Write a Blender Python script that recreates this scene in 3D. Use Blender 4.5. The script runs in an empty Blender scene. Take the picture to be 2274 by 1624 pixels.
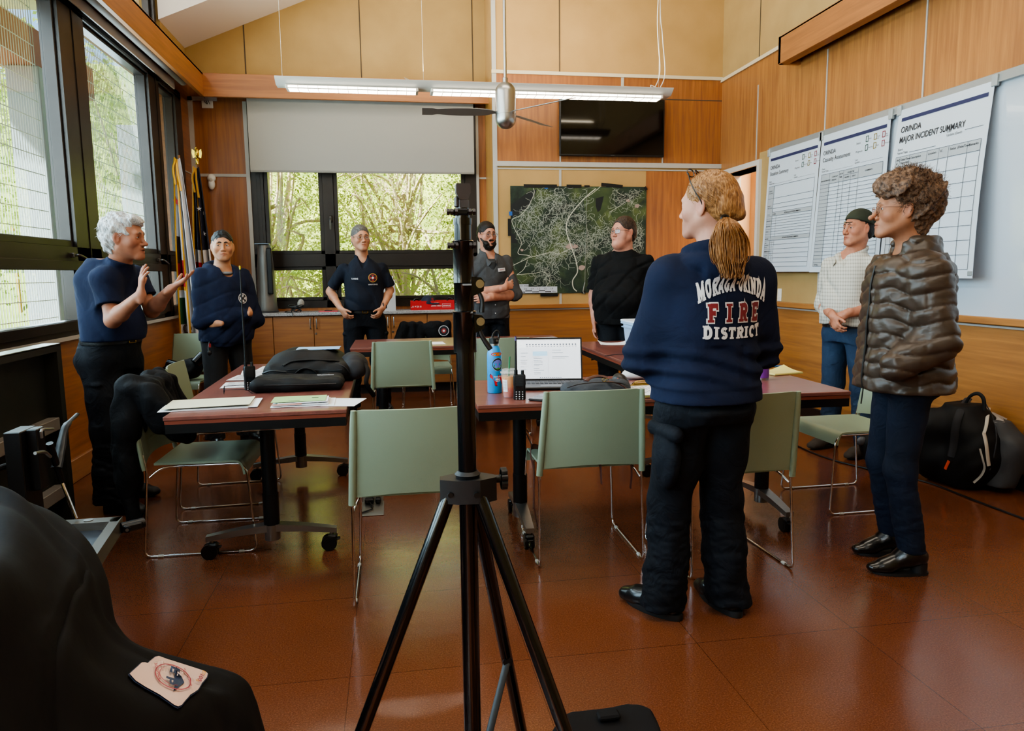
import bpy, bmesh, math, random
import numpy as np
from mathutils import Vector, Matrix, Euler
from mathutils.bvhtree import BVHTree
random.seed(7); rng = np.random.default_rng(11)
PI = math.pi
def rad(d): return d*PI/180
def V(*a): return Vector(a if len(a) > 1 else a[0])

# ---------------------------------------------------------------- camera
F_PX, PITCH, YAW, ROLL, CAM_H = 1610.4, -.12793, .16171, -.01156, 1.33
_cy, _sy = math.cos(YAW), math.sin(YAW)
_fwd = V(_sy*math.cos(PITCH), _cy*math.cos(PITCH), math.sin(PITCH))
_rt = V(_cy, -_sy, 0); _up = _rt.cross(_fwd)
_r = math.cos(ROLL)*_rt + math.sin(ROLL)*_up
_u = -math.sin(ROLL)*_rt + math.cos(ROLL)*_up
cam_data = bpy.data.cameras.new('camera'); cam = bpy.data.objects.new('camera', cam_data)
bpy.context.scene.collection.objects.link(cam)
cam_data.sensor_width = 36; cam_data.lens = F_PX/2274*36; cam_data.clip_start = .05; cam_data.clip_end = 400
m = Matrix((( _r.x,_u.x,-_fwd.x,0),(_r.y,_u.y,-_fwd.y,0),(_r.z,_u.z,-_fwd.z,CAM_H),(0,0,0,1)))
cam.matrix_world = m
bpy.context.scene.camera = cam
def ray(px, py): return (px-1137)*_r + (812-py)*_u + F_PX*_fwd
def onz(px, py, z=0):                 # survey helpers: where a sight line meets a known plane of the room
    d = ray(px, py); return V(0,0,CAM_H) + d*((z-CAM_H)/d.z)
def ony(px, py, y):
    d = ray(px, py); return V(0,0,CAM_H) + d*(y/d.y)
def onx(px, py, x):
    d = ray(px, py); return V(0,0,CAM_H) + d*(x/d.x)

# ---------------------------------------------------------------- scene graph
COL = bpy.context.scene.collection
def thing(name, label, cat, loc=(0,0,0), rotz=0, group=None, rot=None):
    o = bpy.data.objects.new(name, None); COL.objects.link(o)
    o.empty_display_size = .05
    o.location = loc; o.rotation_euler = rot if rot else (0,0,rotz)
    o['label'] = label; o['category'] = cat
    if group: o['group'] = group
    return o
def tag(o, label, cat, group=None, kind=None):
    o['label'] = label; o['category'] = cat
    if group: o['group'] = group
    if kind: o['kind'] = kind
    return o
def struct(o, label=None):
    o['kind'] = 'structure'
    if label: o['label'] = label
    return o
def wmat(o):
    m = Matrix.LocRotScale(o.location, o.rotation_euler, o.scale)
    return wmat(o.parent) @ m if o.parent else m
def link_mesh(name, me, mats, parent=None, world=False):
    o = bpy.data.objects.new(name, me); COL.objects.link(o)
    if not isinstance(mats, (list, tuple)): mats = [mats]
    if len(me.materials) == 0:
        for mm in mats: me.materials.append(mm)
    if parent is not None:
        o.parent = parent
        if world: me.transform(wmat(parent).inverted())
    return o
def dup(root, loc=None, rotz=None, label=None, group=None):
    r = root.copy(); COL.objects.link(r)
    if loc is not None: r.location = loc
    if rotz is not None: r.rotation_euler = (r.rotation_euler.x, r.rotation_euler.y, rotz)
    if label: r['label'] = label
    if group: r['group'] = group
    for ch in list(root.children):
        c = ch.copy(); COL.objects.link(c); c.parent = r
        for g in ch.children:
            d = g.copy(); COL.objects.link(d); d.parent = c
    return r

# ---------------------------------------------------------------- mesh builder
class MB:
    def __init__(s): s.v = []; s.f = []; s.mi = []; s.cur = 0; s.X = None
    def add(s, vs, fs):
        b = len(s.v)
        for p in vs:
            p = Vector(p)
            if s.X is not None: p = s.X @ p
            s.v.append(p)
        for f in fs: s.f.append([i+b for i in f]); s.mi.append(s.cur)
        return s
    def box(s, c, d, r=0, M=None):
        """box centred at c, size d, optional chamfer r, optional 3x3/4x4 M applied about c"""
        hx,hy,hz = d[0]/2, d[1]/2, d[2]/2
        if r <= 0 or r >= min(hx,hy,hz):
            vs = [V(x,y,z) for x in (-hx,hx) for y in (-hy,hy) for z in (-hz,hz)]
            fs = [(0,1,3,2),(4,6,7,5),(0,4,5,1),(2,3,7,6),(0,2,6,4),(1,5,7,3)]
        else:
            vs=[]; idx={}
            for sx in (-1,1):
                for sy in (-1,1):
                    for sz in (-1,1):
                        for a in range(3):
                            h=[hx-r,hy-r,hz-r]; h[a]+=r
                            idx[(sx,sy,sz,a)]=len(vs); vs.append(V(sx*h[0],sy*h[1],sz*h[2]))
            fs=[]
            for sx in (-1,1):
                q=[idx[(sx,a,b,0)] for a,b in ((-1,-1),(1,-1),(1,1),(-1,1))]; fs.append(q if sx>0 else q[::-1])
                q=[idx[(a,sx,b,1)] for a,b in ((-1,-1),(-1,1),(1,1),(1,-1))]; fs.append(q if sx>0 else q[::-1])
                q=[idx[(a,b,sx,2)] for a,b in ((-1,-1),(1,-1),(1,1),(-1,1))]; fs.append(q if sx>0 else q[::-1])
            for a in (-1,1):
                for b in (-1,1):
                    fs.append([idx[(-1,a,b,1)],idx[(1,a,b,1)],idx[(1,a,b,2)],idx[(-1,a,b,2)]])
                    fs.append([idx[(a,-1,b,0)],idx[(a,1,b,0)],idx[(a,1,b,2)],idx[(a,-1,b,2)]])
                    fs.append([idx[(a,b,-1,0)],idx[(a,b,1,0)],idx[(a,b,1,1)],idx[(a,b,-1,1)]])
            for sx in (-1,1):
                for sy in (-1,1):
                    for sz in (-1,1): fs.append([idx[(sx,sy,sz,a)] for a in range(3)])
        c = V(c)
        if M is not None: vs = [M @ p for p in vs]
        return s.add([p+c for p in vs], fs)
    def bx(s, x0,x1,y0,y1,z0,z1, r=0):
        return s.box(((x0+x1)/2,(y0+y1)/2,(z0+z1)/2),(abs(x1-x0),abs(y1-y0),abs(z1-z0)),r)
    def ring(s, c, ax, rad_, n, up=None, ry=None):
        ax = V(ax).normalized(); up = V(up) if up is not None else (V(0,0,1) if abs(ax.z)<.9 else V(1,0,0))
        a = up.cross(ax).normalized(); b = ax.cross(a)
        ry = rad_ if ry is None else ry
        return [V(c)+a*math.cos(2*PI*i/n)*rad_+b*math.sin(2*PI*i/n)*ry for i in range(n)]
    def skin(s, rings, cap=True, closed=False):
        n = len(rings[0]); vs = [p for r in rings for p in r]; fs = []
        m_ = len(rings)
        for k in range(m_ if closed else m_-1):
            k2 = (k+1) % m_
            for i in range(n):
                j = (i+1) % n; fs.append((k*n+i, k*n+j, k2*n+j, k2*n+i))
        if cap and not closed:
            fs.append(tuple(range(n))[::-1]); fs.append(tuple((m_-1)*n+i for i in range(n)))
        return s.add(vs, fs)
    def cyl(s, a, b, r1, r2=None, n=16, cap=True):
        r2 = r1 if r2 is None else r2; a,b = V(a),V(b)
        return s.skin([s.ring(a,b-a,r1,n), s.ring(b,b-a,r2,n)], cap)
    def tube(s, pts, r, n=10, cap=True, closed=False, smooth=0, flat=None, up=None):
        pts = [V(p) for p in pts]
        if smooth: pts = spline(pts, smooth, closed)
        rr = r if isinstance(r,(list,tuple)) else None
        rings=[]; prev=None
        for i,p in enumerate(pts):
            if closed: t = pts[(i+1)%len(pts)]-pts[i-1]
            else: t = pts[min(i+1,len(pts)-1)]-pts[max(i-1,0)]
            t = t.normalized() if t.length>1e-9 else V(0,0,1)
            if up is not None: a = V(up).cross(t).normalized()
            else:
                if prev is None:
                    q = V(0,0,1) if abs(t.z)<.9 else V(1,0,0); a = q.cross(t).normalized()
                else:
                    a = prev - t*prev.dot(t); a = a.normalized() if a.length>1e-6 else prev
            prev = a; b = t.cross(a)
            rad_ = (rr[min(len(rr)-1,int(i*len(rr)/len(pts)))] if rr and len(rr)!=len(pts) else rr[i]) if rr else r
            fx = 1 if flat is None else flat
            rings.append([p + a*math.cos(2*PI*k/n)*rad_ + b*math.sin(2*PI*k/n)*rad_*fx for k in range(n)])
        return s.skin(rings, cap, closed)
    def lathe(s, prof, c=(0,0,0), n=24, M=None):
        rings = [[V(r*math.cos(2*PI*i/n), r*math.sin(2*PI*i/n), z) for i in range(n)] for r,z in prof]
        if M is not None: rings = [[M @ p for p in r] for r in rings]
        rings = [[p+V(c) for p in r] for r in rings]
        return s.skin(rings, True)
    def prism(s, poly, z0, z1, M=None):
        n=len(poly); vs=[V(x,y,z0) for x,y in poly]+[V(x,y,z1) for x,y in poly]
        if M is not None: vs=[M @ p for p in vs]
        fs=[tuple(range(n))[::-1], tuple(n+i for i in range(n))]+[(i,(i+1)%n,n+(i+1)%n,n+i) for i in range(n)]
        return s.add(vs, fs)
    def grid(s, fn, nu, nv, thick=0):
        """fn(u,v)->point, u,v in 0..1"""
        P=[[V(fn(i/(nu-1),j/(nv-1))) for j in range(nv)] for i in range(nu)]
        if not thick:
            return s.add([p for r in P for p in r],[(i*nv+j,(i+1)*nv+j,(i+1)*nv+j+1,i*nv+j+1) for i in range(nu-1) for j in range(nv-1)])
        N=[]
        for i in range(nu):
            for j in range(nv):
                a=P[min(i+1,nu-1)][j]-P[max(i-1,0)][j]; b=P[i][min(j+1,nv-1)]-P[i][max(j-1,0)]
                nn=a.cross(b); N.append(nn.normalized() if nn.length>1e-12 else V(0,0,1))
        top=[p for r in P for p in r]; bot=[p-N[k]*thick for k,p in enumerate(top)]
        k=nu*nv; fs=[]
        for i in range(nu-1):
            for j in range(nv-1):
                q=(i*nv+j,(i+1)*nv+j,(i+1)*nv+j+1,i*nv+j+1); fs.append(q); fs.append(tuple(k+a for a in q[::-1]))
        for i in range(nu-1):
            a,b=i*nv,(i+1)*nv; fs.append((a,a+k,b+k,b)); a,b=i*nv+nv-1,(i+1)*nv+nv-1; fs.append((b,b+k,a+k,a))
        for j in range(nv-1):
            a,b=j,j+1; fs.append((b,b+k,a+k,a)); a,b=(nu-1)*nv+j,(nu-1)*nv+j+1; fs.append((a,a+k,b+k,b))
        return s.add(top+bot, fs)
    def quad(s, a,b,c,d): return s.add([a,b,c,d],[(0,1,2,3)])
    def ball(s, c, r, n=12, M=None):
        r = r if isinstance(r,(tuple,list)) else (r,r,r)
        rings=[]
        for k in range(1,n//2+2):
            t=PI*k/(n//2+2); rings.append([V(math.sin(t)*math.cos(2*PI*i/n)*r[0],math.sin(t)*math.sin(2*PI*i/n)*r[1],-math.cos(t)*r[2]) for i in range(n)])
        if M is not None: rings=[[M@p for p in q] for q in rings]
        return s.skin([[p+V(c) for p in q] for q in rings])
    def mesh(s, name='m', smooth=None):
        me = bpy.data.meshes.new(name)
        me.from_pydata([tuple(p) for p in s.v], [], s.f); me.update()
        bm = bmesh.new(); bm.from_mesh(me); bmesh.ops.recalc_face_normals(bm, faces=bm.faces); bm.to_mesh(me); bm.free()
        me.polygons.foreach_set('material_index', s.mi)
        if smooth is not None:
            me.polygons.foreach_set('use_smooth', [True]*len(me.polygons))
            me.set_sharp_from_angle(angle=rad(smooth))
        return me
    def build(s, name, mats, parent=None, world=False, smooth=35):
        return link_mesh(name, s.mesh(name, smooth), mats, parent, world)
def spline(pts, sub=6, closed=False):
    n=len(pts); out=[]
    for i in range(n if closed else n-1):
        p0=pts[i-1] if (i>0 or closed) else pts[0]*2-pts[1]
        p1=pts[i]; p2=pts[(i+1)%n]
        p3=pts[(i+2)%n] if (i+2<n or closed) else p2*2-p1
        for k in range(sub):
            t=k/sub; out.append(.5*((2*p1)+(p2-p0)*t+(2*p0-5*p1+4*p2-p3)*t*t+(3*p1-p0-3*p2+p3)*t**3))
    if not closed: out.append(pts[-1])
    return out
def T(loc=(0,0,0), rot=(0,0,0), sc=(1,1,1)): return Matrix.LocRotScale(Vector(loc), Euler(rot), Vector(sc))
def fillet(pts, r, n=5):
    pts=[V(p) for p in pts]; out=[pts[0]]
    for i in range(1,len(pts)-1):
        a=(pts[i-1]-pts[i]); b=(pts[i+1]-pts[i]); rr=min(r,a.length*.49,b.length*.49)
        A=pts[i]+a.normalized()*rr; B=pts[i]+b.normalized()*rr
        for k in range(n+1):
            t=k/n; out.append((1-t)**2*A+2*t*(1-t)*pts[i]+t*t*B)
    out.append(pts[-1]); return out

# ---------------------------------------------------------------- materials
def srgb(h):
    if isinstance(h,str):
        h=h.lstrip('#'); c=[int(h[i:i+2],16)/255 for i in (0,2,4)]
    else: c=[x/255 for x in h]
    return tuple(((x/12.92) if x<=.04045 else ((x+.055)/1.055)**2.4) for x in c)+(1,)
def newmat(name):
    m=bpy.data.materials.new(name); m.use_nodes=True; nt=m.node_tree; b=nt.nodes['Principled BSDF']; return m,nt,b
def setin(b,**k):
    for n,v in k.items():
        n={'rough':'Roughness','metal':'Metallic','spec':'Specular IOR Level','coat':'Coat Weight','coatr':'Coat Roughness','trans':'Transmission Weight','sheen':'Sheen Weight','ior':'IOR','alpha':'Alpha','sss':'Subsurface Weight'}[n]
        b.inputs[n].default_value=v
def mat(name, col, rough=.5, metal=0, noise=None, bump=None, col2=None, stretch=(1,1,1), coord='Object', **k):
    """noise=(scale, amount[,detail]) mixes col towards col2; bump=(scale,strength[,distance])"""
    m,nt,b=newmat(name); c=srgb(col); b.inputs['Base Color'].default_value=c
    setin(b,rough=rough,metal=metal,**k); L=nt.links.new; N=nt.nodes.new
    if noise or bump:
        tc=N('ShaderNodeTexCoord'); mp=N('ShaderNodeMapping'); mp.inputs['Scale'].default_value=stretch
        L(tc.outputs[coord],mp.inputs[0])
    if noise:
        t=N('ShaderNodeTexNoise'); t.inputs['Scale'].default_value=noise[0]; t.inputs['Detail'].default_value=noise[2] if len(noise)>2 else 4
        L(mp.outputs[0],t.inputs['Vector'])
        r=N('ShaderNodeValToRGB'); r.color_ramp.elements[0].position=.5-noise[1]/2; r.color_ramp.elements[1].position=.5+noise[1]/2
        c2=srgb(col2) if col2 else tuple(x*.7 for x in c[:3])+(1,)
        r.color_ramp.elements[0].color=c2; r.color_ramp.elements[1].color=c
        L(t.outputs['Fac'],r.inputs[0]); L(r.outputs[0],b.inputs['Base Color'])
    if bump:
        t=N('ShaderNodeTexNoise'); t.inputs['Scale'].default_value=bump[0]; t.inputs['Detail'].default_value=5
        L(mp.outputs[0],t.inputs['Vector'])
        bp=N('ShaderNodeBump'); bp.inputs['Strength'].default_value=bump[1]; bp.inputs['Distance'].default_value=bump[2] if len(bump)>2 else .01
        L(t.outputs['Fac'],bp.inputs['Height']); L(bp.outputs[0],b.inputs['Normal'])
    return m
def emit(name, col, s):
    m,nt,b=newmat(name); b.inputs['Base Color'].default_value=srgb(col); b.inputs['Emission Color'].default_value=srgb(col); b.inputs['Emission Strength'].default_value=s
    return m
def wood(name, c1, c2, grain='z', rough=.38, scale=1, coat=.15):
    m,nt,b=newmat(name); L=nt.links.new; N=nt.nodes.new
    tc=N('ShaderNodeTexCoord'); mp=N('ShaderNodeMapping')
    s={'z':(22,22,1.1),'x':(1.1,22,22),'y':(22,1.1,22)}[grain]
    mp.inputs['Scale'].default_value=tuple(a*scale for a in s); L(tc.outputs['Object'],mp.inputs[0])
    t=N('ShaderNodeTexNoise'); t.inputs['Scale'].default_value=1.6; t.inputs['Detail'].default_value=7; t.inputs['Distortion'].default_value=.6; L(mp.outputs[0],t.inputs['Vector'])
    r=N('ShaderNodeValToRGB'); r.color_ramp.elements[0].position=.3; r.color_ramp.elements[1].position=.72
    r.color_ramp.elements[0].color=srgb(c2); r.color_ramp.elements[1].color=srgb(c1); L(t.outputs['Fac'],r.inputs[0])
    t2=N('ShaderNodeTexNoise'); t2.inputs['Scale'].default_value=.8; L(tc.outputs['Object'],t2.inputs['Vector'])
    mx=N('ShaderNodeMixRGB'); mx.blend_type='MULTIPLY'; mx.inputs[0].default_value=.35
    L(r.outputs[0],mx.inputs[1]); L(t2.outputs['Fac'],mx.inputs[2]); 
    br=N('ShaderNodeBrightContrast'); br.inputs[1].default_value=.03; L(mx.outputs[0],br.inputs[0]); L(br.outputs[0],b.inputs['Base Color'])
    setin(b,rough=rough,coat=coat,coatr=.25)
    return m
CHROME=mat('chrome','#d8d8d8',.12,1)
STEEL=mat('brushed_steel','#a9a9a6',.33,1,bump=(60,.05))
BLACK=mat('black_metal','#0b0b0c',.42,.2)
BLKPL=mat('black_plastic','#0d0d0f',.4,0,bump=(90,.08))
WHITE=mat('white_paint','#e2dfd8',.45)
PAPER=mat('paper','#e9e9ec',.6)
INK=mat('ink','#2a2a30',.7)

# ---------------------------------------------------------------- text
def text_mesh(s, size=1, bold=0, width=None, align='CENTER', spacing=1, res=3):
    cu=bpy.data.curves.new('t','FONT'); cu.body=s; cu.size=size; cu.offset=bold; cu.align_x=align; cu.space_character=spacing; cu.resolution_u=res
    o=bpy.data.objects.new('t',cu); COL.objects.link(o)
    bpy.context.view_layer.update()
    me=bpy.data.meshes.new_from_object(o)
    bpy.data.objects.remove(o); bpy.data.curves.remove(cu)
    me.materials.clear()
    vs=[v.co.copy() for v in me.vertices]; fs=[tuple(p.vertices) for p in me.polygons]
    bpy.data.meshes.remove(me)
    if width and vs:
        x0=min(v.x for v in vs); x1=max(v.x for v in vs); k=width/(x1-x0)
        for v in vs: v.x*=k
    return vs,fs
def put_text(mb, s, M, **k):
    vs,fs=text_mesh(s,**k); mb.add([M @ v for v in vs], fs)
def frame_from(o, xdir, ydir):
    """matrix whose x/y axes follow xdir/ydir at o"""
    x=V(xdir).normalized(); y=V(ydir).normalized(); z=x.cross(y)
    m=Matrix((x,y,z)).transposed().to_4x4(); m.translation=V(o); return m

# ---------------------------------------------------------------- sculpting by distance field
class Field:
    def __init__(s, lo, hi, h, fine=()):
        """fine: list of (lo3, hi3, step) boxes where the grid lines lie closer together"""
        s.lo=np.array(lo,float); s.h=h; s.ax=[]
        for i in range(3):
            br=sorted(set([float(lo[i]),float(hi[i])]+[float(np.clip(q[j][i],lo[i],hi[i])) for q in fine for j in (0,1)])); a=[br[0]]
            for u,v in zip(br[:-1],br[1:]):
                st=min([h]+[q[2] for q in fine if q[0][i]<=(u+v)/2<=q[1][i]]); n=max(1,int(round((v-u)/st))); a+=list(u+(v-u)*np.arange(1,n+1)/n)
            s.ax.append(np.array(a,np.float32))
        s.n=np.array([len(a) for a in s.ax]); s.hi=np.array(hi,float)
        s.d=np.full(tuple(s.n),.25,np.float32)
    def sub(s, lo, hi, pad):
        a=[max(0,int(np.searchsorted(s.ax[i],lo[i]-pad))-1) for i in range(3)]; b=[min(int(s.n[i]),int(np.searchsorted(s.ax[i],hi[i]+pad))+1) for i in range(3)]
        if any(b[i]<=a[i] for i in range(3)): return None
        sl=tuple(slice(a[i],b[i]) for i in range(3))
        X=s.ax[0][sl[0]][:,None,None]; Y=s.ax[1][sl[1]][None,:,None]; Z=s.ax[2][sl[2]][None,None,:]
        return sl,X,Y,Z
    def mix(s, sl, d, k, op):
        c=s.d[sl]
        if op=='u':
            if k>0: hh=np.maximum(k-np.abs(c-d),0)/k; s.d[sl]=np.minimum(c,d)-hh*hh*k*.25
            else: s.d[sl]=np.minimum(c,d)
        elif op=='s':
            d=-d
            if k>0: hh=np.maximum(k-np.abs(c-d),0)/k; s.d[sl]=np.maximum(c,d)+hh*hh*k*.25
            else: s.d[sl]=np.maximum(c,d)
    def cone(s, a, b, r1, r2=None, k=.02, op='u', flat=None, ax=None, cap=0):
        """round cone; flat<1 squashes it along unit vector ax"""
        r2=r1 if r2 is None else r2; a=np.array(a,float); b=np.array(b,float); R=max(r1,r2)
        q=s.sub(np.minimum(a,b)-R,np.maximum(a,b)+R,k+2*s.h)
        if q is None: return s
        sl,X,Y,Z=q; ba=b-a; L2=max(float(ba@ba),1e-12)
        x,y,z=X-a[0],Y-a[1],Z-a[2]
        tt=(x*ba[0]+y*ba[1]+z*ba[2])/L2; t=np.clip(tt,0,1)
        x=x-ba[0]*t; y=y-ba[1]*t; z=z-ba[2]*t
        if flat is not None:
            n=np.array(ax,float); n/=np.linalg.norm(n); p=(x*n[0]+y*n[1]+z*n[2])*(1/flat-1)
            x=x+p*n[0]; y=y+p*n[1]; z=z+p*n[2]
        d=np.sqrt(x*x+y*y+z*z)-(r1+(r2-r1)*t)
        if flat is not None: d=d*(flat+(1-flat)*.4)
        if cap: d=np.maximum(d,(tt-1)*math.sqrt(L2))
        if cap>1: d=np.maximum(d,-tt*math.sqrt(L2))
        s.mix(sl,d.astype(np.float32),k,op); return s
    def ell(s, c, r, k=.02, op='u', R=None):
        c=np.array(c,float); r=np.array(r,float); m=max(r)
        q=s.sub(c-m,c+m,k+2*s.h)
        if q is None: return s
        sl,X,Y,Z=q; x,y,z=X-c[0],Y-c[1],Z-c[2]
        if R is not None:
            R=np.array(R); x,y,z=(x*R[0][0]+y*R[1][0]+z*R[2][0],x*R[0][1]+y*R[1][1]+z*R[2][1],x*R[0][2]+y*R[1][2]+z*R[2][2])
        k0=np.sqrt((x/r[0])**2+(y/r[1])**2+(z/r[2])**2); k1=np.sqrt((x/r[0]**2)**2+(y/r[1]**2)**2+(z/r[2]**2)**2)+1e-6
        s.mix(sl,(k0*(k0-1)/k1).astype(np.float32),k,op); return s
    def stack(s, rows, k=.03, p=2.3, op='u', tw=0):
        """rows: (z, cx, cy, rx, ry) bottom to top, superellipse section"""
        rows=sorted(rows); z0,z1=rows[0][0],rows[-1][0]; A=np.array(rows,float)
        lo=[min(A[:,1]-A[:,3]),min(A[:,2]-A[:,4]),z0]; hi=[max(A[:,1]+A[:,3]),max(A[:,2]+A[:,4]),z1]
        q=s.sub(lo,hi,k+2*s.h)
        if q is None: return s
        sl,X,Y,Z=q; z=Z[0,0]; 
        # smooth interpolation along z
        zz=np.clip(z,z0,z1)
        def itp(col):
            i=np.clip(np.searchsorted(A[:,0],zz)-1,0,len(A)-2); t=(zz-A[i,0])/np.maximum(A[i+1,0]-A[i,0],1e-9)
            m_=np.gradient(A[:,col],A[:,0]) if len(A)>2 else np.full(len(A),(A[1,col]-A[0,col])/(A[1,0]-A[0,0]))
            hgt=A[i+1,0]-A[i,0]; t2=t*t; t3=t2*t
            return ((2*t3-3*t2+1)*A[i,col]+(t3-2*t2+t)*hgt*m_[i]+(-2*t3+3*t2)*A[i+1,col]+(t3-t2)*hgt*m_[i+1]).astype(np.float32)[None,None,:]
        cx,cy,rx,ry=itp(1),itp(2),itp(3),itp(4)
        u=np.abs((X-cx)/rx); v=np.abs((Y-cy)/ry)
        g=(u**p+v**p)**(1/p)
        d=(g-1)*np.minimum(rx,ry)*.92
        d=np.maximum(d,np.maximum(z0-Z,Z-z1))
        s.mix(sl,d.astype(np.float32),k,op); return s
    def cut(s, p, n, lo=None, hi=None, k=0):
        """remove what lies on the +n side of the plane at p (inside the box lo..hi)"""
        p=np.array(p,float); n=np.array(n,float); n/=np.linalg.norm(n)
        q=s.sub(s.lo if lo is None else lo, s.hi if hi is None else hi,0)
        if q is None: return s
        sl,X,Y,Z=q; d=(X-p[0])*n[0]+(Y-p[1])*n[1]+(Z-p[2])*n[2]
        s.mix(sl,(-d).astype(np.float32),k,'s'); return s
    def warp(s, amp, fr, seed=0, st=(1,1,1), sharp=False, lo=None, hi=None):
        """fold-like displacement"""
        q=s.sub(s.lo if lo is None else lo, s.hi if hi is None else hi,0); sl,X,Y,Z=q
        r=np.random.default_rng(seed); n=np.zeros_like(s.d[sl])
        X=X*st[0]; Y=Y*st[1]; Z=Z*st[2]
        wx=np.sin(Y*fr*.8+Z*fr*.5+r.uniform(0,6))*.9; wz=np.sin(X*fr*.7-Y*fr*.4+r.uniform(0,6))*.9
        for o in range(3):
            v=r.normal(size=3); v/=np.linalg.norm(v); ff=fr*(1.0+.8*o); ph=r.uniform(0,6)
            t=np.sin((X*v[0]+Y*v[1]+Z*v[2])*ff+wx*(1+.3*o)+wz+ph)
            if sharp: t=1-2*np.abs(t)
            n=n+t/(1+.7*o)
        s.d[sl]=s.d[sl]+(amp*n*.5).astype(np.float32); return s
    def mesh(s, name='m', smooth=1):
        d=s.d; n0,n1,n2=d.shape; neg=d<0
        c=np.zeros((n0-1,n1-1,n2-1),np.int8)
        for i in (0,1):
            for j in (0,1):
                for k in (0,1): c+=neg[i:n0-1+i,j:n1-1+j,k:n2-1+k]
        act=(c>0)&(c<8); idx=-np.ones(act.shape,np.int64); I=np.argwhere(act); idx[act]=np.arange(len(I))
        acc=np.zeros((len(I),3)); cnt=np.zeros(len(I)); cs=[(i,j,k) for i in (0,1) for j in (0,1) for k in (0,1)]
        for a in cs:
            for b in cs:
                if sum(b)-sum(a)==1 and all(b[q]>=a[q] for q in range(3)):
                    va=d[I[:,0]+a[0],I[:,1]+a[1],I[:,2]+a[2]]; vb=d[I[:,0]+b[0],I[:,1]+b[1],I[:,2]+b[2]]
                    m_=(va<0)!=(vb<0); t=np.where(m_,va/np.where(m_,va-vb,1),0)
                    pt=np.array(a)[None]+t[:,None]*(np.array(b)-np.array(a))[None]
                    acc+=pt*m_[:,None]; cnt+=m_
        fr=acc/cnt[:,None]; P=np.stack([s.ax[i][I[:,i]]+fr[:,i]*(s.ax[i][I[:,i]+1]-s.ax[i][I[:,i]]) for i in range(3)],1).astype(float)
        F=[]
        for ax in range(3):
            sh=[slice(None)]*3; sh2=[slice(None)]*3; sh[ax]=slice(0,-1); sh2[ax]=slice(1,None)
            e=neg[tuple(sh)]!=neg[tuple(sh2)]; s1=neg[tuple(sh)]
            u,v=(ax+1)%3,(ax+2)%3
            E=np.argwhere(e); ok=(E[:,u]>0)&(E[:,v]>0)&(E[:,u]<d.shape[u]-1)&(E[:,v]<d.shape[v]-1); E=E[ok]
            fl=s1[E[:,0],E[:,1],E[:,2]]
            def cell(du,dv):
                q=E.copy(); q[:,u]-=du; q[:,v]-=dv; return idx[q[:,0],q[:,1],q[:,2]]
            Q=np.stack([cell(1,1),cell(0,1),cell(0,0),cell(1,0)],1)
            Q[~fl]=Q[~fl][:,::-1]; F.append(Q)
        F=np.concatenate(F); F=F[(F>=0).all(1)]
        for _ in range(smooth):
            A=np.zeros_like(P); C=np.zeros(len(P))
            for q in range(4):
                a=F[:,q]; b=F[:,(q+1)%4]; np.add.at(A,a,P[b]); np.add.at(C,a,1)
            P=P*.5+.5*A/np.maximum(C,1)[:,None]
        me=bpy.data.meshes.new(name)
        me.vertices.add(len(P)); me.vertices.foreach_set('co',P.astype(np.float32).ravel())
        me.loops.add(len(F)*4); me.loops.foreach_set('vertex_index',F.astype(np.int32).ravel())
        me.polygons.add(len(F)); me.polygons.foreach_set('loop_start',np.arange(0,len(F)*4,4,dtype=np.int32))
        me.polygons.foreach_set('use_smooth',np.ones(len(F),bool))
        me.update(calc_edges=True); me.validate()
        return me
def keep_largest(me):
    """drop loose crumbs so the surface is one piece"""
    n=len(me.vertices); par=list(range(n))
    e=np.zeros(len(me.edges)*2,np.int32); me.edges.foreach_get('vertices',e); e=e.reshape(-1,2)
    lab=np.arange(n)
    while True:
        m_=np.minimum(lab[e[:,0]],lab[e[:,1]]); new=lab.copy(); np.minimum.at(new,e[:,0],m_); np.minimum.at(new,e[:,1],m_); new=new[new]
        if (new==lab).all(): break
        lab=new
    vals,cnt=np.unique(lab,return_counts=True)
    if len(vals)>1:
        big=vals[cnt.argmax()]; bm=bmesh.new(); bm.from_mesh(me); bm.verts.ensure_lookup_table()
        bmesh.ops.delete(bm,geom=[bm.verts[i] for i in np.nonzero(lab!=big)[0]],context='VERTS'); bm.to_mesh(me); bm.free()
    return me
# ================================================================ the room
XL, XR, YW, YB = -2.10, 3.68, 8.55, 7.87      # window wall left, board wall right, far window wall, projecting wall
def zc(x): return 4.62 + .42*(x+2.1)           # underside of the sloping ceiling
W_R = wood('cherry_panel_right', '#c0813a','#9c5f22','z')
W_B = wood('cherry_panel_back', '#b87028','#8f4f16','z')
W_L = wood('cherry_panel_left', '#b8702c','#8d5019','y')
W_WX= wood('cherry_wainscot_x', '#bb7428','#96591b','x')
W_WY= wood('cherry_wainscot_y', '#c08036','#9a6122','y')
W_F = wood('cherry_fascia', '#bd7633','#9c5c24','x',rough=.45)
W_FY= wood('cherry_fascia_y', '#bd7838','#a0622a','y',rough=.45)
W_BASE=wood('base_wood','#b07440','#96602f','y',rough=.5)
TAN = mat('tan_tackboard','#b59865',.85,noise=(3,.5),col2='#a88b5b',bump=(160,.12))
TAN2= mat('tan_tackboard_warm','#bf9b66',.85,noise=(3,.5),col2='#b28f5b',bump=(160,.12))
TRIM= mat('grey_trim','#b6b2ac',.4)
TRIMW=mat('cream_trim','#d6c9ae',.5)
BRONZE=mat('bronze_frame','#3a3431',.36,.35,noise=(4,.6),col2='#2e2926')
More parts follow.
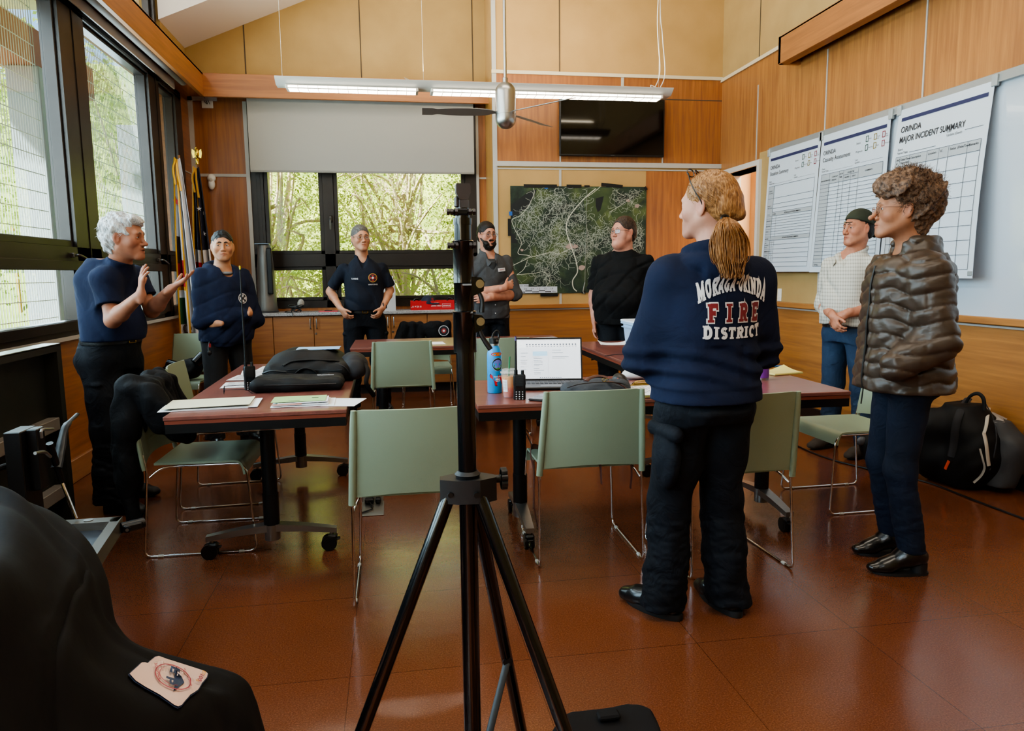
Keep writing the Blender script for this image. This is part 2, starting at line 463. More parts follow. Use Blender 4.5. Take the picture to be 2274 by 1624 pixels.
def glassmat(name,tint,refl=1.0,rough=0):
    m=bpy.data.materials.new(name); m.use_nodes=True; nt=m.node_tree; nt.nodes.clear(); N=nt.nodes.new; L=nt.links.new
    o=N('ShaderNodeOutputMaterial'); mx=N('ShaderNodeMixShader'); t=N('ShaderNodeBsdfTransparent'); g=N('ShaderNodeBsdfGlossy'); f=N('ShaderNodeLayerWeight'); f.inputs[0].default_value=.5
    pw=N('ShaderNodeMath'); pw.operation='POWER'; pw.inputs[1].default_value=4.5; mu=N('ShaderNodeMath'); mu.operation='MULTIPLY_ADD'; mu.inputs[1].default_value=.8*refl; mu.inputs[2].default_value=.035*refl
    t.inputs[0].default_value=srgb(tint); g.inputs['Roughness'].default_value=rough; g.inputs[0].default_value=(.9,.95,1,1)
    L(f.outputs['Facing'],pw.inputs[0]); L(pw.outputs[0],mu.inputs[0]); L(mu.outputs[0],mx.inputs[0]); L(t.outputs[0],mx.inputs[1]); L(g.outputs[0],mx.inputs[2]); L(mx.outputs[0],o.inputs[0]); return m
GLASS=glassmat('window_glass','#f2f7f5',1.0)
GLASSB=glassmat('tinted_window_glass','#cfe4ea',1.6)

# floor: polished reddish linoleum tiles
FL,nt,b=newmat('linoleum'); L=nt.links.new; N=nt.nodes.new
tc=N('ShaderNodeTexCoord')
n1=N('ShaderNodeTexNoise'); n1.inputs['Scale'].default_value=190; n1.inputs['Detail'].default_value=6; n1.inputs['Roughness'].default_value=.75; L(tc.outputs['Object'],n1.inputs[0])
n2=N('ShaderNodeTexNoise'); n2.inputs['Scale'].default_value=1.3; n2.inputs['Detail'].default_value=3; L(tc.outputs['Object'],n2.inputs[0])
r1=N('ShaderNodeValToRGB'); e=r1.color_ramp.elements; e[0].position=.30; e[0].color=srgb('#55301f'); e[1].position=.72; e[1].color=srgb('#8f5a3e'); L(n1.outputs['Fac'],r1.inputs[0])
el=r1.color_ramp.elements.new(.52); el.color=srgb('#6f4029')
r2=N('ShaderNodeValToRGB'); r2.color_ramp.elements[0].color=(.82,.80,.80,1); r2.color_ramp.elements[1].color=(1.08,1.05,1.02,1); L(n2.outputs['Fac'],r2.inputs[0])
mx=N('ShaderNodeMixRGB'); mx.blend_type='MULTIPLY'; mx.inputs[0].default_value=1; L(r1.outputs[0],mx.inputs[1]); L(r2.outputs[0],mx.inputs[2])
br=N('ShaderNodeTexBrick'); br.offset=0; br.inputs['Scale'].default_value=1; br.inputs['Mortar Size'].default_value=.0015; br.inputs['Brick Width'].default_value=.61; br.inputs['Row Height'].default_value=.61
mp=N('ShaderNodeMapping'); mp.inputs['Location'].default_value=(.18,.12,0); L(tc.outputs['Object'],mp.inputs[0]); L(mp.outputs[0],br.inputs[0])
br.inputs['Color1'].default_value=(1,1,1,1); br.inputs['Color2'].default_value=(.93,.93,.93,1); br.inputs['Mortar'].default_value=(.6,.55,.5,1)
mx2=N('ShaderNodeMixRGB'); mx2.blend_type='MULTIPLY'; mx2.inputs[0].default_value=1; L(mx.outputs[0],mx2.inputs[1]); L(br.outputs[0],mx2.inputs[2]); L(mx2.outputs[0],b.inputs['Base Color'])
n3=N('ShaderNodeTexNoise'); n3.inputs['Scale'].default_value=7; n3.inputs['Detail'].default_value=5; L(tc.outputs['Object'],n3.inputs[0])
mr=N('ShaderNodeMapRange'); mr.inputs['To Min'].default_value=.13; mr.inputs['To Max'].default_value=.27; L(n3.outputs['Fac'],mr.inputs[0]); L(mr.outputs[0],b.inputs['Roughness'])
bp=N('ShaderNodeBump'); bp.inputs['Strength'].default_value=.14; bp.inputs['Distance'].default_value=.004; n4=N('ShaderNodeTexNoise'); n4.inputs['Scale'].default_value=22; n4.inputs['Detail'].default_value=4; L(tc.outputs['Object'],n4.inputs[0]); L(n4.outputs['Fac'],bp.inputs['Height']); L(bp.outputs[0],b.inputs['Normal'])
b.inputs['Specular IOR Level'].default_value=.6

mb=MB(); mb.bx(XL-.25,XR+.2,-3,YW+.25,-.12,0); struct(mb.build('floor',FL,smooth=None))
# left wall: wainscot below the windows, band above, end panel
mb=MB(); mb.bx(XL-.22,XL,-3,YW,0,.93); mb.bx(XL-.22,XL,8.17,YW,.93,3.19); mb.bx(XL-.22,XL,-3,YW,3.19,3.60); wl=struct(mb.build('wall_left',W_L,smooth=None))
mb=MB(); mb.bx(XL-.20,XL,7.70,YW,3.60,7.3); struct(mb.build('wall_left_upper',TAN,smooth=None))
mb=MB(); mb.bx(XL-.20,XL,-3,7.70,4.50,7.3); struct(mb.build('wall_left_gable',mat('white_plaster','#dcd8d2',.7),smooth=None))
mb=MB()
for y in (1.2,3.4,5.56): mb.bx(XL,XL+.006,y-.006,y+.006,.15,.93)
mb.bx(XL-.001,XL+.03,-3,8.17,.925,.95); mb.bx(XL,XL+.008,8.17,YW,2.415,2.428)
struct(mb.build('trim_1',TRIM,smooth=None))
mb=MB(); mb.bx(XL-.05,XL+.022,-3,YW,0,.15,.004); struct(mb.build('baseboard_left',W_BASE,smooth=None))
# far window wall around the opening
wx0,wx1,wz0,wz1=-1.50,1.00,.955,3.30
mb=MB(); mb.bx(XL-.2,wx0,YW,YW+.22,0,3.45); mb.bx(wx1,1.14,YW,YW+.22,0,3.45); mb.bx(wx0,wx1,YW,YW+.22,0,wz0); mb.bx(wx0,wx1,YW,YW+.22,wz1,3.45)
struct(mb.build('wall_back',W_B,smooth=None))
mb=MB(); mb.bx(XL-.2,1.14,YW,YW+.22,3.45,7.3); struct(mb.build('wall_back_upper',TAN,smooth=None))
# projecting wall on the right of it
mb=MB(); mb.bx(1.125,XR+.2,YB,YW+.3,2.47,3.43); mb.bx(2.81,XR+.2,YB-.004,YB+.3,.2,2.42); struct(mb.build('wall_far',W_B,smooth=None))
mb=MB(); mb.bx(1.125,XR+.2,YB,YW+.3,0,.93); struct(mb.build('wall_far_lower',W_WX,smooth=None))
mb=MB(); mb.bx(1.125,2.81,YB,YW+.3,.93,2.47); mb.bx(2.81,XR+.2,YB+.004,YB+.3,.93,2.47); struct(mb.build('wall_far_tackboard',TAN2,smooth=None))
mb=MB(); mb.bx(1.125,XR+.2,YB,YW+.3,3.43,7.3); struct(mb.build('wall_far_upper',TAN2,smooth=None))
mb=MB(); mb.bx(1.115,1.125,YB+.03,YW,.93,3.41); struct(mb.build('wall_return',wood('return_panel','#c99340','#b07a2c','z'),smooth=None))
mb=MB()
for x in (1.838,2.995):
    mb.bx(x-.008,x+.008,YB-.006,YB,2.47,3.11)
mb.bx(2.515,2.545,YB-.008,YB,3.2,3.43)
mb.bx(1.105,1.15,YB-.01,YB+.03,.0,3.43); mb.bx(1.105,1.15,YB-.01,YB+.01,3.43,7.2)
mb.bx(1.14,XR,YB-.03,YB,2.455,2.505); mb.bx(1.14,XR,YB-.008,YB,2.425,2.44)
mb.bx(1.825,1.85,YB-.006,YB,.97,2.43)
mb.bx(1.125,XR,YB-.012,YB,.915,.928)
mb.bx(XL,wx0-.01,YW-.008,YW,2.405,2.435); mb.bx(wx1+.02,1.125,YW-.008,YW,2.405,2.425)
mb.bx(wx0-.04,wx0,YW-.03,YW,.955,3.2); mb.bx(wx1,wx1+.03,YW-.03,YW,.955,3.2)
mb.bx(XL,XL+.045,YW-.03,YW,.95,3.24); mb.bx(XL,XL+.3,YW-.03,YW,3.2,3.24)
struct(mb.build('trim_2',TRIM,smooth=None))
mb=MB(); mb.bx(1.10,XR,YB-.02,YB,3.405,3.44); mb.bx(XR-.02,XR,-3,YB,3.385,3.42); struct(mb.build('trim_3',TRIMW,smooth=None))
mb=MB()
for x,y,z0 in ((-1.487,YW,3.44),(-.26,YW,3.44),(.983,YW,3.44)): mb.bx(x-.006,x+.006,y-.004,y,z0,7.2)
mb.bx(1.828,1.84,YB-.004,YB,3.44,7.2); mb.bx(XR-.004,XR,7.04,7.052,3.42,7.2); mb.bx(1.125,XR,YB-.004,YB,3.185,3.195)
struct(mb.build('trim_4',mat('panel_joint','#55483a',.8),smooth=None))
mb=MB(); mb.bx(1.1,XR,YB-.035,YB,.93,.975,.004); struct(mb.build('trim_chair_rail_far',W_WX,smooth=None))
mb=MB(); mb.bx(1.125,XR,YB-.02,YB,0,.17,.003); struct(mb.build('baseboard_far',W_WX,smooth=None))
# right wall with the doorway next to the corner
dy0,dy1,dz=6.98,7.80,2.37
mb=MB(); mb.bx(XR,XR+.2,-3,dy0,2.49,3.40); mb.bx(XR,XR+.2,dy0,YB,dz,3.40); struct(mb.build('wall_right',W_R,smooth=None))
mb=MB(); mb.bx(XR,XR+.2,-3,dy0,0,.985); struct(mb.build('wall_right_lower',W_WY,smooth=None))
mb=MB(); mb.bx(XR,XR+.2,-3,dy0,.985,2.49); mb.bx(XR,XR+.2,dy1,YB,0,dz); struct(mb.build('wall_right_tackboard',TAN,smooth=None))
mb=MB(); mb.bx(XR,XR+.2,-3,YW,3.40,7.3); struct(mb.build('wall_right_upper',TAN,smooth=None))
mb=MB(); mb.bx(XR-.05,XR,-3,dy0-.02,.975,1.02,.005); struct(mb.build('trim_chair_rail_right',W_WY,smooth=None))
mb=MB(); mb.bx(XR-.012,XR,-3,dy0-.02,.955,.968)
for y in (7.045,5.86,4.70,3.5,2.3): mb.bx(XR-.006,XR,y-.007,y+.007,2.49 if y<dy0 else dz+.06,3.16)
struct(mb.build('trim_5',TRIM,smooth=None))
mb=MB(); mb.bx(XR-.02,XR,-3,dy0-.03,0,.10,.003); struct(mb.build('baseboard_right',mat('dark_base','#1d1410',.5),smooth=None))
mb=MB(); mb.bx(XR-.03,XR+.22,dy0-.05,dy0,0,dz+.05); mb.bx(XR-.03,XR+.22,dy1,dy1+.05,0,dz+.05); mb.bx(XR-.03,XR+.22,dy0,dy1,dz,dz+.05)
struct(mb.build('door_1',mat('door_frame','#cfc9c2',.5),smooth=None))
PEACH=mat('peach_plaster','#f0cfa6',.8)
mb=MB(); mb.bx(XR+.2,5.6,8.35,8.45,0,3.0); mb.bx(5.5,5.6,6.0,8.45,0,3.0); mb.bx(XR+.2,5.6,6.0,6.1,0,3.0); mb.bx(XR+.2,5.6,6.0,8.45,2.9,3.0); mb.bx(4.3,4.34,8.2,8.35,0,2.9)
struct(mb.build('wall_hallway',PEACH,smooth=None))
mb=MB(); mb.bx(XR+.2,5.6,6.0,8.45,-.1,0); struct(mb.build('floor_hallway',FL,smooth=None))
# wall behind the camera, ceiling, sloping bulkhead
mb=MB(); mb.bx(XL-.2,XR+.2,-3.2,-3,0,7.3); struct(mb.build('wall_front',TAN,smooth=None))
CEIL=mat('ceiling_white','#e6e3de',.8)
mb=MB(); x0,x1=XL-.4,XR+.3
mb.add([(x0,-3.2,zc(x0)),(x1,-3.2,zc(x1)),(x1,YW+.3,zc(x1)),(x0,YW+.3,zc(x0)),(x0,-3.2,zc(x0)+.2),(x1,-3.2,zc(x1)+.2),(x1,YW+.3,zc(x1)+.2),(x0,YW+.3,zc(x0)+.2)],[(0,1,2,3),(4,5,6,7),(0,1,5,4),(1,2,6,5),(2,3,7,6),(3,0,4,7)])
struct(mb.build('ceiling',CEIL,smooth=None))
zb=lambda x: 3.745+.425*(x+2.09)
mb=MB(); x0,x1=XL,1.1
vs=[]
for y in (7.66,YW): vs+=[V(x0,y,zb(x0)),V(x1,y,zb(x1)),V(x1,y,zc(x1)+.05),V(x0,y,zc(x0)+.05)]
mb.add(vs,[(0,1,2,3),(4,5,6,7),(0,1,5,4),(1,2,6,5),(2,3,7,6),(3,0,4,7)]); struct(mb.build('ceiling_bulkhead',mat('bulkhead_white','#e4ddd8',.8),smooth=None))
# wooden fascias that hide the roller shades
mb=MB(); mb.bx(-1.90,-1.86,-3,8.25,3.175,3.41,.003); mb.bx(XL,-1.86,-3,8.25,3.39,3.41); struct(mb.build('beam_left',W_FY,smooth=None))
mb=MB(); mb.bx(-1.90,1.125,8.22,8.26,3.175,3.41,.003); mb.bx(-1.90,1.125,8.26,YW,3.385,3.41); struct(mb.build('beam_back',W_F,smooth=None))
mb=MB(); mb.bx(3.48,3.52,-3,6.32,3.15,3.385,.003); mb.bx(3.48,XR,6.28,6.32,3.15,3.385); mb.bx(3.48,XR,-3,6.32,3.37,3.385); mb.bx(3.50,3.57,-3,6.3,3.15,3.165); struct(mb.build('beam_right',W_FY,smooth=None))
mb=MB(); mb.bx(3.57,XR-.002,-3,6.27,3.22,3.24); struct(mb.build('trim_shade_slot',mat('slot_dark','#1b1210',.7),smooth=None))

# ------------------------------------------------ windows
def pane(name,par,x0,x1,y0,y1,z0,z1,m): 
    mb=MB(); q=[(x0,y0,z0),(x0,y1,z0),(x0,y1,z1),(x0,y0,z1)] if x1-x0<y1-y0 else [(x0,y0,z0),(x1,y0,z0),(x1,y0,z1),(x0,y0,z1)]
    mb.quad(*q); return mb.build(name,m,par,smooth=None)
def handle(par,p,axis):
    mb=MB(); c=V(p)
    if axis=='x': mb.box(c,(.03,.035,.03),.005); mb.tube([c+V(.02,0,.0),c+V(.04,0,.0),c+V(.045,.05,-.01),c+V(.05,.12,-.03)],.009,8,smooth=4)
    else: mb.box(c,(.03,.03,.07),.006); mb.tube([c+V(0,-.02,0),c+V(0,-.04,-.01),c+V(0,-.045,-.07),c+V(0,-.04,-.12)],.008,8,smooth=4)
    return mb.build('handle',mat('handle_metal','#5a5552',.35,.7),par)
def left_window(name,y0,y1,gy0,gy1,vent=True):
    """fixed light over an awning sash; y0..y1 frame, gy0..gy1 glass"""
    mb=MB(); X0,X1=XL-.10,XL+.02
    mb.bx(X0,X1,y0,gy0-.02,.95,3.19); mb.bx(X0,X1,gy1+.02,y1,.95,3.19)
    mb.bx(X0,X1,y0,y1,3.12,3.19); mb.bx(X0,X1,y0,y1,.95,1.0); mb.bx(X0,X1,y0,y1,1.44,1.53)
    # sash frames stepped back
    for (z0,z1) in ((1.53,3.12),(1.0,1.44)):
        d=.025
        mb.bx(X0+.02,X1-.025,gy0-.03,gy0,z0,z1,.004); mb.bx(X0+.02,X1-.025,gy1,gy1+.03,z0,z1,.004)
        mb.bx(X0+.02,X1-.025,gy0,gy1,z1-d,z1,.004); mb.bx(X0+.02,X1-.025,gy0,gy1,z0,z0+.045,.004)
    mb.bx(X1,X1+.012,gy0-.05,gy1+.04,1.375,1.44,.004); mb.bx(X1,X1+.012,gy0-.05,gy1+.04,.985,1.045,.004)
    mb.bx(X1-.01,X1+.006,y0+.04,y0+.05,.96,3.18); mb.bx(X1-.01,X1+.004,y0,y1,3.145,3.150)
    w=struct(mb.build(name,BRONZE,smooth=None))
    pane('glass',w,X0+.03,X0+.036,gy0,gy1,1.57,3.10,GLASSB); pane('glass',w,X0+.03,X0+.036,gy0,gy1,1.04,1.42,GLASSB)
    handle(w,(X1+.01,gy1-.09,1.475),'x')
    return w
left_window('window_1',3.20,5.52,3.36,5.33)
left_window('window_2',5.52,7.30,5.78,7.13)
left_window('window_3',7.30,8.17,7.46,7.94)
left_window('window_4',.85,3.20,1.0,3.04)
left_window('window_5',-1.5,.85,-1.35,.70)
def clerestory(name,y0,y1):
    mb=MB(); X0,X1=XL-.12,XL-.02
    mb.bx(X0,X1,y0,y0+.06,3.60,4.50); mb.bx(X0,X1,y1-.06,y1,3.60,4.50); mb.bx(X0,X1,y0,y1,3.60,3.66); mb.bx(X0,X1,y0,y1,4.44,4.50)
    mb.bx(X0+.03,X1-.03,y0+.08,y0+.11,3.66,4.44); mb.bx(X0+.03,X1-.03,y1-.11,y1-.08,3.66,4.44)
    w=struct(mb.build(name,BRONZE,smooth=None)); pane('glass',w,X0+.04,X0+.046,y0+.06,y1-.06,3.66,4.44,GLASS)
for i,(a,c_) in enumerate(((6.9,7.66),(5.1,6.9),(3.3,5.1),(1.5,3.3),(-.3,1.5),(-2.1,-.3))): clerestory('window_%d'%(7+i),a,c_)
# far window: two columns, fixed lights above awning sashes
mb=MB(); Y0,Y1=YW-.01,YW+.12
mb.bx(wx0,wx0+.13,Y0,Y1,wz0,wz1); mb.bx(wx1-.13,wx1,Y0,Y1,wz0,wz1); mb.bx(wx0,wx1,Y0,Y1,wz1-.05,wz1); mb.bx(wx0,wx1,Y0,Y1,wz0,wz0+.08)
mx0,mx1=-.735,-.62
mb.bx(mx0,mx1,Y0,Y1,wz0,wz1); mb.bx(wx0,wx1,Y0,Y1,1.42,1.56)
cols=((wx0+.13,mx0),(mx1,wx1-.13))
for a,c_ in cols:
    for z0,z1 in ((1.56,3.25),(1.035,1.42)):
        for q in ((a,a+.045,z0,z1),(c_-.045,c_,z0,z1),(a,c_,z0,z0+.04),(a,c_,z1-.04,z1)): mb.bx(q[0],q[1],Y0+.02,Y1-.03,q[2],q[3],.004)
mb.bx(wx0+.055,wx0+.06,Y0-.003,Y0,wz0,wz1); mb.bx(wx0+.095,wx0+.10,Y0-.003,Y0,wz0,wz1)
w6=struct(mb.build('window_6',BRONZE,smooth=None))
for a,c_ in cols:
    pane('glass',w6,a+.04,c_-.04,YW+.06,YW+.066,1.6,3.21,GLASS); pane('glass',w6,a+.04,c_-.04,YW+.06,YW+.066,1.07,1.385,GLASS)
handle(w6,(-.66,YW-.03,1.95),'y')
# roller shades
SHADE=mat('shade_fabric','#aaa59d',.85,bump=(400,.1))
t=thing('roller_shade','grey roller shade pulled halfway down over the far window','window shade',(-.25,8.42,3.2))
mb=MB(); mb.bx(-1.475,.965,8.418,8.423,2.46,3.26); mb.build('fabric',SHADE,t,True,smooth=None)
mb=MB(); mb.bx(-1.475,.965,8.412,8.428,2.44,2.462,.004); mb.build('hem_bar',mat('hem_bar','#8f8b85',.5),t,True,smooth=None)
mb=MB(); mb.cyl((-1.47,8.43,3.29),(.96,8.43,3.29),.035,n=20); mb.build('roller',SHADE,t,True)
t=thing('roller_shade','grey roller shade rolled up behind the wooden fascia over the left windows','window shade',(-1.98,3,3.2))
mb=MB(); mb.cyl((-1.965,-2.8,3.23),(-1.965,7.85,3.23),.04,n=20); mb.build('roller',mat('shade_roll','#8f8a86',.7),t,True)
mb=MB(); mb.bx(-2.045,-2.03,-2.8,7.8,3.14,3.22,.003); mb.build('hem_bar',mat('hem_alu','#b5aca4',.5),t,True,smooth=None)
# ================================================================ furniture
SAGE=mat('sage_plastic','#8f9c86',.42,bump=(220,.05),noise=(2,.9),col2='#87957f')
SAGE2=mat('olive_plastic','#9a9a7c',.42,bump=(220,.05))
GLIDE=mat('clear_glide','#b9b9b4',.3)
def make_chair(label, group, loc, rotz, m=SAGE):
    t=thing('stacking_chair',label,'chair',loc,rotz,group)
    # seat shell with waterfall front
    def seat(u,v):
        x=(u-.5)*(.43+.02*v); y=-.20+.45*v; k=abs(u-.5)*2
        z=.452-.012*(1-k**2.5)*math.sin(PI*min(1,v*1.1))
        if v>.82: q=(v-.82)/.18; z-=.07*q*q; y-=.035*q*q
        if v<.12: z+=.0
        return (x,y,z)
    mb=MB(); mb.grid(seat,15,22,.010); mb.build('seat',m,t,smooth=60)
    def back(u,v):
        w=.238-.022*v; s=(u-.5)*2; x=s*w*(1-.03*max(0,v-.9)*10*abs(s)**6)
        y=-.235-.055*v-.030*(1-s*s); z=.452+.362*v-.012*max(0,(v-.93)/.07)*abs(s)**8*.0+.006*s*s*0
        z-=.004*max(0,(abs(s)-.9)/.1)*v
        z+=-.018*(1-v)*(1-s*s)*-1
        return (x,y,z)
    mb=MB(); mb.grid(back,17,15,.009)
    for s in (-1,1):
        pts=[(s*(.238-.022*v),-.237-.055*v,.425+.388*v) for v in [i/8 for i in range(9)]]
        mb.tube(pts,[.0115]*7+[.0105,.0085],10,flat=1.3)
    mb.build('backrest',m,t,smooth=60)
    for s in (-1,1):
        mb=MB()
        path=[(s*.236,-.240,.50),(s*.238,-.225,.42),(s*.243,-.262,.0062),(s*.243,.252,.0062),(s*.222,.222,.40),(s*.215,.19,.434),(s*.205,-.10,.432),(s*.215,-.17,.428),(s*.237,-.215,.39)]
        P=[path[0],path[1]]+fillet([path[1],path[2],path[3],path[4],path[5]],.035,5)[1:]
        P=[V(*p) for p in P]+[V(*p) for p in path[6:]]
        mb.tube(fillet(P,.03,3),.0056,8); leg=mb.build('leg',CHROME,t,smooth=60)
        mb=MB()
        for y in (-.19,.18): mb.box((s*.243,y,.006),(.016,.028,.0115),.003)
        mb.build('glide',GLIDE,leg,smooth=None)
    mb=MB(); mb.tube([(-.205,.12,.432),(.205,.12,.432)],.005,8); mb.tube([(-.205,-.08,.432),(.205,-.08,.432)],.005,8); mb.build('crossbar',CHROME,t)
    return t
G='sage green stacking chairs around the tables'
ch0=make_chair('sage green chair directly left of the tripod, its back to us',G,(.055,3.075,0),rad(0))
def chair(label,x,y,rz,group=G): return dup(ch0,(x,y,0),rz,label,group)
chair('sage green chair at the laptop table with grey backpack on its seat',.866,3.33,rad(-1))
chair('sage green chair standing right behind the woman in navy hoodie',1.462,3.09,rad(3))
chair('sage green chair with a dark jacket over its back, left of the near table',-.935,3.785,rad(-91))
ch_g=chair('pale green chair at the far side of the left table, facing the black bags',-.99,4.53,rad(-87))
ch_c=chair('green chair in the corner by the flags with camera gear on it',-1.80,6.62,rad(168))
chair('sage green chair pulled up to the near side of the far table',.062,5.90,rad(0))
chair('sage green chair behind the tripod and blue bottle, at the far table',.845,5.97,rad(0))
chair('green chair behind the far table, navy jacket over its back',.315,7.03,rad(180))
chair('sage green chair turned sideways beside the lady in the brown down jacket',2.55,3.72,rad(91))

LAM=wood('mahogany_laminate','#8c4838','#713427','x',rough=.3,scale=.8,coat=.3)
LAME=mat('laminate_edge','#7c3d2c',.4)
ALU=mat('cast_aluminium','#8f8d8a',.33,.9,bump=(60,.05))
RUBBER=mat('caster_rubber','#0c0c0d',.35)
def make_table(label,group,loc,rotz):
    t=thing('flip_top_table',label,'table',loc,rotz,group)
    Lx,Ly=1.83,.765
    mb=MB(); mb.box((0,0,.7255),(Lx,Ly,.019),.003); top=mb.build('tabletop',[LAM],t,smooth=None)
    mb=MB(); mb.bx(-Lx/2+.004,Lx/2-.004,-Ly/2+.004,Ly/2-.004,.700,.716); mb.build('edge_band',LAME,top,smooth=None)
    mb=MB()
    for s in (-1,1):
        mb.bx(-Lx/2+.005,Lx/2-.005,s*(Ly/2-.03),s*(Ly/2-.005),.660,.700); mb.bx(s*(Lx/2-.03),s*(Lx/2-.005),-Ly/2+.03,Ly/2-.03,.660,.700)
    mb.build('apron',BLACK,t,smooth=None)
    for s in (-1,1):
        x=s*.665
        mb=MB(); mb.cyl((x,0,.13),(x,0,.64),.034,n=24); mb.cyl((x,0,.13),(x,0,.30),.037,n=24); col_=mb.build('column',BLACK,t)
        mb=MB(); mb.box((x,0,.655),(.10,.26,.045),.006); mb.box((x-s*.07,0,.66),(.05,.34,.03),.004); mb.build('flip_bracket',mat('bracket_grey','#a7a5a1',.4,.6),col_)
        mb=MB(); mb.box((x,.13,.668),(.05,.05,.03),.006); mb.box((x,-.16,.668),(.05,.04,.03),.006)
        mb.tube([(x-s*.02,.10,.662),(x-s*.05,.20,.652),(x-s*.08,.27,.628),(x-s*.09,.31,.622)],.007,8,smooth=4); mb.build('latch_lever',BLKPL,col_)
        # T foot
        mb=MB()
        mb.cyl((x,0,.075),(x,0,.15),.036,.038,n=20)
        for q in (-1,1):
            a=[V(x-.032,0,.12),V(x+.032,0,.12),V(x+.032,0,.155),V(x-.032,0,.155)]; bq=[V(x-.02,q*.30,.088),V(x+.02,q*.30,.088),V(x+.02,q*.30,.112),V(x-.02,q*.30,.112)]
            mb.skin([a,[(a[i]*.5+bq[i]*.5)+V(0,0,.004) for i in range(4)],bq]); mb.cyl((x,q*.275,.088),(x,q*.275,.07),.009)
        f=mb.build('foot',ALU,t,smooth=40)
        for q in (-1,1):
            mb=MB(); y=q*.275
            for d in (-.014,.014): 
                mb.cyl((x+d-.008,y+.012,.037),(x+d+.008,y+.012,.037),.037,n=22); mb.cyl((x+d-.010,y+.012,.037),(x+d+.010,y+.012,.037),.026,n=18)
            mb.box((x,y-.004,.066),(.046,.046,.022),.008); mb.box((x,y-.03,.055),(.03,.02,.008),.003,)
            mb.build('caster',RUBBER,f)
    return t
GT='mahogany flip-top tables in the middle of the room'
make_table('mahogany table on the left with two black bags and papers',GT,(-.615,4.155,0),rad(91))
mk=lambda label,x,y,rz: dup([o for o in COL.objects if o.name.startswith('flip_top_table')][0],(x,y,0),rz,label,GT)
mk('mahogany table in front with the laptop, blue bottle and iced tea',1.285,3.575,rad(-1))
mk('mahogany table at the back, end to end with its paper sheets',.565,6.345,rad(-.5))
mk('mahogany table on the right holding the white plastic tub',1.88,5.06,rad(90))
# warning sticker under the left table
mb=MB(); mb.box((-.60,3.352,.655),(.17,.003,.04)); t_=mb.build('warning_label',mat('label_white','#d9d7d2',.5),[o for o in COL.objects if o.name=='flip_top_table'][0],True,smooth=None)
mb=MB(); M=frame_from((-.585,3.349,.655),(1,0,0),(0,0,1))
for (a,b_,c_,d_) in ((-.022,.022,.014,.018),(-.022,.022,-.018,-.014),(-.022,-.018,-.018,.018),(.018,.022,-.018,.018)): mb.add([M@V(a,c_,0),M@V(b_,c_,0),M@V(b_,d_,0),M@V(a,d_,0)],[(0,1,2,3)])
mb.add([M@V(math.cos(i*PI/8)*.009,math.sin(i*PI/8)*.009,0) for i in range(16)],[tuple(range(16))]); mb.build('label_print',mat('label_red','#b3252f',.5),t_.parent,True,smooth=None)

# ---------------------------------------------- cabinets along the window wall and their counter
CABM=wood('cabinet_wood','#b0702c','#8f541b','x',rough=.45)
GRAN,nt,b=newmat('speckled_counter'); tcn=nt.nodes.new('ShaderNodeTexCoord'); n=nt.nodes.new('ShaderNodeTexNoise'); n.inputs['Scale'].default_value=220; n.inputs['Detail'].default_value=3; r=nt.nodes.new('ShaderNodeValToRGB')
r.color_ramp.elements[0].position=.42; r.color_ramp.elements[0].color=srgb('#6f6a68'); r.color_ramp.elements[1].position=.56; r.color_ramp.elements[1].color=srgb('#bfc0c2')
nt.links.new(tcn.outputs['Object'],n.inputs[0]); nt.links.new(n.outputs['Fac'],r.inputs[0]); nt.links.new(r.outputs[0],b.inputs['Base Color']); setin(b,rough=.25)
CF=8.14
def cabinet(x0,x1,label,lock,filler=False):
    t=thing('base_cabinet',label,'cabinet',((x0+x1)/2,CF,0),0,'cabinets under the window counter')
    mb=MB(); mb.bx(x0+.001,x1-.001,CF+.02,YW-.03,.10,.884); mb.build('body',CABM,t,True,smooth=None)
    mb=MB(); mb.bx(x0,x1,CF+.06,CF+.08,0,.10); mb.build('toe_kick',mat('toe_kick','#241a15',.6),t,True,smooth=None)
    if filler:
        mb=MB(); mb.bx(x0+.003,x1-.003,CF,CF+.018,.105,.878,.002); mb.build('panel',CABM,t,True,smooth=None); return
    xm=(x0+x1)/2
    for a,c_,s in ((x0,xm,1),(xm,x1,-1)):
        mb=MB(); mb.bx(a+.003,c_-.003,CF,CF+.018,.105,.878,.002); d=mb.build('door',CABM,t,True,smooth=None)
        hx=xm-s*.033
        mb=MB(); mb.tube(fillet([(hx,CF,.855),(hx,CF-.03,.855),(hx,CF-.03,.745),(hx,CF,.745)],.012,4),.0055,8); mb.build('handle',STEEL,d,True)
        if s==-1:
            mb=MB(); mb.cyl((hx-.012,CF+.001,.69),(hx-.012,CF-.006,.69),.011,n=16); mb.build('lock',STEEL,d,True)
cabinet(XL+.005,-1.283,'cabinet filler panel in the corner beside the flags',0,True)
cabinet(-1.283,-.427,'two-door wooden cabinet below the counter left of the man in the polo shirt',1)
cabinet(-.427,.375,'two-door wooden cabinet below the counter behind the man in the polo shirt',1)
cabinet(.375,1.117,'two-door wooden cabinet below the counter behind the tripod stand',1)
mb=MB(); mb.bx(-2.095,1.12,CF-.03,YW-.002,.888,.922,.004); tag(mb.build('countertop',GRAN,smooth=None),'speckled grey stone counter running under the far window','counter')

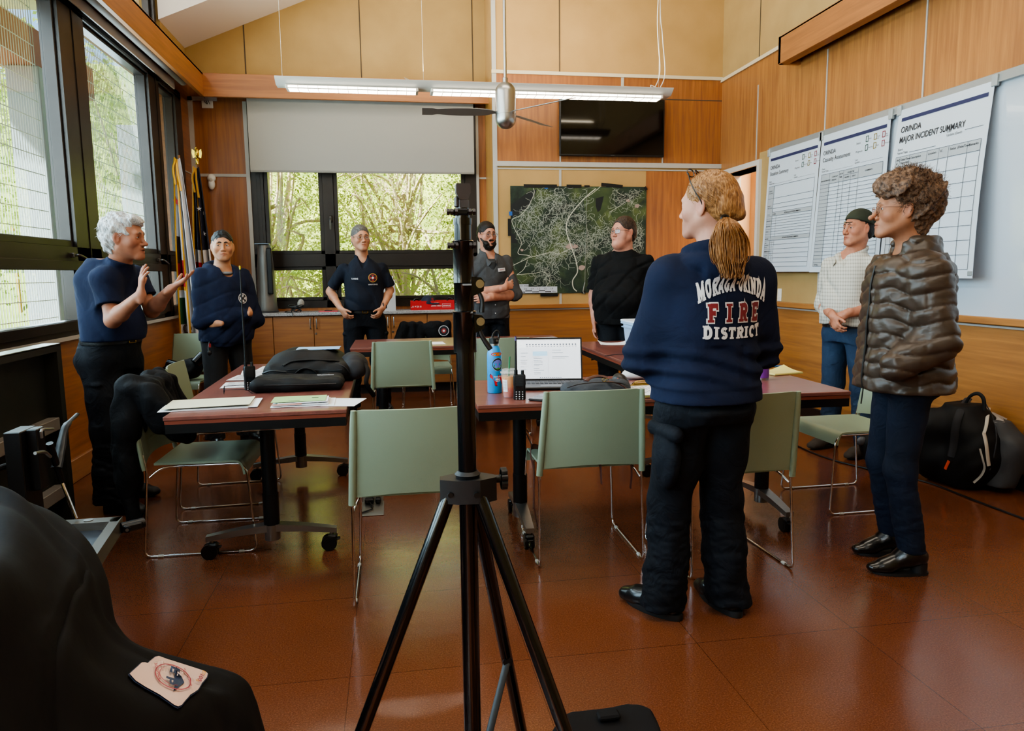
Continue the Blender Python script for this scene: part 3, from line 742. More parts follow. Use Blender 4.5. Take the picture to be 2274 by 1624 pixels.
# ---------------------------------------------- wall-mounted television, lamp, fan
t=thing('television','black flat television mounted high on the far wooden wall','television',(2.40,7.80,2.86))
mb=MB(); mb.bx(1.815,2.985,7.79,7.83,2.563,3.165,.004); mb.bx(2.2,2.6,7.83,7.868,2.75,3.0); mb.build('housing',BLKPL,t,True)
mb=MB(); mb.bx(1.830,2.970,7.787,7.791,2.582,3.152); mb.build('screen',mat('tv_glass','#050506',.08),t,True,smooth=None)
mb=MB(); mb.bx(2.38,2.42,7.785,7.789,2.568,2.575); mb.build('badge',mat('badge_grey','#4a4a4c',.4),t,True,smooth=None)
LAMPW=mat('lamp_white','#d7d2c9',.45)
LY=6.8; c0=ony(614,180,LY); c1=ony(1485,200,LY); zL=(c0.z+c1.z)/2
t=thing('pendant_light','long white pendant light with two glowing louvred troughs','ceiling light',((c0.x+c1.x)/2,LY,zL))
def prof(s): # cross-section y,z
    return [(-.13,0),(-.12,-.012),(-.06,-.055),(.06,-.055),(.12,-.012),(.13,0),(.12,.004),(.05,-.035),(-.05,-.035),(-.12,.004)]
mb=MB(); rings=[[V(x,LY+y,zL+z) for y,z in prof(0)] for x in (c0.x,c1.x)]; mb.skin(rings); body=mb.build('housing',LAMPW,t,True,smooth=50)
xm=c0.x+(c1.x-c0.x)*.355
for a,c_ in ((c0.x+.08,xm-.05),(xm+.06,c1.x-.08)):
    mb=MB(); mb.bx(a,c_,LY-.075,LY+.075,zL-.083,zL-.052,.004); tr=mb.build('trough',LAMPW,t,True,smooth=None)
    mb=MB(); mb.bx(a+.02,c_-.02,LY-.06,LY+.06,zL-.0845,zL-.080); mb.bx(a+.02,c_-.02,LY-.0765,LY-.073,zL-.078,zL-.060); mb.build('tube_glow',emit('lamp_glow','#fff4e2',9),tr,True,smooth=None)
    mb=MB(); n_=int((c_-a)/.085)
    for i in range(n_+1): xx=a+.02+(c_-a-.04)*i/n_; mb.bx(xx-.002,xx+.002,LY-.0785,LY+.065,zL-.0875,zL-.058)
    mb.build('louvre',LAMPW,tr,True,smooth=None)
mb=MB()
for x in (c0.x+.05,xm,c1.x-.1): mb.tube([(x,LY,zL),(x,LY,zc(x))],.0015,5)
mb.build('cable',mat('thin_wire','#c9c4b6',.5),t,True)
mb=MB(); x=c1.x-.1
mb.tube([(x,LY,zL),(x+.06,LY,zL+.16),(x+.03,LY,zL+.5),(x,LY,zL+1.0),(x,LY,zc(x))],.005,6,smooth=6); mb.tube([(x-.05,LY,zL),(x+.01,LY,zL+.18),(x-.02,LY,zL+.6),(x-.01,LY,zL+1.2),(x-.01,LY,zc(x))],.005,6,smooth=6)
mb.tube([(x,LY,zL+.02),(x-.08,LY,zL+.05),(x-.06,LY,zL+.01)],.005,6,smooth=5); mb.build('power_cord',mat('cord_white','#dcd7cf',.5),t,True)
mb=MB(); mb.tube([(xm-.05,LY,zL),(xm-.17,LY,zL+.05),(xm-.12,LY,zL+.02),(xm-.05,LY,zL)],.002,5,smooth=5); mb.build('cord_loop',TRIM,t,True)
FY=6.0; f0=ony(1122,182,FY); f1=ony(1122,287,FY); R_=.083
t=thing('ceiling_fan','brushed steel ceiling fan on a long rod, three thin blades','ceiling fan',(f0.x,FY,f1.z))
mb=MB(); zt,zb_=f0.z,f1.z; H_=zt-zb_
prf=[(.0,zb_)]+[(R_*math.sin(a),zb_+R_*.95*(1-math.cos(a))) for a in [PI/2*i/7 for i in range(1,8)]]+[(R_,zb_+H_*.3),(R_-.004,zb_+H_*.30),(R_-.004,zb_+H_*.31),(R_,zb_+H_*.31),(R_,zt-R_*1.0)]+[(R_*math.cos(a)*1.0,zt-R_*1.0+R_*1.0*math.sin(a)) for a in [PI/2*i/7 for i in range(1,8)]]
mb.lathe([(max(r,.0005),z) for r,z in prf],(f0.x,FY,0),32); hub=mb.build('motor_housing',STEEL,t,True,smooth=50)
mb=MB(); mb.lathe([(.001,zt-.01),(.02,zt-.01),(.022,zt+.03),(.013,zt+.035),(.013,zc(f0.x)),(.001,zc(f0.x))],(f0.x,FY,0),16); mb.lathe([(.001,zc(f0.x)-.1),(.07,zc(f0.x)-.08),(.08,zc(f0.x)+.03)],(f0.x,FY,0),20); mb.build('downrod',STEEL,t,True,smooth=50)
zbld=zb_+H_*.36
BLD=mat('blade_silver','#8d8b88',.4,.6)
for a0 in (rad(178),rad(48),rad(-52)):
    mb=MB()
    def blade(u,v):
        r=.07+.60*u; w=.075+.055*math.sin(PI*min(1,u*1.15)) if u<.85 else .12; s=(v-.5)
        tw=rad(14); y=s*w*math.cos(tw); z=s*w*math.sin(tw)
        if u<.12: y*=.35+.65*u/.12; z*=.35+.65*u/.12
        c,s_=math.cos(a0),math.sin(a0); return (f0.x+r*c-y*s_, FY+r*s_+y*c, zbld+z)
    mb.grid(blade,16,6,.004); mb.build('blade',BLD,t,True,smooth=50)
# hallway / far ceiling light that only shows a sliver has no fixture modelled
# ---------------------------------------------- tripod stand in front
TB=mat('tripod_black','#08080a',.22,.1,coat=.4)
TBM=mat('tripod_plastic','#111114',.5)
tx,ty=.1265,1.30
def zt(py): return ony(1030,py,ty).z
t=thing('tripod_stand','black telescoping tripod stand in the middle foreground, crank head on top','tripod',(tx,ty,0))
mb=MB(); mb.cyl((tx,ty,.30),(tx,ty,zt(780)),.0166,n=32); mb.build('pole',TB,t,True)
sects=[(780,693,.0205),(693,612,.0195),(612,530,.0172)]
for a,b_,r in [(782,692,.0208),(692,630,.0178),(628,536,.0185)]:
    mb=MB(); mb.lathe([(.001,zt(a)),(r,zt(a)),(r,zt(b_)-.002),(r+.0012,zt(b_)),(r-.002,zt(b_)+.002),(.001,zt(b_)+.002)],(tx,ty,0),32); mb.build('collar',TB,t,True,smooth=40)
for a,b_,r in [(536,500,.0155),(500,485,.017),(560,495,.0145),(545,478,.0135),(478,462,.0120)]:
    mb=MB(); mb.cyl((tx,ty,zt(a)),(tx,ty,zt(b_)),r,n=28); mb.build('tube_section',TB,t,True)
for py in (546,472):
    z=zt(py); mb=MB(); mb.box((tx-.004,ty-.004,z),(.028,.024,.012),.003); mb.cyl((tx-.028,ty-.012,z),(tx+.022,ty-.012,z),.0035,n=12)
    for dx in (-.026,-.02,-.012,.012,.019): mb.cyl((tx+dx-.0025,ty-.012,z),(tx+dx+.0025,ty-.012,z),.0062,n=6)
    mb.build('clamp_bolt',mat('bolt_dark','#3a3a3d',.3,.8),t,True)
mb=MB(); z0=zt(462)
mb.box((tx+.002,ty,z0+.006),(.02,.012,.02),.003); mb.box((tx-.010,ty,z0+.010),(.008,.012,.02),.003)
mb.prism([(-.0115,.030),(.0115,.030),(.013,.026),(.013,.014),(.008,.002),(-.007,.002),(-.013,.014),(-.013,.026)],-.006,.006,T((tx+.0015,ty,z0+.012),(rad(90),0,rad(6)))); mb.build('thumb_lever',mat('lever_grey','#4a4444',.35),t,True,smooth=30)
for py,sx in ((640,.0),(723,.0)):
    z=zt(py-8); mb=MB()
    mb.prism([(0,-.022),(.022,-.012),(.024,.004),(.018,.012),(0,.014)],-.009,.009,T((tx+.012,ty-.004,z),(rad(90),0,0))); lug=mb.build('clamp_lug',TB,t,True,smooth=30)
    mb=MB(); mb.cyl((tx+.027,ty-.014,z+.001),(tx+.027,ty-.018,z+.001),.0075,n=20); mb.cyl((tx+.027,ty-.018,z+.001),(tx+.027,ty-.0195,z+.001),.0045,n=6); mb.build('bolt',mat('bolt_chrome','#c9c9c9',.2,1),lug,True)
    mb=MB(); mb.tube([(tx+.024,ty-.008,z-.010),(tx+.031,ty-.010,z-.028),(tx+.045 if py>700 else tx+.030,ty-.012,z-.050)],[.004,.0042,.0048],8,smooth=4); mb.build('clamp_lever',TBM,lug,True)
mb=MB(); mb.box((tx+.004,ty-.017,zt(697)+.003),(.018,.004,.003)); mb.box((tx+.004,ty-.0178,zt(632)),(.016,.003,.003)); mb.build('spacer',mat('spacer_grey','#8b8f92',.4),t,True,smooth=None)
# hub
zh=zt(1085); mb=MB()
mb.prism([(-.052,-.012),(-.05,.012),(-.015,.030),(.02,.030),(.05,.006),(.052,-.014),(.02,-.030),(-.02,-.028)],zh-.022,zh+.022,T((tx,ty,0),(0,0,0))); mb.lathe([(.02,zh+.02),(.024,zh+.028),(.018,zh+.034)],(tx,ty,0),24); hubt=mb.build('leg_hub',TBM,t,True,smooth=25)
mb=MB()
for x in (-.034,.012): mb.cyl((tx+x,ty-.020-.010*(x>0),zh-.004),(tx+x,ty-.026-.010*(x>0),zh-.004),.005,n=12)
mb.build('rivet',BLKPL,hubt,True)
mb=MB(); kz=zt(1068); mb.cyl((tx+.04,ty,kz),(tx+.066,ty,kz),.0075,n=16); n_=9
for i in range(n_): a=2*PI*i/n_; mb.cyl((tx+.062,ty+math.cos(a)*.015,kz+math.sin(a)*.015),(tx+.073,ty+math.cos(a)*.015,kz+math.sin(a)*.015),.0062,n=10)
mb.cyl((tx+.062,ty,kz),(tx+.073,ty,kz),.017,n=20); mb.build('knob',BLKPL,t,True)
for a,rr in ((rad(188),.046),(rad(-38),.032),(rad(62),.03)):
    d=V(math.cos(a),math.sin(a),0); A=V(tx,ty,zh-.012)+d*rr*.8; B=V(tx,ty,.02)+d*.40
    mb=MB(); mb.tube([A,B],.0132,14); leg=mb.build('leg',TB,t,True)
    mb=MB(); mb.tube([B+V(0,0,.03),B-V(0,0,.018)],.018,14); mb.build('rubber_foot',RUBBER,leg,True)
    Q=A.lerp(B,.48); S=V(tx,ty,.33)+d*.02
    mb=MB(); mb.tube([Q+V(0,-.008,0),S],.008,8,flat=.35); mb.cyl(Q-V(0,.016,0),Q+V(0,.012,0),.011,n=14); mb.build('brace',TBM,leg,True)
mb=MB(); mb.cyl((tx,ty,.29),(tx,ty,.36),.024,n=24); mb.build('brace_collar',TBM,t,True)
# ================================================================ things on the walls
# whiteboard with its grey track
t=thing('whiteboard','large white dry-erase board on the right wall behind the posters','whiteboard',(XR,3.9,1.7))
mb=MB(); mb.bx(XR-.018,XR-.002,1.2,5.83,1.02,2.43); mb.build('board',mat('whiteboard','#c3ccd6',.12,coat=.4,noise=(1.5,1),col2='#b9c4d0'),t,True,smooth=None)
mb=MB(); mb.bx(XR-.022,XR-.001,5.83,5.845,1.02,2.43); mb.build('edge_trim',TRIM,t,True,smooth=None)
TRACK=mat('track_grey','#a9adae',.35,.5)
mb=MB(); mb.bx(XR-.045,XR-.002,1.2,6.72,2.43,2.49,.003); mb.bx(XR-.052,XR-.045,1.2,6.72,2.43,2.438); mb.build('hanging_track',TRACK,t,True,smooth=None)

NAVY=mat('print_navy','#2b2f55',.6); GREYP=mat('print_grey','#aab0b6',.6); LINE=mat('print_line','#4c535e',.6)
PGREEN=mat('print_green','#2c4a3c',.6); PYEL=mat('print_olive','#8a7a3a',.6); PRED=mat('print_red','#8c2f3a',.6)
PB=mat('poster_paper','#cdd6e0',.35,noise=(1.2,1),col2='#c4cedb')
def poster(label,y0,y1,z0,z1,lean,kind,y0b=None,y1b=None,bow=0):
    """y0 = left edge (far), y1 = right edge; sheet hangs from the track, foot stands off the wall"""
    t=thing('wall_chart',label,'poster',(XR-.05,(y0+y1)/2,z1),0,'large printed charts clipped to the whiteboard track')
    y0b=y0 if y0b is None else y0b; y1b=y1 if y1b is None else y1b; W=abs(y1-y0); H=z1-z0
    def P(u,v,off=0):   # u 0..W from left, v 0..H from bottom
        a=u/W; s=1-v/H
        y=(y0+(y1-y0)*a)*(1-s)+(y0b+(y1b-y0b)*a)*s
        x=XR-.052-lean*s**1.3-bow*math.sin(PI*min(1,s*1.0))*.5-off
        return V(x,y,z0+v)
    mb=MB(); mb.grid(lambda a,b_:P(a*W,b_*H),6,16,.0015); sheet=mb.build('sheet',PB,t,True,smooth=60)
    def rect(mb,u0,u1,v0,v1,off=.0022):
        n=max(1,int(abs(v1-v0)/.12))
        for i in range(n):
            a,b_=v0+(v1-v0)*i/n,v0+(v1-v0)*(i+1)/n; mb.add([P(u0,a,off),P(u1,a,off),P(u1,b_,off),P(u0,b_,off)],[(0,1,2,3)])
    def hl(mb,u0,u1,v,w=.003): rect(mb,u0,u1,v-w/2,v+w/2,.003)
    def vl(mb,u,v0,v1,w=.003): rect(mb,u-w/2,u+w/2,v0,v1,.003)
    def txt(mb,s,u,v,size,width=None,bold=.0,italic=0):
        vs,fs=text_mesh(s,size=size,align='LEFT',width=width,bold=bold); mb.add([P(u+q.x+q.y*italic,v+q.y,.0035) for q in vs],fs)
    nv,gr,ln,tx=MB(),MB(),MB(),MB()
    rect(nv,.03*W/.85+.01,W-.035,H-.085,H-.06)
    if kind==3:
        txt(tx,'ORINDA',.05,H-.165,.058,.20,.0006); txt(tx,'MAJOR INCIDENT SUMMARY',.05,H-.235,.058,.60 if W>.8 else .5,.0006)
        txt(tx,'Event',.05,H-.29,.022); txt(tx,'Name/Type:',.05,H-.315,.022); txt(tx,'Last',W*.60,H-.245,.022); txt(tx,'Update (Date):',W*.60,H-.27,.022)
        hl(ln,.17,W*.5,H-.315); hl(ln,W*.60+.15,W-.04,H-.255)
        T_=H-.335; hd=.07; cols=[.05,.10,.21,.40,.525,.62,.80]; cols=[c*(W-.09)/.86+.0 for c in cols]+[W-.04]
        rect(gr,cols[0],cols[-1],T_-hd,T_)
        heads=['INC.\n#','Date/Time\nReported','Description','Location','IC','Status  (Date/Time)','Remarks']
        for i,h in enumerate(heads):
            for k,q in enumerate(h.split('\n')): txt(tx,q,cols[i]+.012,T_-.03-.022*k,.021,None,.0003)
        for c in cols: vl(ln,c,.055,T_)
        n=8
        hl(ln,cols[0],cols[-1],T_)
        for i in range(n+1): hl(ln,cols[0],cols[-1],T_-hd-(T_-hd-.055)*i/n)
    else:
        txt(tx,'ORINDA',.045,H-.165,.05,.17); txt(tx,'Situation Summary' if kind==1 else 'Casualty Assessment',.045,H-.222,.05,.33 if kind==1 else .37)
        for j,(lab,yy) in enumerate((('Status',H-.15),('Prognosis',H-.215))):
            txt(tx,lab,W*.56,yy,.021)
            for k,(mm,wd) in enumerate(((PGREEN,('Stable','Improving')),(PYEL,('Needs\nhelp','Same')),(PRED,('Not\nstable','Worsening')))):
                q=MB(); u=W*.69+k*.095; v=yy
                for r_ in ((u,u+.032,v,v+.005),(u,u+.032,v+.040,v+.045),(u,u+.005,v,v+.045),(u+.027,u+.032,v,v+.045)): rect(q,*r_,.003)
                q.build('tick_box',mm,t,True,smooth=None)
                for kk,s_ in enumerate(wd[j].split('\n')): txt(tx,s_,u+.037,v+.016-.014*kk,.013)
        txt(tx,'Event',.045,H-.285,.02); txt(tx,'Name/Type:',.045,H-.305,.02); txt(tx,'Last',W*.56,H-.275,.02); txt(tx,'Update:',W*.56,H-.295,.02)
        hl(ln,.15,W*.53,H-.305,.0015); hl(ln,W*.64,W-.05,H-.295,.0015)
        T_=H-.325
        if kind==1:
            c0,c1,c2=.045,.145,W-.045; B_=.05
            rect(gr,c0,c1,B_,T_); rect(gr,c1,c2,T_-.28,T_-.245); rect(gr,c1,c2,.30,.335)
            hl(ln,c0,c2,T_); vl(ln,c0,B_,T_); vl(ln,c1,B_,T_); vl(ln,c2,B_,T_)
            rows=[T_-.115,T_-.17,T_-.21,T_-.245,T_-.28]+[T_-.28-i*(T_-.28-.335)/8 for i in range(1,9)]+[.30]+[.30-i*.25/6 for i in range(1,7)]
            for r_ in rows: hl(ln,c1,c2,r_)
            for r_ in rows[4:]: hl(ln,c0,c1,r_,.002)
            hl(ln,c0,c1,T_-.115)
            vl(ln,c1+.075,T_-.47,T_-.28); vl(ln,c1+.035,B_,.30); vl(ln,c1+.07,B_,.30)
            txt(tx,'DETAILS/LOCATIONS/COMMENTS',W*.42,T_-.270,.018,None,.0004); txt(tx,'DETAILS/LOCATIONS/COMMENTS',W*.42,.312,.018,None,.0004); txt(tx,'NUMBER',c1+.008,T_-.270,.015)
            for i,(s_,v) in enumerate((('CURRENT',T_-.05),('SITUATION',T_-.07),('PRIORITY',T_-.19),('OBJECTIVES',T_-.21),('TOTALS',T_-.27),('EVACUATED',T_-.33),('SHELTERED',T_-.38),('ROADS',T_-.43),('BRIDGES',T_-.50),('UTILITIES',T_-.56),('WATER',T_-.62),('POWER',T_-.68),('SCHOOLS',T_-.74),('AGENCY',.31),('FIRE',.27),('POLICE',.23),('PUBLIC WORKS',.19),('COUNTY',.15),('STATE',.105),('VOLUNTEER',.065))):
                if v>.06: txt(tx,s_,c0+.006,v,.015)
            for i in range(6): txt(tx,'Y N',c1+.006,.275-i*.0417,.014); txt(tx,'Y N',c1+.04,.275-i*.0417,.014)
            hl(ln,c1+.03,c1+.045,T_-.41,.0015)
        else:
            cc=[.045,.165,.295,.352,.445,.54,W-.045]; B_=.05; rect(gr,cc[0],cc[-1],T_-.085,T_-.0); rect(gr,cc[0],cc[1],B_,T_)
            for c in cc: vl(ln,c,B_,T_)
            hl(ln,cc[0],cc[-1],T_); hl(ln,cc[3],cc[5],T_-.04); n=22
            for i in range(n+1): hl(ln,cc[0],cc[-1],T_-.085-i*(T_-.085-B_)/n)
            for s_,u,v in (('NEIGHBORHOOD',.05,T_-.06),('CONTACT',.20,T_-.04),('PERSON',.20,T_-.065),('DATE/',.30,T_-.03),('TIME',.30,T_-.055),('CASUALTIES',.40,T_-.03),('INJURED',.37,T_-.065),('DEAD',.465,T_-.065),('COMMENTS',.62,T_-.045),('TOTALS',.06,.058)): txt(tx,s_,u,v,.016,None,.0003)
    nv.build('header_bar',NAVY,t,True,smooth=None); gr.build('shaded_cell',GREYP,t,True,smooth=None); ln.build('ruled_line',LINE,t,True,smooth=None); tx.build('printed_text',INK,t,True,smooth=None)
    mb=MB()
    for y in (y0,y1): mb.bx(XR-.062,XR-.038,y-.022,y+.022,z1-.035,z1+.035,.004)
    mb.build('clip',mat('clear_clip','#9fa5a6',.25),t,True,smooth=None)
    if kind==3:
        q=P(W-.02,.03); mb=MB(); mb.box(q,(.012,.035,.03),.003); mb.build('corner_clip',mat('clear_clip2','#8f9596',.25),t,True,smooth=None)
    return t
poster('white Situation Summary chart, smallest looking and nearest the doorway',6.69,5.83,1.305,2.44,.03,1,6.74,5.88)
poster('white Casualty Assessment chart, middle one of the three',5.815,4.95,1.30,2.44,.03,2,5.88,4.97)
poster('white MAJOR INCIDENT SUMMARY chart, largest looking and nearest the camera',4.86,4.02,1.26,2.445,.10,3,4.86,3.98,.05)

# aerial map on the far wall
def mapmat():
    m,nt,b=newmat('aerial_map'); L=nt.links.new; N=nt.nodes.new
    tc=N('ShaderNodeTexCoord')
    n1=N('ShaderNodeTexNoise'); n1.inputs['Scale'].default_value=3.2; n1.inputs['Detail'].default_value=9; n1.inputs['Distortion'].default_value=.5; L(tc.outputs['Object'],n1.inputs[0])
    r=N('ShaderNodeValToRGB'); e=r.color_ramp.elements; e[0].position=.34; e[0].color=srgb('#121c17'); e[1].position=.72; e[1].color=srgb('#65723f'); q=e.new(.48); q.color=srgb('#24362a'); q=e.new(.58); q.color=srgb('#3d4c30')
    L(n1.outputs['Fac'],r.inputs[0])
    n2=N('ShaderNodeTexNoise'); n2.inputs['Scale'].default_value=40; n2.inputs['Detail'].default_value=4; L(tc.outputs['Object'],n2.inputs[0])
    mx=N('ShaderNodeMixRGB'); mx.blend_type='OVERLAY'; mx.inputs[0].default_value=.6; L(r.outputs[0],mx.inputs[1]); L(n2.outputs['Fac'],mx.inputs[2]); L(mx.outputs[0],b.inputs['Base Color']); setin(b,rough=.5)
    return m
mx0_,mx1_,mz0,mz1=1.285,2.812,1.095,2.25; MW,MH=mx1_-mx0_,mz1-mz0
t=thing('aerial_map','large green aerial map with white roads taped to the far wall','map',((mx0_+mx1_)/2,YB-.012,mz0))
mb=MB(); mb.bx(mx0_,mx1_,YB-.014,YB-.012,mz0,mz1); mb.build('sheet',mapmat(),t,True,smooth=None)
def mp_(u,v,o=0): return V(mx0_+u*MW, YB-.0155-o, mz1-v*MH)
def ribbon(mb,pts,w,o=0,sub=5):
    P=spline([V(u*MW,v*MH,0) for u,v in pts],sub); L_=[];R2=[]
    for i,p in enumerate(P):
        d=(P[min(i+1,len(P)-1)]-P[max(i-1,0)]); d=d.normalized() if d.length>0 else V(1,0,0); n=V(-d.y,d.x,0)*w/2
        a,b_=p+n,p-n; L_.append(mp_(a.x/MW,a.y/MH,o)); R2.append(mp_(b_.x/MW,b_.y/MH,o))
    k=len(P); mb.add(L_+R2,[(i,i+1,k+i+1,k+i) for i in range(k-1)])
lake=MB()
for poly in ([(.0,.18),(.04,.14),(.13,.05),(.19,.03),(.17,.10),(.13,.18),(.05,.27),(.0,.30)],[(.62,.11),(.68,.09),(.67,.15),(.655,.22),(.635,.24),(.62,.18)],[(0,.43),(.03,.45),(.05,.53),(0,.52)]):
    lake.add([mp_(u,v,.0003) for u,v in poly],[tuple(range(len(poly)))])
lake.build('lake',mat('map_lake','#161c1f',.5),t,True,smooth=None)
hill=MB()
for poly in ([(.72,.22),(.78,.2),(.93,.09),(.99,.02),(1,.1),(.9,.2),(.76,.33)],[(.60,.0),(.75,.02),(.72,.2),(.62,.33),(.55,.3),(.53,.12)],[(.02,.83),(.13,.8),(.1,.9),(.03,.92)]):
    hill.add([mp_(u,v,.0001) for u,v in poly],[tuple(range(len(poly)))])
hill.build('grass_hill',mat('map_hill','#4c5c34',.6,noise=(9,.6),col2='#31422a'),t,True,smooth=None)
rd=MB(); R3=random.Random(5)
def inzone(u,v):
    if v<.03 or v>.97 or u<.02 or u>.98: return False
    if u<.20 and v<.30 and v<(.34-u*1.3): return False
    if .53<u<.74 and .02<v<.36 and (u-.53)*1.2+.0>0 and v<.40-(u-.62)*.2: return False
    if u<.18 and v>.5: return R3.random()<.12
    if v>.70 and u>.36: return R3.random()<.10
    if v>.62 and u<.2: return False
    if u>.74 and v<.33: return (u-.74)+(v-.12)<.2
    return True
for i in range(1150):
    u,v=R3.uniform(.03,.97),R3.uniform(.03,.93)
    if not inzone(u,v): continue
    a=R3.uniform(0,2*PI); pts=[(u,v)]
    for k in range(R3.randint(3,8)):
        a+=R3.gauss(0,.9); u+=math.cos(a)*.020; v+=math.sin(a)*.026
        if not (.01<u<.99 and .01<v<.97): break
        pts.append((u,v))
    if len(pts)>2: ribbon(rd,pts,R3.choice((.0016,.0022,.0028)),.0006,3)
rd.build('street',mat('map_street','#b3b9ae',.6),t,True,smooth=None)
hw=MB()
for w,pts in ((.011,[(.62,.02),(.545,.10),(.46,.22),(.41,.32),(.405,.42),(.43,.53),(.455,.62),(.475,.70),(.485,.80),(.45,.88),(.455,.95),(.48,.985)]),(.006,[(.655,.0),(.60,.06),(.55,.1)]),(.006,[(.165,.02),(.17,.07),(.13,.18),(.07,.27),(.01,.31),(.03,.40),(.075,.52),(.05,.62),(.12,.64),(.13,.66),(.0,.74)]),(.006,[(.13,.66),(.2,.64),(.3,.61),(.34,.63),(.44,.58)]),(.005,[(.77,.03),(.79,.06),(.84,.09)]),(.005,[(.04,.82),(.09,.77),(.12,.68)]),(.005,[(.04,.82),(.16,.81),(.24,.80),(.28,.88),(.22,.98)]),(.005,[(.72,.24),(.80,.18),(.9,.09)])):
    ribbon(hw,pts,w,.0012,8)
hw.build('highway',mat('map_highway','#c4c4b4',.6),t,True,smooth=None)
twn=MB()
for (u,v,r) in ((.43,.56,.03),(.47,.56,.02),(.86,.13,.018),(.93,.18,.02),(.08,.59,.012),(.52,.76,.03)): twn.add([mp_(u+math.cos(i)*r*R3.uniform(.6,1.2),v+math.sin(i)*r*R3.uniform(.6,1.2),.0009) for i in [k*.628 for k in range(10)]],[tuple(range(10))])
twn.build('town_area',mat('map_town','#a78f86',.6),t,True,smooth=None)
sb=MB(); a,b_,c_,d_=mp_(.0,.995,.0016),mp_(.335,.995,.0016),mp_(.335,.935,.0016),mp_(.0,.935,.0016); sb.add([a,b_,c_,d_],[(0,1,2,3)]); sb.add([mp_(0,.936,.0016),mp_(.125,.936,.0016),mp_(.125,.91,.0016),mp_(0,.91,.0016)],[(0,1,2,3)]); sb.build('scale_bar',mat('map_white','#c6ccd8',.6),t,True,smooth=None)
st=MB(); M=frame_from(mp_(.004,.932,.002),(1,0,0),(0,0,1)); put_text(st,'1 inch = 0.1 miles',M,size=.028,align='LEFT',width=.18)
for s_,u in (('0',.005),('0.3',.045),('0.6',.092),('0.9',.14),('1.2',.188),('1.5',.235),('1.8',.282)): put_text(st,s_,frame_from(mp_(u,.962,.002),(1,0,0),(0,0,1)),size=.027,align='LEFT')
put_text(st,'Miles',frame_from(mp_(.295,.99,.002),(1,0,0),(0,0,1)),size=.024,align='LEFT')
for u0,u1,k in ((.05,.1,1),(.1,.15,0),(.15,.2,1),(.2,.245,0),(.245,.29,1)): st.add([mp_(u0,.988-.010*(1-k),.002),mp_(u1,.988-.010*(1-k),.002),mp_(u1,.980-.010*(1-k),.002),mp_(u0,.980-.010*(1-k),.002)],[(0,1,2,3)])
for i in range(6): st.add([mp_(.005+i*.008,.988-.008*(i%2),.002),mp_(.013+i*.008,.988-.008*(i%2),.002),mp_(.013+i*.008,.98-.008*(i%2),.002),mp_(.005+i*.008,.98-.008*(i%2),.002)],[(0,1,2,3)])
st.build('printed_text',INK,t,True,smooth=None)
TAPE=mat('black_tape','#0c0c0d',.5); TAPEB=mat('blue_tape','#2b5fa8',.5)
k=0
for (u0,v0,u1,v1,h,lab) in ((.095,.0,.335,.0,.036,'long black tape strip along the upper left edge of the map'),(.405,.0,.515,.0,.036,'black tape strip at the top of the map below the television edge'),(.535,.0,.575,.0,.024,'short black tape square at the top middle of the map'),(.66,-.02,.82,.0,.036,'crooked black tape strip at the upper right of the map'),(-.01,.30,-.01,.46,.034,'upright black tape strip on the left edge of the map'),(.21,1.015,.34,1.015,.032,'black tape strip below the bottom edge of the map'),(.515,.99,.545,1.0,.03,'small black tape piece at the bottom middle of the map'),(-.015,.985,.01,1.01,.03,'folded black tape piece at the lower left corner of the map'),(.985,.0,1.0,.03,.03,'black tape corner at the upper right of the map')):
    mb=MB(); A=mp_(u0,v0,.004); B=mp_(u1,v1,.004); d=(B-A).normalized(); n=V(0,-1,0).cross(d)*h/2
    mb.add([A-n,B-n,B+n,A+n],[(0,1,2,3)]); o=tag(mb.build('tape_strip',TAPE,smooth=None),lab,'tape','tape strips around the aerial map')
for u,v,lab in ((.258,.005,'small blue tape tab at the top edge of the map'),(-.0,.25,'blue tape tab on the left edge of the map')):
    mb=MB(); A=mp_(u,v,.003); mb.add([A+V(-.018,0,-.025),A+V(.018,0,-.025),A+V(.018,0,.018),A+V(-.018,0,.018)],[(0,1,2,3)]); tag(mb.build('tape_strip',TAPEB,smooth=None),lab,'tape','tape strips around the aerial map')
mb=MB(); mb.tube([mp_(.555,.03,.006),mp_(.545,.55,.008),mp_(.54,.90,.006)],.0025,6); mb.tube([mp_(.54,.90,.006),mp_(.525,.985,.008),mp_(.535,1.01,.006)],.006,6); tag(mb.build('pull_cord',mat('cord_grey','#8a8c86',.5),smooth=60),'thin grey cord hanging down over the aerial map','cord')
# wall fittings
t=thing('junction_plate','square white wall plate with dangling wires in the upper left corner','wall plate',(-1.905,8.53,3.18))
mb=MB(); mb.bx(-1.962,-1.845,8.535,8.549,3.125,3.24,.004); mb.build('plate',WHITE,t,True,smooth=None)
mb=MB(); mb.tube([(-1.94,8.53,3.235),(-1.92,8.52,3.18),(-1.90,8.53,3.17),(-1.93,8.52,3.24)],.003,6,smooth=5); mb.tube([(-1.90,8.53,3.24),(-1.885,8.52,3.19),(-1.87,8.52,3.16)],.003,6,smooth=5); mb.build('loose_wire',mat('wire_dark','#2e2a28',.5),t,True)
t=thing('motion_sensor','rounded white motion sensor on the wood wall above the flags','sensor',(-1.905,8.53,2.34))
mb=MB(); mb.ball((-1.905,8.525,2.385),(.045,.03,.045),20); mb.ball((-1.905,8.515,2.32),(.036,.035,.06),20); mb.build('housing',WHITE,t,True,smooth=80)
mb=MB(); mb.ball((-1.905,8.49,2.36),(.018,.012,.022),14); mb.build('lens',mat('lens_white','#b9b3a9',.3),t,True,smooth=80)
t=thing('floor_outlet','open floor box with plugs under the left side of the tripod','floor outlet',(-.15,4.09,0))
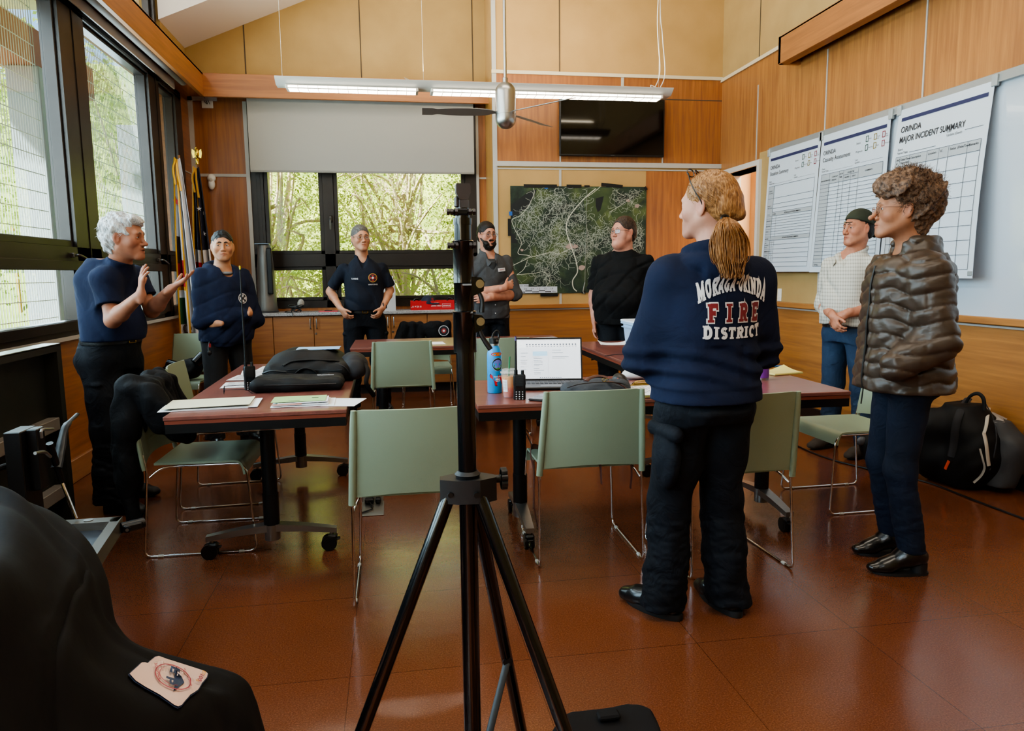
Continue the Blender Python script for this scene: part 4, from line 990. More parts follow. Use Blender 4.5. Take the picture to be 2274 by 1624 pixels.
mb=MB(); mb.bx(-.215,-.085,3.95,4.20,.001,.005,.001); mb.bx(-.21,-.09,4.19,4.20,.0,.10); mb.build('cover',STEEL,t,True,smooth=None)
mb=MB(); mb.box((-.17,4.17,.02),(.05,.04,.03),.006); mb.box((-.12,4.17,.02),(.03,.04,.03),.006); mb.tube([(-.17,4.15,.02),(-.15,4.05,.012),(-.22,3.98,.01)],.004,6,smooth=5); mb.build('plug',BLKPL,t,True)
for k,(x,lab) in enumerate(((-2.098,'white power outlet low on the left wall behind the chairs'),)):
    for y in (6.15,6.45):
        t=thing('power_outlet',lab if y<6.3 else 'white power outlet further along the left wall, second of two','outlet',(XL,y,.42))
        mb=MB(); mb.bx(XL+.001,XL+.010,y-.036,y+.036,.36,.48,.003); mb.build('plate',WHITE,t,True,smooth=None)
        mb=MB(); [mb.bx(XL+.010,XL+.0115,y-.014,y+.014,z-.015,z+.015) for z in (.395,.445)]; mb.build('socket',mat('socket_grey','#8e8e92',.5),t,True,smooth=None)
s1=onx(1718,655,XR); s2=onx(1732,655,XR)
for c,lab,mm,nm in ((s1,'metal key switch on the wall beside the doorway',STEEL,1),(s2,'white light switch on the right wall below the charts',WHITE,2)):
    t=thing('light_switch',lab,'switch',(XR,c.y,c.z))
    mb=MB(); mb.bx(XR-.008,XR-.001,c.y-.035,c.y+.035,c.z-.06,c.z+.06,.003); mb.build('plate',mm,t,True,smooth=None)
    mb=MB(); mb.bx(XR-.012,XR-.008,c.y-.016,c.y+.016,c.z-.03,c.z+.03,.002); mb.build('toggle',BLKPL if nm==1 else WHITE,t,True,smooth=None)
# ================================================================ things on the tables, counter and floor
TZ=.7355
def sheet(name,label,c,w,h,rz,z,m=PAPER,group=None,curl=0,print_=None,thick=.0012):
    t=thing(name,label,'paper',(c[0],c[1],z),rz,group)
    mb=MB(); mb.grid(lambda u,v:((u-.5)*w,(v-.5)*h,.0014+curl*(abs(u-.5)*2)**4*abs(v-.2)),8,8,thick); mb.build('page',m,t,smooth=60)
    if print_:
        mb=MB(); rr=random.Random(int(c[0]*1000+c[1]*100))
        for i in range(print_):
            y=h*(.42-.84*i/print_); x0=-w*.42; x=x0
            while x<w*.42:
                l=rr.uniform(.01,.05); 
                if x+l>w*.42: break
                mb.add([(x,y-.0018,.0022),(x+l,y-.0018,.0022),(x+l,y+.0018,.0022),(x,y+.0018,.0022)],[(0,1,2,3)]); x+=l+rr.uniform(.004,.02)
        mb.build('printed_text',mat('grey_ink','#70747c',.7),t,smooth=None)
    return t
GP='loose papers lying on the tables'
c=onz(470,902,TZ); t=thing('file_folder','cream manila folder stuffed with papers at the near end of the left table','folder',(c.x-.0,c.y+.02,TZ),rad(4))
mb=MB(); mb.grid(lambda u,v:((u-.5)*.38-.02,(v-.5)*.25,.002+.002*math.sin(v*3)),6,6,.0015); mb.grid(lambda u,v:((u-.5)*.36+.03,(v-.5)*.23-.01,.006),4,4,.003); mb.build('papers',PAPER,t)
mb=MB(); mb.grid(lambda u,v:((u-.5)*.37-.01,(v-.5)*.24,.013+.004*u*(1-v)),8,6,.0012); mb.build('cover',mat('manila','#d9d5b8',.6),t)
c=onz(700,895,TZ); t=thing('document_stack','stack of papers and booklets with a green booklet on top','papers',(c.x-.05,c.y,TZ),rad(2))
mb=MB(); mb.grid(lambda u,v:((u-.5)*.28,(v-.5)*.19,.004+.001*math.sin(9*u)),6,5,.003); mb.grid(lambda u,v:((u-.5)*.25-.01,(v-.5)*.17,.010),4,4,.003); mb.grid(lambda u,v:((u-.5)*.22,(v-.5)*.15,.016+.003*u),4,4,.003); mb.build('pages',PAPER,t)
mb=MB(); mb.grid(lambda u,v:((u-.5)*.24-.02,(v-.5)*.15+.01,.022),4,4,.002); gb=mb.build('green_booklet',mat('green_cover','#a5c688',.55),t); 
mb=MB(); [mb.box((.05,.01+dy,.0228),(.03,.004,.0004)) for dy in (0,.012)]; mb.box((-.04,-.045,.0228),(.05,.003,.0004)); mb.build('cover_print',INK,gb,smooth=None)
mb=MB(); mb.grid(lambda u,v:((u-.5)*.13-.07,(v-.5)*.03-.075,.012),3,3,.001); mb.build('pink_slip',mat('pink_slip','#cf9183',.6),t)
c=onz(755,893,TZ); sheet('paper_sheet','white sheet of paper overhanging the right edge of the left table',(c.x-.03,c.y),.26,.20,rad(-14),TZ,PAPER,GP)
for px,py,rz,lab in ((555,853,4,'printed schedule sheet near the radio on the left table, closest of the white sheets'),(570,838,-6,'printed white sheet in the middle of the spread papers'),(590,826,8,'printed white sheet overlapping others beside the black backpack'),(625,818,-3,'printed form with a heading, farthest of the papers on the left table')):
    c=onz(px,py,TZ+.003); sheet('paper_sheet',lab,(c.x,c.y),.28,.216,rad(rz),TZ+.001*(4-px%4),PAPER,GP,print_=12)
c=onz(950,763,TZ); sheet('paper_sheet','single white sheet on the far table left of the tripod pole',(c.x,c.y),.28,.22,rad(3),TZ,PAPER,GP)
c=onz(1210,752,TZ); sheet('paper_sheet','white sheet at the right end of the far table',(c.x,c.y),.28,.22,rad(16),TZ,PAPER,GP)
c=onz(1365,764,TZ); sheet('paper_sheet','crumpled white sheet on the right-hand table near its corner',(c.x,c.y),.25,.20,rad(-6),TZ,PAPER,GP,curl=.03)
# reading glasses
def glasses_mesh(t,mL,mF,w=.062,wire=.0012,nm_l='lens',open_=0):
    for s in (-1,1):
        pts=[(s*(.034+math.cos(a)*.025),0,math.sin(a)*.017-.0) for a in [2*PI*i/18 for i in range(18)]]
        mb=MB(); mb.tube(pts,wire,6,closed=True,cap=False); mb.tube([(s*.059,0,.008),(s*.066,-.006,.010),(s*.072,-.02,.010)],wire*1.2,6,smooth=3)
        mb.tube([(s*.072,-.02,.010),(s*(.073+open_),-.09,.008),(s*(.071+open_),-.115,.0),(s*(.069+open_),-.135,-.018)],wire*1.3,6,smooth=4); mb.build('rim',mF,t)
        mb=MB(); mb.add([(s*(.034+math.cos(a)*.024),0,math.sin(a)*.016) for a in [2*PI*i/18 for i in range(18)]],[tuple(range(18))]); mb.build(nm_l,mL,t,smooth=None)
    mb=MB(); mb.tube([(-.010,0,.004),(0,.003,.008),(.010,0,.004)],wire,6,smooth=4); mb.build('bridge',mF,t)
LENS=glassmat('lens_glass','#eef2f2',1.2)
c=onz(512,874,TZ); t=thing('eyeglasses','folded-open reading glasses with dark temples lying on the left table','eyeglasses',(c.x-.03,c.y,TZ+.019),rad(100)); glasses_mesh(t,LENS,mat('glasses_dark','#2a2430',.35,.6))
# handheld radios
def radio(label,x,y,rz,h,ant,clip=True,keys=True,tip='#c8b400'):
    t=thing('handheld_radio',label,'radio',(x,y,TZ),rz)
    mb=MB(); w=.058; d=.034
    mb.skin([[V(sx*w/2*k,sy*d/2*k,z) for sx,sy in ((-1,-.6),(-.8,-1),(.8,-1),(1,-.6),(1,.6),(.8,1),(-.8,1),(-1,.6))] for z,k in ((0,.9),(.004,1),(h*.55,.96),(h*.6,1),(h*.93,1),(h,.92))]); mb.build('body',BLKPL,t,smooth=40)
    mb=MB(); mb.cyl((-w*.28,0,h-.004),(-w*.28,0,h+.022),.0085,n=14); mb.cyl((-w*.28,0,h+.02),(-w*.28,0,h+ant),.0058,.0028,n=12); a=mb.build('antenna',BLACK,t)
    mb=MB(); mb.cyl((-w*.28,0,h+ant-.02),(-w*.28,0,h+ant-.002),.0042,n=12); mb.build('tip_band',mat('band_'+tip[1:],tip,.5),a)
    mb=MB(); mb.cyl((w*.25,0,h-.002),(w*.25,0,h+.020),.008,.007,n=16); mb.build('volume_knob',BLKPL,t)
    mb=MB(); 
    for i in range(8): mb.box((0,-d/2-.0006,h*.9-i*.0052),(w*.62,.002,.0022))
    mb.build('speaker_grille',mat('grille','#26262a',.5),t,smooth=None)
    mb=MB(); mb.box((0,-d/2-.0008,h*.47),(w*.55,.002,.018),.001); mb.build('display',mat('lcd','#16181a',.15),t,smooth=None)
    if keys:
        mb=MB(); [mb.box((-w*.25+i*w*.25,-d/2-.001,h*.32-j*.011),(.0055,.003,.0045),.001) for i in range(3) for j in range(4)]; mb.build('keypad_button',mat('key_white','#cfcfcf',.5),t,smooth=None)
    return t
c=onz(556,866,TZ); radio('black two-way radio with a tall whip antenna standing on the left table',c.x,c.y,rad(20),.125,.52,tip='#c8b400')
c=onz(1154,887,TZ); r_=radio('black handheld radio with keypad standing in front of the laptop',c.x,c.y,rad(-12),.118,.18,tip='#5b4b86')
# blue steel bottle
c=onz(1099,872,TZ); bx_,by_=c.x,c.y
t=thing('water_bottle','bright blue steel water bottle with stickers and black loop cap','bottle',(bx_,by_,TZ),rad(0))
BB=mat('blue_enamel','#1f8fd0',.38)
Rb=.0365
mb=MB(); mb.lathe([(.001,0),(.033,0),(Rb,.004),(Rb,.185),(.035,.20),(.028,.222),(.0225,.232),(.0225,.236),(.001,.236)],(0,0,0),36); body=mb.build('body',BB,t,smooth=50)
mb=MB(); mb.lathe([(.001,.236),(.0215,.236),(.0215,.247),(.001,.247)],(0,0,0),28); mb.build('neck_ring',STEEL,t)
mb=MB(); mb.lathe([(.001,.246),(.0245,.246),(.0245,.272),(.02,.277),(.001,.278)],(0,0,0),28); cap=mb.build('cap',BLKPL,t,smooth=40)
mb=MB(); mb.tube([(-.012,-.012,.268),(-.004,-.004,.292),(.012,.0,.308),(.024,.0,.300),(.024,0,.280),(.020,-.004,.266)],.0055,8,smooth=5,flat=.45,up=(0,1,0)); mb.build('carry_loop',BLKPL,cap,smooth=60)
mb=MB(); mb.cyl((.010,-.023,.262),(.010,-.027,.262),.005,n=16); mb.build('hinge_pin',STEEL,cap)
def oncyl(mb,vs,fs,R,ang0,z0,o=.0006): mb.add([V(math.sin(ang0+v.x/R)*(R+o),-math.cos(ang0+v.x/R)*(R+o),z0+v.y) for v in vs],fs)
def disc(r,n=28,cx=0,cy=0): return [V(cx+math.cos(2*PI*i/n)*r,cy+math.sin(2*PI*i/n)*r,0) for i in range(n)],[(i,(i+1)%n,n) for i in range(n)]
def sticker(mbR,poly,ang,z,R,o): # fan around centroid
    cx=sum(p[0] for p in poly)/len(poly); cy=sum(p[1] for p in poly)/len(poly); n=len(poly)
    oncyl(mbR,[V(*p,0) for p in poly]+[V(cx,cy,0)],[(i,(i+1)%n,n) for i in range(n)],R,ang,z,o)
SR=mat('sticker_red','#b3202b',.4); SK=mat('sticker_black','#16181c',.4); SW=mat('sticker_white','#e4e4e4',.4)
ca=rad(-6)
pill=[(.031*math.cos(a)+(.0 if math.cos(a)>0 else 0),.009*math.sin(a)) for a in [2*PI*i/24 for i in range(24)]]
mb=MB(); sticker(mb,pill,ca+.35,.196,Rb,.0005); mb.build('sticker',SR,body,smooth=60)
mb=MB(); vs,fs=text_mesh('CSD',size=.017,bold=.0005,width=.044); oncyl(mb,[v-V(0,.006,0) for v in vs],fs,Rb,ca+.35,.196,.0011); mb.build('sticker_text',mat('sticker_orange','#e08a2b',.4),body,smooth=None)
ccirc=[(.030*math.cos(a),.033*math.sin(a)) for a in [2*PI*i/32 for i in range(32)]]
for sc_,mm,o in ((1,mat('sticker_grey','#9a9ca0',.4),.0005),(.93,SK,.0008),(.72,mat('sticker_violet','#6b74c4',.4),.0011)):
    mb=MB(); sticker(mb,[(a*sc_,b_*sc_) for a,b_ in ccirc],ca+.45,.145,Rb,o); mb.build('sticker',mm,body,smooth=60)
mb=MB(); sticker(mb,[(.0215*math.cos(a),.0235*math.sin(a)) for a in [PI+PI*i/16 for i in range(17)]],ca+.45,.144,Rb,.0014); mb.build('sticker',mat('sticker_green','#4d8a3a',.4),body,smooth=60)
cow=[(-.034,.022),(-.030,.028),(-.024,.022),(.010,.022),(.030,.020),(.036,.012),(.034,.0),(.034,-.022),(.027,-.022),(.026,-.006),(.004,-.008),(.0,-.022),(.004,-.030),(-.006,-.031),(-.009,-.026),(-.012,-.008),(-.020,.004),(-.034,.010)]
for sc_,mm,o in ((1.07,SK,.0005),(.98,SR,.0009)):
    mb=MB(); vv=[V(x*sc_,y*sc_,0) for x,y in cow]; bmx=bmesh.new(); f=bmx.faces.new([bmx.verts.new(v) for v in vv]); r=bmesh.ops.triangulate(bmx,faces=[f]); bmx.verts.index_update(); 
    oncyl(mb,[v.co.copy() for v in bmx.verts],[tuple(v.index for v in f.verts) for f in bmx.faces],Rb,ca+.25,.070,o); bmx.free(); mb.build('sticker',mm,body,smooth=None)
mb=MB(); 
for s_,z_,sz,w_ in (('TERRY BLACK\'S',.081,.0085,.040),('BBQ',.068,.012,.024),('AUSTIN TX',.0605,.005,.022)):
    vs,fs=text_mesh(s_,size=sz,bold=.0003,width=w_); oncyl(mb,[v+V(.006,0,0) for v in vs],fs,Rb,ca+.25,z_,.0014)
mb.build('sticker_text',SW,body,smooth=None)
# iced tea cup
c=onz(1131,882,TZ); t=thing('iced_tea_cup','clear plastic cup of amber iced tea with green straw and white label','cup',(c.x,c.y,TZ),rad(0))
m=bpy.data.materials.new('clear_plastic'); m.use_nodes=True; b=m.node_tree.nodes['Principled BSDF']; setin(b,rough=.08,alpha=.22); b.inputs['Base Color'].default_value=(.9,.9,.9,1); CLP=m
mb=MB(); mb.lathe([(.026,0),(.028,.002),(.0385,.115),(.041,.118),(.041,.120),(.0375,.121)],(0,0,0),36); mb.build('cup',CLP,t,smooth=50)
TEA,nt,b=newmat('iced_tea'); tcn=nt.nodes.new('ShaderNodeTexCoord'); sx=nt.nodes.new('ShaderNodeSeparateXYZ'); r=nt.nodes.new('ShaderNodeValToRGB'); mr=nt.nodes.new('ShaderNodeMapRange'); mr.inputs['From Max'].default_value=.105; nz=nt.nodes.new('ShaderNodeTexVoronoi'); nz.inputs['Scale'].default_value=70; mx=nt.nodes.new('ShaderNodeMixRGB'); mx.inputs[0].default_value=.35
nt.links.new(tcn.outputs['Object'],sx.inputs[0]); nt.links.new(sx.outputs['Z'],mr.inputs[0]); nt.links.new(mr.outputs[0],r.inputs[0]); e=r.color_ramp.elements; e[0].color=srgb('#8f2a14'); e[1].color=srgb('#d99a52'); q=e.new(.42); q.color=srgb('#c4501f'); q=e.new(.5); q.color=srgb('#cf7a34')
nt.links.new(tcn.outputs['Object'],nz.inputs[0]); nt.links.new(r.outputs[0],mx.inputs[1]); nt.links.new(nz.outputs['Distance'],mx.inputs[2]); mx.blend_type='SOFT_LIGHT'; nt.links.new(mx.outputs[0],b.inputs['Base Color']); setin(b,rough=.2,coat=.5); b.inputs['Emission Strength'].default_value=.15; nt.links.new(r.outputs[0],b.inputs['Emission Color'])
mb=MB(); mb.lathe([(.001,.002),(.0255,.002),(.0365,.102),(.001,.103)],(0,0,0),32); mb.build('drink',TEA,t,smooth=50)
mb=MB(); mb.lathe([(.042,.118),(.043,.121),(.042,.124),(.036,.126),(.034,.136),(.020,.139),(.001,.139)],(0,0,0),36); mb.build('lid',CLP,t,smooth=50)
mb=MB(); mb.tube([(-.008,-.010,.012),(.004,0,.195)],.0038,10); mb.build('straw',mat('green_straw','#1f7a4a',.4),t)
mb=MB(); mb.grid(lambda u,v:(math.sin(-1.15+u*.75)*(.0283+.0095*(.03+.06*v)/.115*1.0+.0012+.0),-math.cos(-1.15+u*.75)*(.0283+.0105*(.03+.06*v)/.115+.0012),.03+.058*v),8,4); lb=mb.build('label',PAPER,t,smooth=60)
mb=MB(); [mb.grid(lambda u,v,i=i:(math.sin(-1.10+u*.6)*(.0285+.0105*(.04+.0055*i)/.115+.0022),-math.cos(-1.10+u*.6)*(.0285+.0105*(.04+.0055*i)/.115+.0022),.04+.0055*i+.0012*v),5,2) for i in range(8)]; mb.build('label_print',mat('grey_ink2','#6d7180',.7),lb,smooth=None)
# laptop
la,lb_,lc,ld=V(.655,3.52,TZ),V(.99,3.60,TZ),None,None
t=thing('laptop','open black laptop with a mail window on its bright screen','laptop',(.80,3.66,TZ),rad(-9))
w,d=.36,.25
mb=MB(); mb.box((0,-.0,.009),(w,d,.014),.004); lbase=mb.build('base',BLKPL,t,smooth=None)
mb=MB(); 
for j in range(5):
    for i in range(15): mb.box((-w*.44+i*w*.063,d*.36-j*.021,.0168),(.018,.016,.002),.001)
mb.build('keyboard_key',mat('key_dark','#2a2b2f',.5),lbase,smooth=None)
mb=MB(); mb.box((0,-d*.28,.0166),(.11,.065,.0008)); mb.build('touchpad',mat('pad_dark','#1b1c1f',.3),lbase,smooth=None)
tilt=rad(16); H_=.235
S=T((0,d/2-.004,.014),(rad(90)-tilt,0,0))   # local x right, y up the screen, z towards viewer
S=Matrix.Translation((0,d/2-.004,.014)) @ Matrix(((1,0,0,0),(0,math.sin(tilt),-math.cos(tilt),0),(0,math.cos(tilt),math.sin(tilt),0),(0,0,0,1)))
mb=MB(); mb.X=S; mb.bx(-w/2,w/2,0,H_,-.006,0,.003); sc_=mb.build('screen_lid',BLKPL,t,smooth=None)
def srect(name,rects,col,e,z=.0008,par=sc_):
    mb=MB(); mb.X=S
    for (x0,x1,y0,y1) in rects: mb.add([(x0,y0,z),(x1,y0,z),(x1,y1,z),(x0,y1,z)],[(0,1,2,3)])
    return mb.build(name,emit('screen_'+name,col,e),par,smooth=None)
sw=w/2-.008
srect('display',[(-sw,sw,.010,H_-.010)],'#e6e8ee',.75)
srect('toolbar',[(-sw,sw,H_-.055,H_-.018)],'#f4f5f8',.8,.0011)
srect('selected_mail',[(-sw+.085,-sw+.165,.135,.160)],'#a9d4ee',.7,.0012)
rr=random.Random(3)
rc_=[(-sw+.05+i*.0165,-sw+.058+i*.0165,H_-.042,H_-.034) for i in range(17)]+[(-sw+.05+i*.0165,-sw+.060+i*.0165,H_-.050,H_-.047) for i in range(17)]+[(-sw+.09,-sw+.09+rr.uniform(.03,.06),y,y+.0018) for y in [.128,.12,.108,.1,.088,.08,.065,.055,.043,.035]]+[(-sw+.02,-sw+.02+rr.uniform(.015,.04),y,y+.0018) for y in [.15,.13,.11,.1,.09,.075,.06]]+[(-sw+.19,-sw+.19+l,y,y+.002) for y,l in ((.165,.05),(.15,.06),(.128,.09),(.12,.07))]+[(-.05+i*.011,-.044+i*.011,.014,.018) for i in range(11)]
srect('interface_text',rc_,'#6f7480',.35,.0014)
srect('sidebar',[(-sw+.168,-sw+.169,.022,.17),(-sw+.08,-sw+.081,.022,.17)],'#b9bcc4',.5,.0013)
# phone, brown-strapped grey bag on the chair seat and table edge
c=onz(1195,886,TZ); t=thing('smartphone','black smartphone lying on the table beside the radio','phone',(c.x+.02,c.y,TZ),rad(-35)); mb=MB(); mb.box((0,0,.0055),(.078,.155,.010),.004); mb.build('case',BLKPL,t,smooth=None); mb=MB(); mb.box((0,0,.0108),(.07,.146,.0006)); mb.build('screen',mat('phone_glass','#08090b',.05),t,smooth=None)
def sculpt(name,mats,par,lo,hi,h,fn,world=True,sm=1):
    f=Field(lo,hi,h); fn(f); me=f.mesh(name,sm); return link_mesh(name,me,mats,par,world)
CANV=mat('grey_canvas','#3c3f44',.85,bump=(300,.25)); LEA=mat('brown_leather','#4a2a22',.5)
bx,by=.95,3.47
t=thing('messenger_bag','grey canvas bag with brown leather straps lying on the laptop table','bag',(.96,3.36,TZ))
def fn(f):
    f.ell((.96,3.36,TZ+.030),(.17,.085,.045),.01); f.cone((.82,3.36,TZ+.028),(1.09,3.36,TZ+.028),.040,.038,.03); f.cut((0,0,TZ+.001),(0,0,-1)); f.warp(.006,30,3)
sculpt('body',CANV,t,(.76,3.24,TZ-.01),(1.16,3.48,TZ+.10),.005,fn)
mb=MB(); mb.tube([(.90,3.33,TZ+.072),(.93,3.36,TZ+.083),(.98,3.38,TZ+.088),(1.02,3.37,TZ+.080)],.014,8,smooth=5,flat=.5); mb.tube([(1.00,3.30,TZ+.074),(1.05,3.29,TZ+.062),(1.10,3.29,TZ+.03)],.008,8,smooth=5,flat=.4); mb.build('leather_strap',LEA,t,True,smooth=60)
mb=MB()
for q in ((.985,3.315,TZ+.079),(1.00,3.312,TZ+.077)): mb.tube([V(q)+V(math.cos(a)*.008,0,math.sin(a)*.008) for a in [2*PI*i/12 for i in range(12)]],.0016,6,closed=True,cap=False)
mb.build('brass_ring',mat('brass','#8f7a45',.3,1),t,True)
mb=MB(); mb.tube([(.80,3.30,TZ+.05),(.86,3.285,TZ+.068),(.95,3.28,TZ+.074),(1.05,3.285,TZ+.066),(1.11,3.31,TZ+.045)],.003,6,smooth=5); mb.build('zipper',BLKPL,t,True)
# sunglasses, mouse, cables
t=thing('sunglasses','dark sunglasses lying behind the grey bag on the laptop table','sunglasses',(1.02,3.60,TZ+.02),rad(60)); glasses_mesh(t,mat('dark_lens','#131315',.1),mat('sun_frame','#1a1a1c',.3),wire=.0022)
t=thing('computer_mouse','black upright computer mouse with an orange button','mouse',(1.12,3.47,TZ))
def fn(f):
    f.ell((1.12,3.47,TZ+.03),(.040,.055,.045),.01); f.ell((1.11,3.48,TZ+.05),(.030,.04,.035),.02); f.cut((0,0,TZ+.001),(0,0,-1))
sculpt('shell',BLKPL,t,(1.05,3.39,TZ-.01),(1.19,3.56,TZ+.10),.004,fn)
mb=MB(); mb.ball((1.092,3.432,TZ+.058),(.006,.004,.010),10); mb.build('thumb_button',mat('orange_button','#d9531e',.4),t,True)
mb=MB(); mb.tube([(.98,3.72,TZ+.01),(1.0,3.68,TZ+.005),(1.05,3.66,TZ+.02),(.99,3.63,TZ+.006),(.96,3.66,TZ+.012),(1.03,3.68,TZ+.025),(1.07,3.63,TZ+.006),(1.02,3.57,TZ+.006),(.98,3.60,TZ+.006)],.0028,7,smooth=8); mb.tube([(.93,3.80,TZ+.003),(1.02,3.83,TZ+.004),(1.10,3.80,TZ+.006),(1.10,3.72,TZ+.02),(1.07,3.70,TZ+.004)],.0022,6,smooth=8); tag(mb.build('charging_cable',BLKPL),'tangled black charging cable to the right of the laptop','cable')
# headset case / white eyeglass case, clipboard
c=onz(1402,842,TZ); t=thing('glasses_case','white clamshell case lying open-edged on the laptop table','case',(c.x+.03,c.y,TZ),rad(-8))
def fn(f):
    X,Y=c.x+.03,c.y; f.ell((X,Y,TZ+.024),(.085,.045,.026),.01); f.ell((X,Y,TZ+.034),(.08,.042,.028),.01); f.cut((0,0,TZ+.001),(0,0,-1))
sculpt('shell',mat('case_white','#d4d6d4',.35),t,(c.x-.09,c.y-.08,TZ-.01),(c.x+.15,c.y+.08,TZ+.08),.004,fn)
mb=MB(); mb.tube([(.083*math.cos(a),.0445*math.sin(a),.028) for a in [2*PI*i/28 for i in range(28)]],.0022,6,closed=True,cap=False); mb.build('seam',mat('case_seam','#a9abaa',.5),t)
cq=onz(1440,872,TZ); t=thing('clipboard','clipboard with brass clip holding a printed sheet and yellow pad','clipboard',(cq.x,cq.y,TZ),rad(-3))
mb=MB(); mb.box((0,0,.003),(.24,.33,.004),.001); mb.build('board',mat('hardboard','#7b5a3a',.5),t,smooth=None)
mb=MB(); mb.box((0,-.01,.010),(.225,.29,.008),.001); mb.build('yellow_pad',mat('pad_yellow','#cfc278',.6),t,smooth=None)
mb=MB(); mb.box((.01,-.02,.0155),(.215,.28,.002)); pg=mb.build('page',PAPER,t,smooth=None)
mb=MB(); [mb.box((-.08+i*.018,.08-j*.02,.0172),(.011,.006,.0005)) for i in range(10) for j in range(10) if (i+j)%3]; mb.build('printed_text',mat('grey_ink3','#8d93a5',.7),pg,smooth=None)
mb=MB(); mb.box((0,.135,.018),(.13,.028,.006),.002); mb.tube([(-.045,.13,.022),(-.03,.12,.036),(0,.118,.040),(.03,.12,.036),(.045,.13,.022)],.004,8,smooth=4); mb.cyl((-.04,.135,.022),(.04,.135,.022),.008,n=14); mb.build('clip',mat('brass_clip','#b59a5e',.25,1),t)
# purple bottle, yellow pad and pen, tub
c=onz(1692,843,TZ); t=thing('purple_bottle','tall purple insulated bottle with black lid on the right end of the laptop table','bottle',(c.x,c.y,TZ))
PUR=mat('purple_steel','#7d3a96',.35,.2)
mb=MB(); mb.lathe([(.001,.012),(.035,.012),(.0365,.02),(.0365,.185),(.034,.192),(.001,.192)],(0,0,0),32); bd=mb.build('body',PUR,t,smooth=50)
mb=MB(); mb.lathe([(.001,0),(.034,0),(.0352,.012),(.001,.012)],(0,0,0),32); mb.build('base_ring',STEEL,t,smooth=40)
mb=MB(); mb.lathe([(.001,.192),(.034,.192),(.034,.212),(.031,.216),(.001,.216)],(0,0,0),32); mb.build('lid',BLKPL,t,smooth=40)
mb=MB(); vs,fs=text_mesh('KK',size=.016); oncyl(mb,[V(-v.y,v.x,0) for v in vs],fs,.0365,1.0,.12); mb.build('logo',mat('logo_lilac','#b895c6',.4),bd,smooth=None)
c=onz(1735,829,TZ); t=thing('notepad','yellow legal pad with curled pages beside the purple bottle','notepad',(c.x-.01,c.y,TZ),rad(12))
mb=MB(); mb.box((0,0,.006),(.20,.15,.010),.001); mb.grid(lambda u,v:(-.095+.19*u,-.072+.146*v,.012+.025*max(0,u-.5)*2*v**2),8,8,.0006); mb.build('page',mat('legal_yellow','#d9cd7e',.6),t,smooth=60)
c=onz(1722,824,TZ); t=thing('ballpoint_pen','blue ballpoint pen resting on the yellow pad','pen',(c.x,c.y,TZ+.028),rad(2)); mb=MB(); mb.cyl((-.06,0,0),(.045,0,0),.0048,n=12); mb.build('barrel',mat('pen_blue','#2c5f9a',.3),t); mb=MB(); mb.cyl((.045,0,0),(.065,0,0),.0045,.001,n=12); mb.box((-.045,0,.006),(.04,.004,.002)); mb.build('tip',STEEL,t)
c=onz(1425,775,TZ); t=thing('plastic_tub','pale blue plastic tub with lid on the right-hand table','tub',(1.95,4.95,TZ))
TUB=mat('tub_blue','#a9c2dc',.4)
def sq(w,d_,z,x=1.99,y=4.95): return [V(x+sx*w/2,y+sy*d_/2,z) for sx,sy in ((-1,-.8),(-.8,-1),(.8,-1),(1,-.8),(1,.8),(.8,1),(-.8,1),(-1,.8))]
tz0=ony(1412,742,4.95).z; tx0=ony(1409,720,4.80).x
cx_=tx0+.13
mb=MB(); mb.skin([sq(.20,.26,TZ+.001,cx_),sq(.25,.31,TZ+.235,cx_)]); mb.build('tub',TUB,t,True,smooth=30)
mb=MB(); mb.skin([sq(.275,.335,TZ+.218,cx_),sq(.275,.335,TZ+.235,cx_)]); mb.skin([sq(.265,.325,TZ+.19,cx_),sq(.27,.33,TZ+.197,cx_)]); mb.build('rim',TUB,t,True,smooth=30)
mb=MB(); mb.skin([sq(.28,.34,TZ+.236,cx_),sq(.275,.335,TZ+.246,cx_)]); mb.build('lid',mat('tub_lid','#d5dde8',.4),t,True,smooth=30)
mb=MB(); p0=onz(1343,791,TZ+.002); p1=onz(1400,787,TZ+.002); mb.tube([p0,(p0+p1)/2+V(0,0,.006),p1,p1+V(.15,0,0)],.0028,6,smooth=4); tag(mb.build('loose_cable',BLKPL),'thin black cable lying across the right-hand table','cable')

def surf_pts(objs,pts,off=.004):
    out=[]; bvs=[BVHTree.FromPolygons([wmat(o)@v.co for v in o.data.vertices],[tuple(p.vertices) for p in o.data.polygons]) for o in objs]
    for px,py in pts:
        d=ray(px,py).normalized(); best=None
        for bv in bvs:
            h=bv.ray_cast(V(0,0,CAM_H),d,20)
            if h[0] is not None and (best is None or h[3]<best[1]): best=(h[0]-d*off,h[3])
        if best: out.append(best[0])
        else: out.append(V(0,0,CAM_H)+d*((out[-1] if out else wmat(objs[0]).translation)-V(0,0,CAM_H)).length)
    return out
def surf_strap(name,m,t,objs,pts,w,off=.004,flat=.35):
    P=surf_pts(objs,pts,off)
    if len(P)<2: return
    mb=MB(); mb.tube(P,w,8,smooth=5,flat=flat); return mb.build(name,m,t,True,smooth=60)
